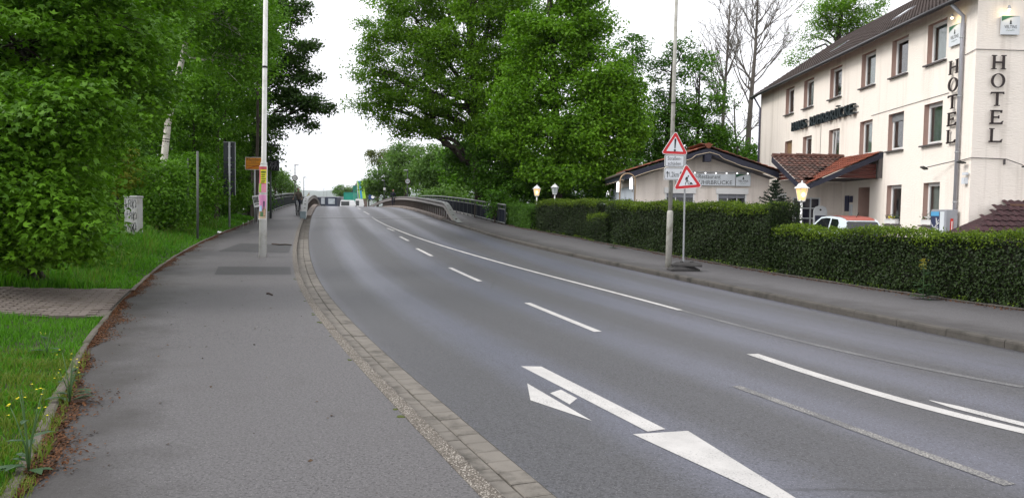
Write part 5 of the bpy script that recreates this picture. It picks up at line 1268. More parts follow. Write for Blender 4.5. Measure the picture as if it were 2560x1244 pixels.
# the largest leaves near the camera are pieces of their own
sh = SHAPES['maple']; lm = MB()
for qd in sh: lm.add(qd, [(0,1,2,3)])
leaf_me = mesh('leaf', lm, LF['maple']); at_ = leaf_me.attributes.new('tint','FLOAT','POINT'); at_.data.foreach_set('value', [.8]*len(leaf_me.vertices))
cand = sorted(range(len(P_)), key=lambda i: P_[i][1])[:3000]; random.shuffle(cand)
for i in cand[:260]:
    p = P_[i]; n = Vector((random.gauss(0,.6), -.25+random.gauss(0,.5), .8)).normalized(); t = Vector((random.gauss(0,1),random.gauss(0,.6),-.6)); t = (t-n*t.dot(n)).normalized(); s = t.cross(n); k = .112*random.uniform(.8,1.25)
    piece('leaf', leaf_me, th, (p[0], p[1]-.12, p[2]+.05), M=Matrix((s*k, t*k, n*k)).transposed())
b0 = base_of(200, 20.5)
tree('maple_tree', 'second maple with drooping sprays left of the birch trunk', b0, up_trunk([(210,400),(240,200),(270,0),(290,-150)], 20.5, .15, .07, b0[2]),
    [lobe(340,90,19.5,110,100,1.4,40), lobe(290,300,19,60,110,1.2,28), lobe(185,490,18.5,30,60,.8,12), lobe(390,-30,20,130,90,1.4,34), lobe(330,200,20.5,90,110,1.2,30), lobe(230,200,19,90,120,1.3,30)],
    LF['maple'], .12, 125, .34, shape='maple', seed=2, limb_r=.05, flat=.36, up=1.0)
b0 = base_of(292, 31.0)
tree('shrub', 'yellow green maple shrub behind the graffiti cabinet', b0, up_trunk([(294,520),(296,430)], 31.0, .05, .03, b0[2]), [lobe(296,425,30.5,34,60,.7,16), lobe(276,375,30.5,24,46,.6,8)], LF['maple_y'], .20, 60, .32, shape='maple', seed=3, cat='shrub', limb_r=.03)
# --- birch
BT = [(405,470),(410,400),(421,300),(436,230),(455,150),(474,70),(492,-10),(505,-90)]
b0 = base_of(404, 33.0); bt = up_trunk(BT, 33.0, .165, .085, b0[2])
def birch_bark():
    t = NT('birch_bark'); P = t.coord('world'); n = t.noise(t.mapping(P, (4,4,16)), 1.0, 4, .7); c = t.mix(t.ramp(n, [(.56, 0.0), (.66, 1.0)]), (.60,.57,.50), (.05,.042,.036))
    c = t.mix(t.ramp(t.noise(P, 2.5, 3), [(.45, 0.0), (.8, .6)]), c, (.30,.25,.19)); return t.out(t.pbsdf(c, .75, 0, .25, t.bump(n, .4, .01)))
b1 = base_of(215, 23.0)
tree('bush', 'leafy bush closing the gap between big maple and graffiti cabinet', b1, up_trunk([(215,540),(215,480)], 23.0, .05, .03, b1[2]), [lobe(190,540,23,50,60,.7,26), lobe(215,450,23.5,45,70,.8,28), lobe(240,360,24,40,60,.8,20), lobe(100,560,22,80,60,.8,26)], LF['beech'], .10, 130, .30, seed=145, cat='bush', limb_r=.03, flat=.5)
tree('birch_tree', 'leaning birch with white and black trunk among the left trees', b0, bt, [lobe(560,40,33.5,120,90,1.8,50), lobe(520,-60,33,160,80,2.0,44), lobe(600,150,34,70,90,1.4,30), lobe(420,30,33.5,70,60,1.4,20), lobe(458,205,32.2,26,22,.4,5), lobe(482,80,32.2,30,34,.4,7), lobe(405,445,31.8,44,34,.5,14), lobe(410,505,31.5,50,40,.6,18), lobe(405,545,31.5,44,22,.5,12)], LF['birch'], .14, 190, .44, bark=birch_bark(), seed=4, limb_r=.05)
m = MB(); pth = [Vector(p[:3]) for p in bt]
for k in range(9):
    s = .6+5*random.random(); i = int(s); p = pth[i].lerp(pth[i+1], s-i); r = .165-.08*s/8; d = (pth[i+1]-pth[i]).normalized(); m.tube([p-d*.03, p, p+d*.03], [r*.985, r*1.05, r*.985], 10, cap=False)
bt_o = [o for o in bpy.data.objects if o.name.startswith('birch_tree')][0]; obj('bark_scar', m, dull('birch_scar', (.03,.025,.022), .9), bt_o, kind='stuff')
# --- wall of beech along the verge
WALL = [(455,460,36,75,80,1.2,46,'beech'),(385,480,35,60,90,1.2,38,'dark'),(545,450,43,75,85,1.2,56,'beech'),(620,440,48,50,85,1.2,42,'dark'),(560,270,44,95,120,1.6,64,'birch'),(480,300,38,70,150,1.5,54,'beech'),
        (630,270,48,55,130,1.6,48,'beech'),(640,90,42,60,120,1.7,44,'birch'),(375,270,39,70,150,1.5,54,'dark'),(655,470,49,35,60,1.2,20,'dark'),(540,110,40,120,130,2.2,60,'beech'),(320,500,36,80,70,1.2,36,'dark')]
DESC = ['dense beech bush behind the thin grey posts','dark bush at the foot of the birch trunk','leafy beech behind the dark sign back','dark bush beside the town sign','light beech above the dark sign back','tall beech just right of the birch trunk',
        'narrow beech behind the tall white pole','pale green tree top left of the white pole','shaded tree left of the birch trunk','small dark bush where the bridge railing begins','tall beech crown at the upper left of the white pole','shaded bush right behind the graffiti cabinet']
for k, (px, py, Y, rx, ry, dp_, n, lf) in enumerate(WALL):
    b0 = base_of(px, Y); z = at(px, py, Y).z
    tree('beech_tree' if ry > 100 else 'bush', DESC[k], b0, [(b0[0],b0[1],b0[2]-.1,.11),(b0[0]+.1,b0[1],(b0[2]+z)/2,.08),(b0[0]+.05,b0[1]+.1,z,.05)],
        [lobe(px,py,Y,rx,ry,dp_,n)], LF[lf], .15, 210, .42, seed=20+k, cat='tree' if ry > 100 else 'bush', group='trees and bushes along the left verge', limb_r=.04, shell=.45, twigs=False)
# --- the wood behind them, one mass
rng = np.random.default_rng(99); N = 46000
px = rng.uniform(-260, 655, N); py = rng.uniform(-120, 540, N); Y = 46+rng.uniform(0, 14, N)+np.clip((px-400)*.012, 0, 5)
keep = px < 640-18*np.maximum(0, (300-py)/300)
D = np.array([at(a, b, c)[:] for a, b, c in zip(px[keep], py[keep], Y[keep])])
V, fs, lp, ti = leaves(D, .46, rng=rng, out=np.array([0,-.6,0]))
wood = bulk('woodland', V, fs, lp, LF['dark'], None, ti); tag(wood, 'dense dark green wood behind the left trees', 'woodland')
# --- overhanging oak
OY = 47.0; b0 = (at(632,500,OY).x, OY, 1.0)
tree('oak_tree', 'dark oak reaching over the left railing against the white sky', b0, up_trunk([(640,420),(648,320),(660,200),(672,80),(680,-60)], OY, .34, .16, b0[2]),
    [lobe(735,35,OY,42,38,1.0,16), lobe(752,120,OY,38,30,1.0,14), lobe(765,190,OY,36,26,.9,13), lobe(800,264,OY,46,14,.8,12), lobe(752,250,OY,40,34,1.0,16), lobe(715,180,OY,40,70,1.3,26), lobe(705,285,OY,32,26,1.0,10), lobe(765,308,OY,26,20,.7,7), lobe(690,80,OY,40,90,1.4,30), lobe(700,-40,OY,70,60,1.5,24), lobe(665,360,OY-1,34,70,1.0,22), lobe(668,200,OY,36,110,1.2,26)],
    LF['oak'], .18, 110, .34, seed=41, limb_r=.10)
# --- right: the big pair of trees by the bridge
TY = 51.0; b0 = (at(1205,515,TY).x, TY, zp(TY)-.7)
tk = up_trunk([(1203,500),(1197,400),(1198,330),(1192,270),(1182,150),(1172,20),(1165,-120),(1160,-220)], TY, .50, .16, b0[2])
tree('lime_tree', 'tall open lime tree with arching limb beside the bridge railing', b0, tk,
    [lobe(925,190,TY,48,52,1.5,24), lobe(960,95,TY,66,62,1.8,34), lobe(985,250,TY,58,34,1.4,20), lobe(1040,60,TY,80,70,2.0,40), lobe(1055,190,TY,62,60,1.8,28), lobe(1000,310,TY,60,26,1.2,14), lobe(1100,120,TY,66,70,2.0,34), lobe(1120,-10,TY,100,70,2.2,44), lobe(975,-10,TY,66,50,1.6,24),
     lobe(1130,-110,TY,140,70,2.4,40), lobe(1080,290,TY,46,44,1.3,14), lobe(1235,70,TY+1,76,90,2.0,40), lobe(1250,210,TY+1,60,80,1.8,34), lobe(1160,210,TY+1,46,80,1.8,20), lobe(1265,-60,TY+1,90,70,2.0,36), lobe(1280,150,TY,60,90,1.6,36), lobe(1185,200,TY-2.2,50,80,.8,22), lobe(1160,90,TY-2.2,60,70,.8,22), lobe(1190,0,TY-2.2,70,60,.8,22), lobe(1215,310,TY-2.2,44,50,.7,16), lobe(1090,230,TY-1.5,60,50,.8,16), lobe(1050,130,TY-1.5,60,60,.8,18), lobe(1060,330,TY,60,28,1.0,14), lobe(1225,310,TY,60,60,1.5,30), lobe(1130,300,TY,40,40,1.2,14), lobe(1300,20,TY,70,70,1.6,30), lobe(930,260,TY,40,26,1.0,10)],
    LF['lime'], .165, 165, .46, seed=51, limb_r=.16, up=.5)
lt = [o for o in bpy.data.objects if o.name.startswith('lime_tree')][0]
arcs = []
for pts, r0 in (([(1194,300),(1165,268),(1120,256),(1060,230),(1000,200),(940,165)], .24), ([(1192,270),(1150,200),(1110,140),(1060,70),(1000,10)], .18), ([(1185,180),(1150,110),(1120,30),(1100,-60)], .15), ([(1196,320),(1140,280),(1090,290),(1050,305)], .10), ([(1185,170),(1215,90),(1240,0),(1255,-90)], .16), ([(1120,256),(1080,265),(1040,250),(1000,245)], .08)):
    arcs.append(([at(x, y, TY-.2) for x, y in pts], list(np.linspace(r0, .04, len(pts)))))
branch_tubes(arcs, 'limbs', M['bark'], lt, 8)
TY = 46.5; b0 = (at(1395,510,TY).x, TY, .3)
tree('walnut_tree', 'full bright green tree right of the lime tree behind the lanterns', b0, up_trunk([(1393,460),(1390,320),(1384,200),(1378,80),(1372,-60),(1368,-160)], TY, .34, .12, b0[2]),
    [lobe(1400,80,TY,90,95,2.0,56), lobe(1475,190,TY-.5,80,80,1.8,46), lobe(1530,260,TY-.7,58,66,1.5,34), lobe(1350,230,TY,90,90,1.8,50), lobe(1500,350,TY-1,90,56,1.6,42), lobe(1420,330,TY-1,90,70,1.6,46), lobe(1300,340,TY,70,60,1.6,34), lobe(1560,340,TY-1,32,46,1.0,14), lobe(1430,-40,TY,80,70,1.8,40), lobe(1480,70,TY,46,60,1.2,18), lobe(1320,100,TY+.5,60,90,1.6,34), lobe(1400,430,TY-1,100,34,1.3,30), lobe(1500,440,TY-1,70,40,1.2,22), lobe(1580,300,TY-.6,40,60,1.0,18), lobe(1555,200,TY-.2,44,50,1.0,16), lobe(1280,260,TY,50,70,1.4,24)],
    LF['bright'], .20, 190, .46, seed=61, limb_r=.10)
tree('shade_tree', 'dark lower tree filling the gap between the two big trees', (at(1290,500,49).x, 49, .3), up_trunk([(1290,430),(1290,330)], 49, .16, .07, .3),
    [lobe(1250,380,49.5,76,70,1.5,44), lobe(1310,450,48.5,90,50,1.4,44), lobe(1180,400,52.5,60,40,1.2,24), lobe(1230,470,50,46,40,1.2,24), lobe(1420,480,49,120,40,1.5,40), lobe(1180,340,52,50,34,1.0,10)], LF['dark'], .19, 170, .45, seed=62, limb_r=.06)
# --- trees behind the restaurant
TY = 60.0
for k, (pxb, top, lobs, lf, lab, R0) in enumerate((
  (1590, [(1590,400),(1585,250),(1580,120)], [(1575,150,46,70,22),(1560,260,40,70,20),(1600,330,46,90,30),(1570,420,60,60,26)], 'dark', 'slim dark tree just right of the bright green tree', .20),
  (1668, [(1668,420),(1672,300),(1680,180),(1690,60)], [(1660,270,56,50,22),(1700,150,46,60,14),(1640,350,60,60,30),(1700,320,50,60,26),(1650,180,40,40,8),(1700,420,70,50,34),(1640,440,70,50,34)], 'dark', 'open tree behind the tall sign pole', .24),
  (1742, [(1742,420),(1745,300),(1750,180)], [(1745,180,50,46,14),(1790,240,46,50,16),(1760,330,60,60,34),(1800,380,56,60,34),(1735,260,50,46,16),(1770,430,80,46,40)], 'beech', 'leafy tree rising right above the restaurant gable', .22),
  (1850, [(1850,430),(1852,390)], [(1850,410,60,50,30),(1890,430,30,34,12),(1905,400,24,26,4)], 'beech', 'low leafy tree between restaurant and hotel corner', .14))):
    b0 = (at(pxb,500,TY+k*.6).x, TY+k*.6, .1)
    tree('mixed_tree', lab, b0, up_trunk(top, TY+k*.6, R0, .06, .1), [lobe(a,b,TY+k*.6,c,d,1.8,int(n*.9)) for a,b,c,d,n in lobs], LF[lf], .21, 110, .48, seed=70+k, group='trees behind the restaurant', limb_r=.08)
rng = np.random.default_rng(5); N = 9000
px = rng.uniform(1230, 1890, N); py = rng.uniform(330, 520, N)+np.abs(px-1560)*.05; Y = rng.uniform(66, 74, N)
k_ = py > 380 - 40*np.sin(px*.02)-rng.uniform(0,30,N); D = np.array([at(a,b,c)[:] for a,b,c in zip(px[k_],py[k_],Y[k_])])
V, fs, lp, ti = leaves(D, .42, rng=rng, out=np.array([0,-.5,0])); tag(bulk('thicket', V, fs, lp, LF['dark'], None, ti), 'dark thicket behind the restaurant trees', 'thicket')
# --- bare trees
def bare_tree(label, px, Y, pts, r0, seed, spread, top, n1):
    rng = np.random.default_rng(seed); b0 = (at(px,500,Y).x, Y, .1); th = thing('bare_tree', label, 'tree', b0, group='leafless trees behind the restaurant')
    tk = up_trunk(pts, Y, r0, .05, .1); m = MB(); m.tube([p[:3] for p in tk], [p[3] for p in tk], 10, cap=False); obj('trunk', m, M['bark_grey'], th, smooth=True)
    T = [np.array(p[:3]) for p in tk]; paths = []
    def grow(a, d, L, r, lev):
        pts_ = [a]; dd = d.copy()
        for i in range(5):
            dd = unit(dd+rng.normal(size=3)*.10+np.array([0,0,.07])); pts_.append(pts_[-1]+dd*L/5)
        paths.append((pts_, list(np.linspace(r, max(.007, r*.35), 6))))
        if lev < 3:
            for _ in range(4 if lev < 2 else 3):
                i = rng.integers(1, 6); v = unit(dd+rng.normal(size=3)*np.array([.55,.4,.3])); grow(pts_[i], v, L*rng.uniform(.40,.62), max(.009, r*.5), lev+1)
    zt0, zt1 = T[2][2], T[-1][2]
    for k in range(n1):
        s = rng.uniform(.22, 1.0); j = s*(len(T)-2)+1; i = min(int(j), len(T)-2); a = T[i]+(T[i+1]-T[i])*(j-i)
        v = unit(np.array([rng.choice([-1,1])*rng.uniform(.3,.8)*spread, rng.normal()*.35, rng.uniform(.7,1.1)])); grow(a, v, top*(1.15-.6*s)*rng.uniform(.8,1.1), .065*(1.2-s*.6), 0)
    branch_tubes(paths, 'branches', M['bark_grey'], th, 4)
bare_tree('largest leafless tree beside the hotel gutter end', 1868, 63, [(1868,400),(1872,320),(1880,220),(1888,130),(1892,50),(1896,-30)], .30, 1, 1.0, 5.2, 24)
bare_tree('slimmer leafless tree left of the large bare one', 1806, 66, [(1806,400),(1808,300),(1815,180),(1822,80),(1826,-20)], .19, 2, .8, 4.4, 15)
bare_tree('small leafless tree leaning between the bare trunks', 1845, 61, [(1850,420),(1838,330),(1835,250)], .13, 3, 1.0, 2.6, 7)
# --- tree behind the hotel roof
TY = 72; b0 = (at(2085,300,TY).x, TY, 0)
tree('ash_tree', 'half leafed tree showing above the hotel roof', b0, up_trunk([(2085,250),(2092,120),(2105,20),(2120,-60)], TY, .35, .1, 0), [lobe(2060,40,TY,50,38,1.6,30), lobe(2120,20,TY,76,50,2.0,56), lobe(2150,60,TY,50,40,1.5,24), lobe(2030,90,TY,34,22,1.2,8), lobe(2180,-10,TY,60,40,1.8,22), lobe(2010,130,TY,24,20,1.0,5), lobe(2110,80,TY,50,34,1.4,16), lobe(1985,160,TY,20,20,1.0,4)], LF['lime'], .19, 80, .50, seed=81, limb_r=.12)
# --- across the river
for k, (px, py, Y, rx, ry, n, lf, lab, sc) in enumerate((
  (960,455,112,48,38,40,'far','bright green tree behind the far right street lamp',1.0),(1015,410,108,46,52,56,'far','taller bright tree left of the right speed limit disc',1.0),(1090,430,92,64,64,70,'far','broad bright tree behind the right hand railing',1.0),
  (1150,415,84,50,60,50,'beech','mid green tree behind the lime trunk',1.0),(922,470,205,24,26,24,'far','bright bush beside the yellow green banner',1.0),(945,392,128,46,22,12,'pale','thin greyish tree top above the bright far trees',1.0),(1120,500,80,70,22,30,'far','low bright bushes below the right hand railing',.8))):
    c = at(px, py, Y); b0 = (c.x, Y, -2.5)
    tree('river_tree', lab, b0, [(c.x,Y,-2.5,.25),(c.x,Y,c.z*.5,.18),(c.x+.2,Y,c.z,.08)], [lobe(px,py,Y,rx,ry,2.6,n), lobe(px+rx*.4,py+ry*.5,Y,rx*.8,ry*.7,2.4,n//2)], LF[lf], .34, 120, .70, seed=90+k, group='trees across the river on the right', limb_r=.10)
for k, (px, py, Y, rx, ry, n, lab) in enumerate(((703,462,92,26,30,30,'round green tree behind the left railing'),(688,440,88,18,22,14,'small tree top right above the speed display'),(722,470,100,12,14,8,'small bush left of the cyclist'))):
    c = at(px, py, Y); tree('river_tree', lab, (c.x,Y,-2.5), [(c.x,Y,-2.5,.2),(c.x,Y,c.z*.4,.15),(c.x,Y,c.z,.06)], [lobe(px,py,Y,rx,ry,2.0,n)], LF['far'], .22, 110, .55, seed=110+k, group='trees across the river on the left', limb_r=.08)
for k, (px, py, rx, lab) in enumerate(((852,478,16,'far green tree left of the green netting'),(872,482,14,'far green tree directly behind the green netting'))):
    Y = 330; c = at(px, py, Y); tree('distant_tree', lab, (c.x,Y,-2), [(c.x,Y,-2,.3),(c.x,Y,c.z*.5,.2),(c.x,Y,c.z,.1)], [lobe(px,py,Y,rx,14,3.0,30)], LF['far'], .55, 90, 1.1, seed=120+k, group='trees far beyond the bridge', limb_r=.2)
# ------------------------------------------------------------------ hedges
def hedge(label, fn_front, y0, y1, depth, ztop, zg, nleaf, nshoot, lf='hedge', top='hedge_top', size=.055, seed=0, name='hedge', d0=.28, round_=.12, wob=.06):
    rng = np.random.default_rng(seed+300); p = offset(fn_front, y0, d0); th = thing(name, label, 'hedge', (p.x, p.y, zg(y0)), group='clipped hedges before the hotel')
    ys = np.linspace(y0+.16, y1-.16, max(3, int((y1-y0)/.5))); m = MB(); ins = .13
    for y in ys:
        for (d, z) in ((d0+ins, zg(y)-.05), (d0+ins, ztop(y)-ins), (d0+depth-ins, ztop(y)-ins), (d0+depth-ins, zg(y)-.05)):
            q = offset(fn_front, y, d); m.v.append((q.x, q.y, z))
    n = 4; m.f = [(j*n+i, j*n+i+1, (j+1)*n+i+1, (j+1)*n+i) for j in range(len(ys)-1) for i in range(3)]+[(0,1,2,3), tuple((len(ys)-1)*n+i for i in range(4))]
    obj('twig_core', m, dull('hedge_core', (.012,.012,.007), .95, var=.4, scale=12), th)
    def sample(N, mode):
        y = rng.uniform(y0, y1, N); s = rng.uniform(size=N); P = np.zeros((N,3)); O = np.zeros((N,3))
        for i in range(N):
            q = offset(fn_front, y[i], 0); t = tangent(fn_front, y[i]); zt = ztop(y[i])+.05*math.sin(y[i]*1.9)+.03*math.sin(y[i]*5.3+seed); z0 = zg(y[i])
            if mode == 'top':
                d = d0+depth*s[i]; z = zt-.03*rng.uniform()-(round_*(abs(s[i]-.5)*2)**4); o = (0,0,1)
                if rng.uniform() < .22: d = d0+.02-rng.uniform()*.06; z = zt-.05-.22*rng.uniform()**2
            else:
                f = rng.uniform()
                if f < .72: d, z, o = d0, z0+(zt-z0)*s[i], (-1,0,.25)
                elif f < .80: d, z, o = d0+depth, z0+(zt-z0)*s[i], (1,0,.25)
                else:
                    d, z, o = d0+depth*rng.uniform(), z0+(zt-z0)*s[i], (0,0,0)
                    e = -1 if rng.uniform() < .5 else 1; o = (t.x*e, t.y*e, .2); yy = y0 if e < 0 else y1; q = offset(fn_front, yy, 0)
                bul = wob*(math.sin(y[i]*2.3+z*3)+math.sin(z*5.1+y[i]*1.1+seed))*.5
                fz = (z-z0)/(zt-z0); d += (-bul if o[0] < 0 else bul) + (.10*fz**6 if o[0] < 0 else 0)+.06*(1-fz)
                d += -rng.normal()*.035
            P[i] = (q.x+t.y*d, q.y-t.x*d, z+rng.normal()*.02); O[i] = o if abs(o[2]) > .5 or o[0] not in (-1,1) else (t.y*o[0], -t.x*o[0], o[2])
        return P, O
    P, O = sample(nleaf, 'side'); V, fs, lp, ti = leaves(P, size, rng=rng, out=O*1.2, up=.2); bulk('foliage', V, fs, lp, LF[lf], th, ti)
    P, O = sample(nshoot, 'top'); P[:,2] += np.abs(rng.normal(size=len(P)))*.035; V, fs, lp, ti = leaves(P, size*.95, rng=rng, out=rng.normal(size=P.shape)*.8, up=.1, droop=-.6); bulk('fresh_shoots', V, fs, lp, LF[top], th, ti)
    K = int((y1-y0)*9); P2 = []
    for i in range(K):      # stray shoots standing out of the clipped top and tufts at the foot
        y = rng.uniform(y0, y1); q = offset(fn_front, y, d0+depth*rng.uniform(0,.6)); L = rng.uniform(.05,.17); lean = rng.normal(size=2)*.05
        for k in range(6): P2.append((q.x+lean[0]*k/6, q.y+lean[1]*k/6, ztop(y)+L*k/6))
        if i % 2 == 0:
            q = offset(fn_front, y, d0-.06-.10*rng.uniform())
            for k in range(7): P2.append((q.x+rng.normal()*.04, q.y+rng.normal()*.04, zg(y)+.02+.10*rng.uniform()))
    V, fs, lp, ti = leaves(np.array(P2), size*.8, rng=rng, up=.2); bulk('stray_shoots', V, fs, lp, LF[top], th, ti)
    return th
lin = lambda a, za, b, zb: (lambda y: za+(zb-za)*(y-a)/(b-a))
zgr = lambda y: zp(y)+.0
hedge('low long clipped hedge along the right pavement in front of the car', HEDGE, 9.0, 21.0, 1.0, lin(14.2,1.40,20.5,1.37), zgr, 42000, 15000, seed=1)
hedge('tall dark clipped hedge behind the roadworks sign', HEDGE, 21.1, 31.2, 1.0, lin(20.5,1.97,31,2.13), zgr, 46000, 13000, seed=2)
hedge('tall hedge between the brass arch and the lanterns', HEDGE, 32.3, 38.9, 1.2, lin(32,2.20,39,2.28), zgr, 20000, 7000, seed=3, d0=.40)
hedge('small low hedge step at the foot of the brass arch', HEDGE, 30.9, 32.6, .62, lin(30,1.62,33,1.66), zgr, 4500, 1600, seed=4, d0=.10)
hedge('small bright green rounded hedge at the end of the right pavement', HEDGE, 39.2, 43.2, 1.2, lin(39,1.95,43,2.12), zgr, 12000, 6000, lf='bush', top='bush', size=.065, seed=5, d0=.2, round_=.3)
# --- small conifer
fy = 35.0; fc = at(1939, 448, fy); fir = thing('fir_tree', 'small dark fir tree in front of the canopy', 'fir tree', (fc.x, fy, .25))
m = MB(); m.tube([(fc.x,fy,.2),(fc.x,fy,fc.z)], [.05,.012], 8); obj('trunk', m, M['bark'], fir)
rng = np.random.default_rng(8); pts = []; br = []
for k in range(11):
    z = fc.z-.12-k*.155; L = .12+.088*k
    for j in range(6):
        a = j*math.pi/3+k*.5+rng.uniform(-.2,.2); d = np.array([math.cos(a), math.sin(a), .30]); Lj = L*rng.uniform(.8,1.15); br.append(([np.array([fc.x,fy,z]), np.array([fc.x,fy,z])+d*Lj*.5, np.array([fc.x,fy,z])+d*Lj+np.array([0,0,.05])], [.012,.008,.004]))
        for i in range(int(28+70*Lj)):
            s = rng.uniform(.1,1); pts.append(np.array([fc.x,fy,z])+d*Lj*s+rng.normal(size=3)*.022)
branch_tubes(br, 'branches', M['bark'], fir, 4)
V, fs, lp, ti = leaves(np.array(pts), .07, rng=rng, up=.3); bulk('needles', V, fs, lp, foliage('fir_needle', (.008,.020,.012), (.028,.05,.026), .1), fir, ti)
# ------------------------------------------------------------------ grass on the left verge
rng = np.random.default_rng(21)
def grass(N, ylo, yhi, omax, hfun, wid, mat, name, label, dens=None, olo=0.0):
    Yv = ylo+(yhi-ylo)*rng.uniform(size=N)**1.5; o = olo+rng.uniform(size=N)*omax
    E = np.array([EDGE(y) for y in Yv])-.085-o; ok = np.array([not in_path(x-.02, y) and not in_path(x+.06, y-.05) for x, y in zip(E, Yv)])
    E, Yv, o = E[ok], Yv[ok], o[ok]; Z = np.array([verge_h(a, b) for a, b in zip(o, Yv)])-.02
    N = len(E); h = hfun(o, Yv)*(.55+.75*rng.uniform(size=N)); a = rng.uniform(0, 2*math.pi, N); w = wid*(1+Yv/22)
    side = np.stack([np.cos(a), np.sin(a), 0*a], 1)*w[:,None]; b = rng.uniform(0, 2*math.pi, N); ln = rng.uniform(.15,.75,N)*h
    lean = np.stack([np.cos(b)*ln, np.sin(b)*ln, 0*b], 1); B = np.stack([E, Yv, Z], 1); up = np.stack([0*h, 0*h, h], 1)
    V = np.stack([B-side, B+side, B+lean*.3+up*.55+side*.8, B+lean*.3+up*.55-side*.8, B+lean+up*(1-.25*(ln/h)[:,None])], 1).reshape(-1,3)
    base = np.arange(N)[:,None]*5; lp = np.concatenate([base+np.array([[0,1,2,3]]), base+np.array([[3,2,4]])], 1).ravel(); fs = np.tile([4,3], N)
    ob = bulk(name, V, fs, lp, mat, None, np.repeat(rng.uniform(size=N), 5)); tag(ob, label, 'grass'); return ob
LF['grass'] = foliage('grass_blade', (.022,.095,.005), (.115,.300,.020), .38, .5, .9)
LF['grass_y'] = foliage('pale_grass_blade', (.075,.125,.012), (.17,.22,.04), .30, .5, 1.4)
grass(60000, 2.6, 12.0, 3.4, lambda o, y: .075+.05*np.clip((o-.6)/2,0,1)+.02*np.sin(o*5+y*3), .0032, LF['grass'], 'lawn', 'short green grass at the lower left before the brick path')
grass(76000, 12.5, 47.0, 7.0, lambda o, y: (.10+.34*np.clip((o-.15)/2.2,0,1))*(.75+.35*np.sin(o*4.1+y*1.7)*np.sin(y*3.3)), .0062, LF['grass'], 'long_grass', 'long green grass below the bushes behind the brick path')
grass(2600, 13.5, 40.0, 5.0, lambda o, y: .30+.28*np.clip((o-.3)/1.5,0,1), .0030, LF['grass_y'], 'seed_stalks', 'pale seeding grass stalks rising from the long verge grass', olo=.5)
grass(11000, 2.6, 8.5, 1.05, lambda o, y: .09+.03*np.sin(y*9), .003, LF['grass_y'], 'pale_grass', 'yellowish seeding grass along the near kerb edge', olo=-.16)
# leaf litter along the edging and under the hedge
def litter_strip(N, fn, ylo, yhi, d0, d1, mat, name, label, size, power=1.6):
    y = ylo+(yhi-ylo)*rng.uniform(size=N)**power; s = np.abs(rng.normal(size=N))*.45; P = np.zeros((N,3))
    for i in range(N):
        wv = .65+.35*math.sin(y[i]*1.3)+.3*math.sin(y[i]*4.1); q = offset(fn, y[i], d0+(d1-d0)*s[i]*wv); P[i] = (q.x, q.y, zp(q.y)+.006+.012*rng.uniform())
    V, fs, lp, ti = leaves(P, size, rng=rng, up=2.5, var=.6); tag(bulk(name, V, fs, lp, mat, None, ti), label, 'leaf litter')
brown = foliage('dead_leaf', (.040,.015,.007), (.15,.068,.030), .05, .8, 2.0)
litter_strip(22000, EDGE, 2.6, 40, -.03, .30, brown, 'leaf_litter', 'brown leaf litter along the left edge of the pavement', .024)
litter_strip(4500, HEDGE, 9.5, 44, .10, -.30, brown, 'hedge_litter', 'brown leaf litter along the foot of the hedges', .035, 1.2)
# loose bits on the pavement
N = 170; P = np.zeros((N,3))
for i in range(N):
    y = 3+27*rng.uniform()**1.3; a, b_ = EDGE(y)+.3, ROADL(y)-.8; x = a+(b_-a)*rng.uniform()**1.8; P[i] = (x, y, zp(y)+.006)
V, fs, lp, ti = leaves(P, .028, rng=rng, up=3, var=.7); tag(bulk('fallen_bits', V, fs, lp, foliage('fallen_bit', (.02,.012,.008), (.12,.08,.05), .0, .8, 2.0), None, ti), 'small dead leaves and seeds scattered on the left pavement', 'leaf litter')
# moss cushions along the back of the left kerb
m = MB()
for k in range(46):
    y = 4.2+14*random.random()**1.4; 
    if math.sin(y*2.2)+math.sin(y*5.1) < .1: continue
    q = offset(ROADL, y, -GW-KW-.02+random.uniform(-.02,.015)); r = random.uniform(.012,.035); m.lathe((q.x,q.y,zp(q.y)-.002), [(r,0),(r*.8,r*.3),(r*.3,r*.42)], 7)
o = obj('moss', m, M['moss'], kind='stuff'); tag(o, 'green moss cushions along the left kerb joint', 'moss')
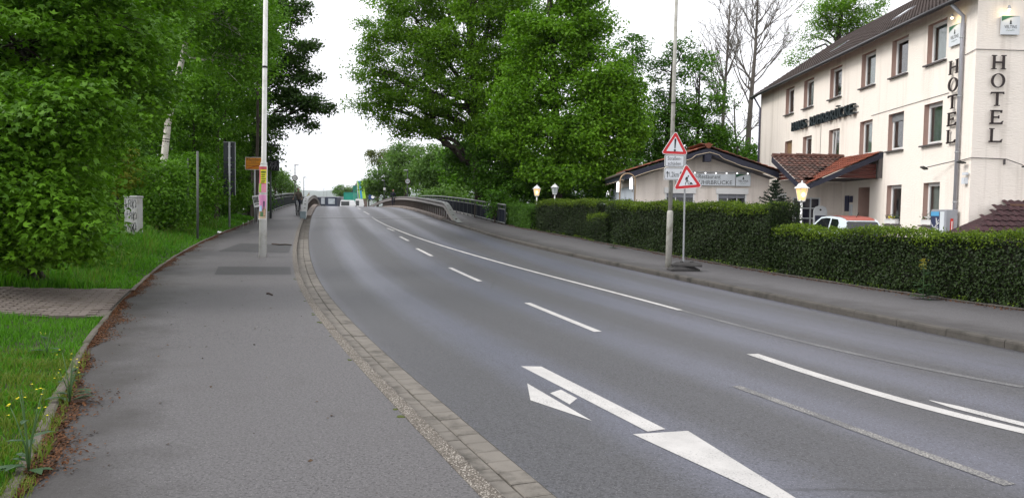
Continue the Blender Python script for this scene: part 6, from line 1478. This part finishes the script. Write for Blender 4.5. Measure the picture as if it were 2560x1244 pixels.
# ------------------------------------------------------------------ flowering plants
def rape(label, x, y, z, h, stems, leafn, seed, name='flowering_weed', spread=.18, nf=(1,4), fs=1.0):
    rr = random.Random(seed); th = thing(name, label, 'weed', (x,y,z), group='yellow flowering weeds')
    sm_, lm_, fl = MB(), MB(), MB()
    for s in range(stems):
        a = rr.uniform(0, 6.28); hh = h*rr.uniform(.6,1.0); t = Vector((math.cos(a)*spread*rr.uniform(.2,1), math.sin(a)*spread*rr.uniform(.2,1), hh)); b0 = Vector((x,y,z))
        pts = [b0, b0+Vector((t.x*.2,t.y*.2,hh*.4)), b0+Vector((t.x*.6,t.y*.6,hh*.75)), b0+t]; sm_.tube(pts, [.0065,.005,.0035,.002], 5)
        for k in range(rr.randint(*nf)): 
            p = b0+t+Vector((rr.gauss(0,.022*fs), rr.gauss(0,.022*fs), rr.uniform(-.07*fs*fs,.03)))
            for q in range(4):
                an = q*1.571+rr.random(); e = Vector((math.cos(an), math.sin(an), .25))*.010*fs; f_ = Vector((-math.sin(an), math.cos(an), 0))*.005*fs; fl.quad(p, p+e*.6+f_, p+e, p+e*.6-f_)
    for k in range(leafn):
        zz = z+h*.62*rr.random()**1.5; a = rr.uniform(0,6.28); L = (.10+.12*(1-(zz-z)/h))*rr.uniform(.7,1.3)*max(.8,h); d = Vector((math.cos(a), math.sin(a), .25)); s_ = Vector((-math.sin(a), math.cos(a), 0)); b0 = Vector((x+d.x*.01,y+d.y*.01,zz))
        P = [b0, b0+d*L*.35+s_*L*.16, b0+d*L*.75+s_*L*.15-Vector((0,0,L*.08)), b0+d*L-Vector((0,0,L*.22)), b0+d*L*.75-s_*L*.15-Vector((0,0,L*.08)), b0+d*L*.35-s_*L*.16, b0+d*L*.5-Vector((0,0,L*.02))]
        lm_.add(P, [(0,1,6,5),(1,2,6),(2,3,6),(3,4,6),(4,5,6)])
    obj('stem', sm_, dull('weed_stem', (.06,.12,.04), .6), th, smooth=True); obj('leaves', lm_, dull('weed_leaf', (.020,.058,.016), .5, var=.3, scale=20), th, kind='stuff'); obj('blossom', fl, dull('rape_yellow', (.80,.66,.02), .6), th, kind='stuff')
q = G(80,1185); rape('tall weed with yellow flowers at the near left corner of the pavement', q[0]-.02, q[1], .02, .55, 5, 12, 1, spread=.14)
q = G(175,1010); rape('weed with yellow flowers and thin stems on the near kerb edge', q[0], q[1], .02, .42, 6, 14, 2)
q = G(118,890); rape('single yellow flower stem standing in the short lawn', q[0], q[1], .03, .30, 2, 6, 3, spread=.08)
q = G(2308,748); rape('tall yellow flowering weed before the low hedge', q[0], q[1], zp(q[1]), 1.25, 2, 40, 4, spread=.05, nf=(26,34), fs=1.6)
q = G(1536,622); rape('low green weed at the hedge foot near the brass arch', q[0], q[1]+.2, zp(q[1]), .55, 2, 30, 5, spread=.1)
# dandelion clocks
dm_ = MB(); dm_.lathe((0,0,.26), [(.006,-.024),(.022,-.012),(.025,0),(.022,.012),(.006,.024)], 10); dm_.tube([(0,0,0),(.01,0,.24)], .003, 4)
dme = mesh('dandelion_clock', dm_, dull('dandelion_white', (.66,.66,.62), .8))
for px_, py_, wh in ((5,690,'at the very left edge above the brick path'),(33,684,'second from the left edge above the brick path'),(40,710,'lowest one just above the brick path'),(620,565,'in the middle of the three beside the white paper'),(634,560,'right of the three beside the white paper'),(608,571,'nearest the white paper'),(655,541,'just left of the white pole')):
    q = G(px_, py_); o = bpy.data.objects.new('dandelion', dme); COL.objects.link(o); zz = gz_left(q[0], q[1]); o.location = (q[0], q[1], zz); tag(o, 'white dandelion clock '+wh, 'dandelion', 'dandelion clocks in the verge')
# soil that has crept over the pavement edge, under the litter
dm2 = MB(); ysd = list(np.arange(2.2, 44, .15))
for y in ysd:
    w = .10+.05*math.sin(y*1.3)+.04*math.sin(y*4.1)+.03*math.sin(y*9.7)
    for d in (-.01, max(.03, w)): q = offset(EDGE, y, d); dm2.v.append((q.x, q.y, zp(q.y)+.0045))
dm2.f = [(2*i, 2*i+1, 2*i+3, 2*i+2) for i in range(len(ysd)-1)]
obj('soil_strip', dm2, dull('litter_soil', (.045,.026,.016), .95, var=.5, scale=25, bump=.6, bscale=90), pavement_l)
tree('bush', 'dark undergrowth below the big maple at the left edge', (at(60,560,18).x, 18, gz_left(at(60,560,18).x, 18)), [(at(60,560,18).x,18,.3,.06),(at(60,560,18).x,18,1.2,.03)], [lobe(0,560,18,110,60,.8,30), lobe(150,545,18.5,70,50,.8,20)], LF['dark'], .13, 110, .30, seed=140, cat='bush', limb_r=.03)
tree('bush', 'dark bush at the near end of the right hand railing', (at(1238,530,44.5).x, 44.5, zp(44)-.3), [(at(1238,530,44.5).x,44.5,.6,.05),(at(1238,530,44.5).x,44.5,1.4,.03)], [lobe(1240,515,44.8,26,34,.6,16), lobe(1262,500,45.5,24,30,.6,12)], LF['dark'], .15, 110, .30, seed=141, cat='bush', limb_r=.03)
# ------------------------------------------------------------------ people
def skin_body(name, chains, mat, parent, sub=1):
    """chains: list of [(x,y,z,r)...]; the first vertex of each chain is merged with the nearest existing joint"""
    V, E, Rr = [], [], []
    for ch in chains:
        prev = None
        for k, (x, y, z, r) in enumerate(ch):
            idx = None
            for i, v in enumerate(V):
                if (Vector(v)-Vector((x,y,z))).length < .004: idx = i
            if idx is None: V.append((x,y,z)); Rr.append(r); idx = len(V)-1
            if prev is not None: E.append((prev, idx))
            prev = idx
    me = bpy.data.meshes.new(name); me.from_pydata(V, E, []); o = bpy.data.objects.new(name, me); COL.objects.link(o)
    sk = o.modifiers.new('skin', 'SKIN'); ss = o.modifiers.new('sub', 'SUBSURF'); ss.levels = ss.render_levels = sub
    sv = me.skin_vertices[0].data
    for i, r in enumerate(Rr): sv[i].radius = (r, r); sv[i].use_root = (i == 0)
    bpy.context.view_layer.update(); me2 = bpy.data.meshes.new_from_object(o.evaluated_get(bpy.context.evaluated_depsgraph_get())); bpy.data.objects.remove(o)
    me2.polygons.foreach_set('use_smooth', [True]*len(me2.polygons)); me2.materials.clear(); me2.materials.append(mat); r_ = bpy.data.objects.new(name, me2); COL.objects.link(r_); r_.parent = parent; return r_
M['skin'] = dull('skin', (.42,.24,.17), .6, var=.05); M['jacket'] = dull('olive_jacket', (.15,.125,.10), .85, var=.25, scale=9); M['trouser'] = dull('navy_trousers', (.016,.018,.035), .85, var=.2)
M['shoe'] = dull('dark_shoe', (.02,.018,.016), .7); M['helmet'] = dull('white_helmet', (.62,.62,.60), .35)
def bicycle(th, frame_mat):
    tyre = dull('bike_tyre', (.02,.02,.02), .8); 
    for y in (-.53, .53):
        m = MB(); N = 24
        m.tube([(0, y+.33*math.cos(2*math.pi*k/N), .35+.33*math.sin(2*math.pi*k/N)) for k in range(N+1)], .024, 6, cap=False); w = obj('wheel', m, tyre, th, world=False, smooth=True)
        m = MB()
        for k in range(10): a = 2*math.pi*k/10; m.tube([(0,y,.35),(0,y+.31*math.cos(a),.35+.31*math.sin(a))], .003, 3)
        m.tube([(-.05,y,.35),(.05,y,.35)], .025, 8); obj('spokes', m, M['grey'], w, world=False)
    m = MB()      # local -Y is the front
    for a, b in (((0,-.38,.86),(0,.10,.35)),((0,-.36,.78),(0,.24,.78)),((0,.10,.35),(0,.28,.92)),((0,.10,.35),(0,.53,.35)),((0,.24,.76),(0,.53,.35)),((0,-.34,.98),(0,-.40,.80))): m.tube([a,b], .02, 6)
    for s in (-.045, .045): m.tube([(s*.6,-.40,.80),(s,-.53,.35)], .014, 6)
    obj('frame', m, frame_mat, th, world=False)
    m = MB(); m.tube([(-.30,-.26,1.04),(-.22,-.30,1.04),(0,-.34,1.0),(.22,-.30,1.04),(.30,-.26,1.04)], .013, 6); obj('handlebar', m, M['black'], th, world=False)
    m = MB(); m.box((0,.30,.95), (.14,.24,.06)); obj('saddle', m, M['black'], th, world=False, bevel=.02)
    m = MB(); m.box((0,-.47,.92), (.10,.06,.08)); obj('headlamp', m, M['panel'], th, world=False)
    m = MB(); m.box((0,-.5,.72), (.09,.02,.5)); m.tube([(-.15,.12,.32),(.15,.10,.38)], .012, 5); m.box((-.13,.10,.28),(.09,.08,.02)); m.box((.13,.10,.40),(.09,.08,.02)); obj('mudguard', m, M['grey'], th, world=False)
def rider(th, jacket, trouser):
    b = skin_body('body', [
        [(0,.26,1.00,.13),(0,.24,1.16,.135),(0,.16,1.36,.15),(0,.12,1.46,.13),(0,.10,1.53,.06),(0,.07,1.60,.055)],
        [(0,.12,1.46,.13),(-.17,.10,1.46,.075),(-.25,-.04,1.27,.055),(-.27,-.20,1.10,.045),(-.28,-.27,1.05,.035)], [(0,.12,1.46,.13),(.17,.10,1.46,.075),(.25,-.04,1.27,.055),(.27,-.20,1.10,.045),(.28,-.27,1.05,.035)]], jacket, th)
    for s, (kz, fz, ky, fy) in ((-1, (.74,.30,-.06,.10)), (1, (.86,.43,-.14,.06))):
        skin_body('trousers', [[(s*.06,.26,.99,.105),(s*.11,.10,(.99+kz)/2+.02,.085),(s*.12,ky,kz,.065),(s*.12,(ky+fy)/2+.03,(kz+fz)/2,.052),(s*.125,fy,fz+.04,.042)]], trouser, th)
        skin_body('shoe', [[(s*.13,fy+.05,fz+.01,.038),(s*.13,fy-.06,fz-.01,.04),(s*.13,fy-.14,fz-.02,.03)]], M['shoe'], th)
        # hand: palm, four fingers wrapped over the bar and a thumb under it
        hm = [[(s*.28,-.25,1.055,.028),(s*.275,-.29,1.062,.026)]]
        for q in range(4): x = s*(.245+.020*q); hm.append([(s*.275,-.29,1.062,.026),(x,-.315,1.056,.010),(x,-.325-.003*(q in (1,2)),1.03,.009),(x,-.30,1.012,.008)])
        hm.append([(s*.28,-.25,1.055,.028),(s*.245,-.262,1.03,.010),(s*.235,-.29,1.02,.009)])
        skin_body('hand', hm, M['skin'], th)
    head = MB(); N, K = 14, 10      # head with brow, nose and chin
    for i in range(K+1):
        ph = math.pi*i/K; z = math.cos(ph)
        for j in range(N):
            a = 2*math.pi*j/N; r = math.sin(ph)*(1-.18*max(0,-z)); x = .078*r*math.cos(a); y = .098*r*math.sin(a)
            front = max(0, -math.sin(a)); y -= .014*front*(1 if -.25 < z < .1 else 0)*(abs(math.cos(a)) < .3); head.v.append((x, .04+y-.012*max(0,-z)*front, 1.70+.125*z))
    head.f = [(i*N+j, i*N+(j+1)%N, (i+1)*N+(j+1)%N, (i+1)*N+j) for i in range(K) for j in range(N)]
    h = obj('head', head, M['skin'], th, world=False, smooth=True)
    m = MB()
    for s in (-1, 1): m.lathe((s*.030,-.050,1.715), [(.002,-.008),(.010,0),(.002,.008)], 8)
    obj('eye', m, M['ink'], h, world=False); m = MB(); m.box((0,-.052,1.640), (.045,.008,.008)); obj('mouth', m, dull('lips', (.25,.09,.08), .6), h, world=False)
    m = MB()
    for s in (-1, 1): m.box((s*.08,.045,1.69), (.014,.03,.05))
    obj('ear', m, M['skin'], h, world=False)
    m = MB(); m.lathe((0,.05,1.735), [(.098,0),(.104,.025),(.094,.07),(.065,.105),(.02,.12)], 14); obj('helmet', m, M['helmet'], th, world=False, smooth=True)
    return b
CYC = at(745, 541, 49.5)
th = thing('person', 'cyclist in white helmet, olive jacket and dark trousers riding towards the camera', 'person', (CYC.x, 49.5, zp(49.5)), R(8)); rider(th, M['jacket'], M['trouser'])
th = thing('bicycle', 'bicycle ridden by the person in the white helmet on the left footway', 'bicycle', (CYC.x, 49.5, zp(49.5)), R(8)); bicycle(th, dull('bike_silver', (.40,.40,.42), .35, .4))
def walker(label, px, py, Y, jacket, trouser, hair, rz, s=1.0):
    p = at(px, py, Y); th = thing('person', label, 'person', (p.x, Y, zp(Y)), rz); th.scale = (s,s,s)
    skin_body('body', [[(0,0,.98,.13),(0,0,1.16,.125),(0,0,1.36,.155),(0,0,1.46,.10),(0,0,1.54,.055),(0,-.01,1.60,.05)], [(0,0,1.36,.155),(-.20,0,1.42,.07),(-.25,.03,1.14,.055),(-.24,-.05,.90,.045)], [(0,0,1.36,.155),(.20,0,1.42,.07),(.25,.03,1.14,.055),(.24,-.05,.90,.045)]], jacket, th)
    for q in (-1, 1):
        skin_body('trousers', [[(q*.09,0,.96,.105),(q*.10,-.04*q,.52,.07),(q*.10,.06*q,.10,.05)]], trouser, th); skin_body('shoe', [[(q*.10,.08*q+.03,.05,.04),(q*.10,.08*q-.14,.04,.035)]], M['shoe'], th)
        skin_body('hand', [[(q*.24,-.05,.88,.03),(q*.24,-.07,.80,.03)]]+[[(q*.24,-.07,.80,.03),(q*.24+.012*(k-1.5),-.085,.74,.010),(q*.24+.012*(k-1.5),-.08,.70,.008)] for k in range(4)]+[[(q*.24,-.05,.88,.03),(q*.23,-.10,.83,.010),(q*.23,-.11,.79,.009)]], M['skin'], th)
    m = MB(); m.lathe((0,-.01,1.70), [(.03,-.12),(.065,-.08),(.078,0),(.070,.07),(.03,.11)], 12); h = obj('head', m, M['skin'], th, world=False, smooth=True)
    m = MB(); m.lathe((0,.012,1.73), [(.080,-.03),(.084,.02),(.070,.075),(.02,.10)], 12); obj('hair', m, hair, th, world=False, smooth=True)
walker('person in dark clothes walking on the right footway of the bridge', 983, 495, 84, dull('navy_coat', (.02,.022,.035), .85), M['trouser'], dull('brown_hair', (.07,.04,.025), .8), R(20))
th_b = at(772, 500, 92)
th = thing('person', 'far cyclist in yellow and dark clothes behind the left guard rail', 'person', (th_b.x, 92, zp(92)-.28), R(6)); rider(th, dull('yellow_vest', (.30,.28,.05), .8, var=.5, scale=5), M['trouser'])
th = thing('bicycle', 'bicycle of the far cyclist in yellow behind the left guard rail', 'bicycle', (th_b.x, 92, zp(92)-.28), R(6)); bicycle(th, M['black'])
# ------------------------------------------------------------------ beyond the crest of the bridge
def zfar(Y): return zp(Y)-RD
def van(px0, px1, ptop, Y, label, name='white_van', kind='van'):
    a, b_ = at(px0, ptop, Y), at(px1, ptop, Y); w = b_.x-a.x; cx = (a.x+b_.x)/2; z0 = zfar(Y); h = a.z-z0; L = 6.0
    th = thing(name, label, kind, (cx, Y, z0)); wm = dull('van_white', (.74,.74,.73), .35, var=.03)
    m = MB(); sec = [(-w*.5,.35),(-w*.5,h*.62),(-w*.44,h*.96),(-w*.36,h),(w*.36,h),(w*.44,h*.96),(w*.5,h*.62),(w*.5,.35)]; n = len(sec)
    for y in (0, L*.75): m.v += [(cx+x, Y+y, z0+z) for x, z in sec]
    m.v += [(cx+x*.96, Y+L, z0+min(z, h*.55)) for x, z in sec]
    m.f = [(j*n+i, j*n+(i+1)%n, (j+1)*n+(i+1)%n, (j+1)*n+i) for j in range(2) for i in range(n)]+[tuple(range(n)), tuple(range(2*n, 3*n))[::-1]]
    obj('body', m, wm, th)
    m = MB(); m.box((cx, Y-.01, z0+h*.73), (w*.78,.04,h*.32)); obj('rear_window', m, dull('van_glass', (.03,.035,.035), .1, spec=.6), th)
    for s in (-1, 1):
        m = MB(); m.box((cx+s*w*.44, Y-.02, z0+h*.36), (.14,.04,.4)); obj('tail_light', m, dull('van_tail', (.35,.02,.02), .3), th)
        m = MB(); m.box((cx+s*(w*.5+.12), Y+L*.8, z0+h*.55), (.2,.1,.3)); obj('wing_mirror', m, M['black'], th)
        for y in (.9, L-1.0): m = MB(); m.tube([(cx+s*w*.36,Y+y,z0+.35),(cx+s*w*.49,Y+y,z0+.35)], .35, 14); obj('wheel', m, M['black'], th)
van(850, 876, 499.5, 150, 'white van seen from behind just over the crest of the bridge')
van(888, 899, 497, 175, 'narrow white vehicle right of the green netting', 'white_truck', 'truck')
def container(px0, px1, pt, pb, Y, col, label, panel=None, name='site_container', depth=5.0, cat='container'):
    a, b_ = at(px0, pt, Y), at(px1, pb, Y); z0 = min(b_.z, zfar(Y)); th = thing(name, label, cat, ((a.x+b_.x)/2, Y, z0)); mt = dull(name, col, .5, var=.12, scale=2)
    m = MB(); n = 18      # corrugated front, flat sides and roof
    for i in range(n+1):
        x = a.x+(b_.x-a.x)*i/n; y = Y+(.05 if i % 2 else 0); m.v += [(x,y,z0),(x,y,a.z)]
    m.f = [(2*i,2*i+2,2*i+3,2*i+1) for i in range(n)]; m.box(((a.x+b_.x)/2, Y+depth/2+.08, (z0+a.z)/2), (b_.x-a.x, depth, a.z-z0)); obj('body', m, mt, th)
    m = MB(); m.box(((a.x+b_.x)/2, Y-.03, a.z), (b_.x-a.x+.1,.12,.12)); m.box((a.x, Y-.03, (z0+a.z)/2), (.12,.12,a.z-z0)); m.box((b_.x, Y-.03, (z0+a.z)/2), (.12,.12,a.z-z0)); obj('corner_frame', m, mt, th)
    if panel:
        p0, p1 = at(panel[0], panel[2], Y), at(panel[1], panel[3], Y); m = MB(); m.box(((p0.x+p1.x)/2, Y-.06, (p0.z+p1.z)/2), (p1.x-p0.x,.06,p0.z-p1.z)); obj('panel', m, dull('panel_pale', (.42,.45,.48), .5, var=.4, scale=1.5), th)
    return th
container(814, 842, 493, 513, 205, (.045,.055,.085), 'dark blue site container with pale panel beyond the bridge', (821,837,496,510))
container(795, 813, 494, 513, 207, (.035,.042,.06), 'smaller dark site container left of the one with the pale panel', (803,812,494,510))
container(860, 882, 481, 514, 190, (.02,.30,.22), 'bright green netted scaffold box beyond the bridge', name='green_scaffold', cat='scaffold')
container(883, 897, 464, 514, 196, (.03,.20,.15), 'darker green netting tower beside the bright green box', name='green_netting_tower', cat='scaffold')
# banner flag
Y = 185; bn = thing('banner', 'tall yellow green banner with blue stripe beyond the bridge', 'banner', (at(903,510,Y).x, Y, zfar(Y)))
def bp(x, y, dz=0): p = at(x, y, Y-dz); return (p.x, p.y, p.z)
m = MB(); m.poly([bp(892,452),bp(908,452),bp(915,496),bp(899,497)]); m.poly([bp(892,452,-.1),bp(908,452,-.1),bp(915,496,-.1),bp(899,497,-.1)][::-1]); bc = obj('cloth', m, dull('banner_green', (.36,.62,.05), .6), bn)
m = MB(); m.poly([bp(896,452,.05),bp(901,452,.05),bp(906.5,496,.05),bp(901,496.5,.05)]); obj('blue_stripe', m, dull('banner_blue', (.05,.32,.55), .6), bc)
m = MB(); m.tube([bp(897,514),bp(892,450)], .06, 6); obj('pole', m, M['white'], bn)
# house gable beyond the river
Y = 215; hs_ = thing('far_house', 'dark gabled house behind the green netting and banner', 'house', (at(888,500,Y).x, Y, zfar(Y)-1))
a = at(880,480,Y); e = at(905,480,Y); pk = at(893,455,Y)
m = MB(); m.box(((a.x+e.x)/2, Y+4, (a.z-1)/2), (e.x-a.x, 8, a.z+1)); obj('wall', m, dull('far_brick', (.16,.11,.09), .9), hs_)
m = MB(); m.prism([(a.x-.4,a.z-.2),(e.x+.4,e.z-.2),(pk.x,pk.z)], (0,Y-.3,0), (1,0,0), (0,0,1), (0,-1,0), 9.0); obj('roof', m, dull('far_roof', (.05,.04,.04), .8), hs_)
m = MB(); m.box((pk.x-.6, Y-.05, a.z-1.2), (.9,.1,1.2)); obj('window', m, M['panel'], hs_)
# far parapet across the road's bend, sign board
Y = 235; p0, p1 = at(745, 489, Y), at(866, 489, Y); pz = at(800, 489, Y).z
wl2 = thing('far_parapet', 'low grey parapet wall crossing behind the dark containers', 'wall', ((p0.x+p1.x)/2, Y, -.5))
m = MB(); m.box(((p0.x+p1.x)/2, Y, pz/2-.4), (p1.x-p0.x,.4,pz-.2)); obj('wall', m, dull('parapet_grey', (.24,.24,.25), .8), wl2); m = MB(); m.box(((p0.x+p1.x)/2, Y-.05, pz-.4), (p1.x-p0.x,.6,.25)); obj('coping', m, M['zinc'], wl2)
Y = 170; q = at(928, 492, Y); fs_ = thing('direction_sign', 'small blue direction sign with white disc right of the banner', 'road sign', (q.x, Y, zfar(Y)-.4))
m = MB(); m.box((q.x, Y, q.z), (1.2,.05,1.1)); fp_ = obj('panel', m, dull('sign_blue', (.02,.05,.16), .4), fs_); m = MB(); m.tube([(q.x+.35,Y-.03,q.z),(q.x+.35,Y-.05,q.z)], .38, 16); obj('disc', m, M['white'], fp_); m = MB(); m.tube([(q.x,Y+.05,zfar(Y)-.5),(q.x,Y+.05,q.z)], .05, 6); obj('post', m, M['grey'], fs_)
for k, (px, pt, Y) in enumerate(((809.5,472,260),(817,476,290))):
    t = at(px, pt, Y); mt_ = thing('mast', ['nearer thin mast on the skyline beyond the containers','fainter thin mast right of the nearer one on the skyline'][k], 'mast', (t.x, Y, -1)); m = MB(); m.tube([(t.x,Y,-1),(t.x,Y,t.z)], [.10,.06], 6); obj('pole', m, M['grey'], mt_); m = MB(); m.box((t.x,Y,t.z-.2),(.5,.2,.12)); obj('head', m, M['grey'], mt_)
# ------------------------------------------------------------------ hills and air
hm = MB(); rng = np.random.default_rng(3); xs = np.linspace(-11000, 5000, 160); ph = rng.uniform(0,6,5)
def ridge(x, s): return 270+60*math.sin(x*.0005+ph[0])+38*math.sin(x*.0013+ph[1])+20*math.sin(x*.0036+ph[2])+10*math.sin(x*.009+ph[3])+s
rows = [(7000,-8,0),(8000,.35,0),(9200,.8,0),(10500,1.1,20),(11800,.2,0)]
for (yy, k, s) in rows:
    for x in xs: hm.v.append((x, yy+200*math.sin(x*.001), -4 if k < 0 else ridge(x, s)*k+rng.uniform(-4,4)))
n = len(xs); hm.f = [(j*n+i, j*n+i+1, (j+1)*n+i+1, (j+1)*n+i) for j in range(len(rows)-1) for i in range(n-1)]
struct('hills', hm, dull('wooded_hill', (.035,.06,.03), .95, var=.4, scale=.01), smooth=True)
hz = MB(); hz.box((-2500, 6200, 245), (18000, 13600, 500)); 
t = NT('haze_air'); pv = t.new('ShaderNodeVolumePrincipled'); pv.inputs['Color'].default_value = (.90,.96,1.0,1); pv.inputs['Density'].default_value = .00007; pv.inputs['Anisotropy'].default_value = .2
ou = t.new('ShaderNodeOutputMaterial'); t.t.links.new(pv.outputs[0], ou.inputs['Volume'])
haze = obj('haze', hz, t.m, kind='stuff'); tag(haze, 'pale haze over the distant hills', 'haze')
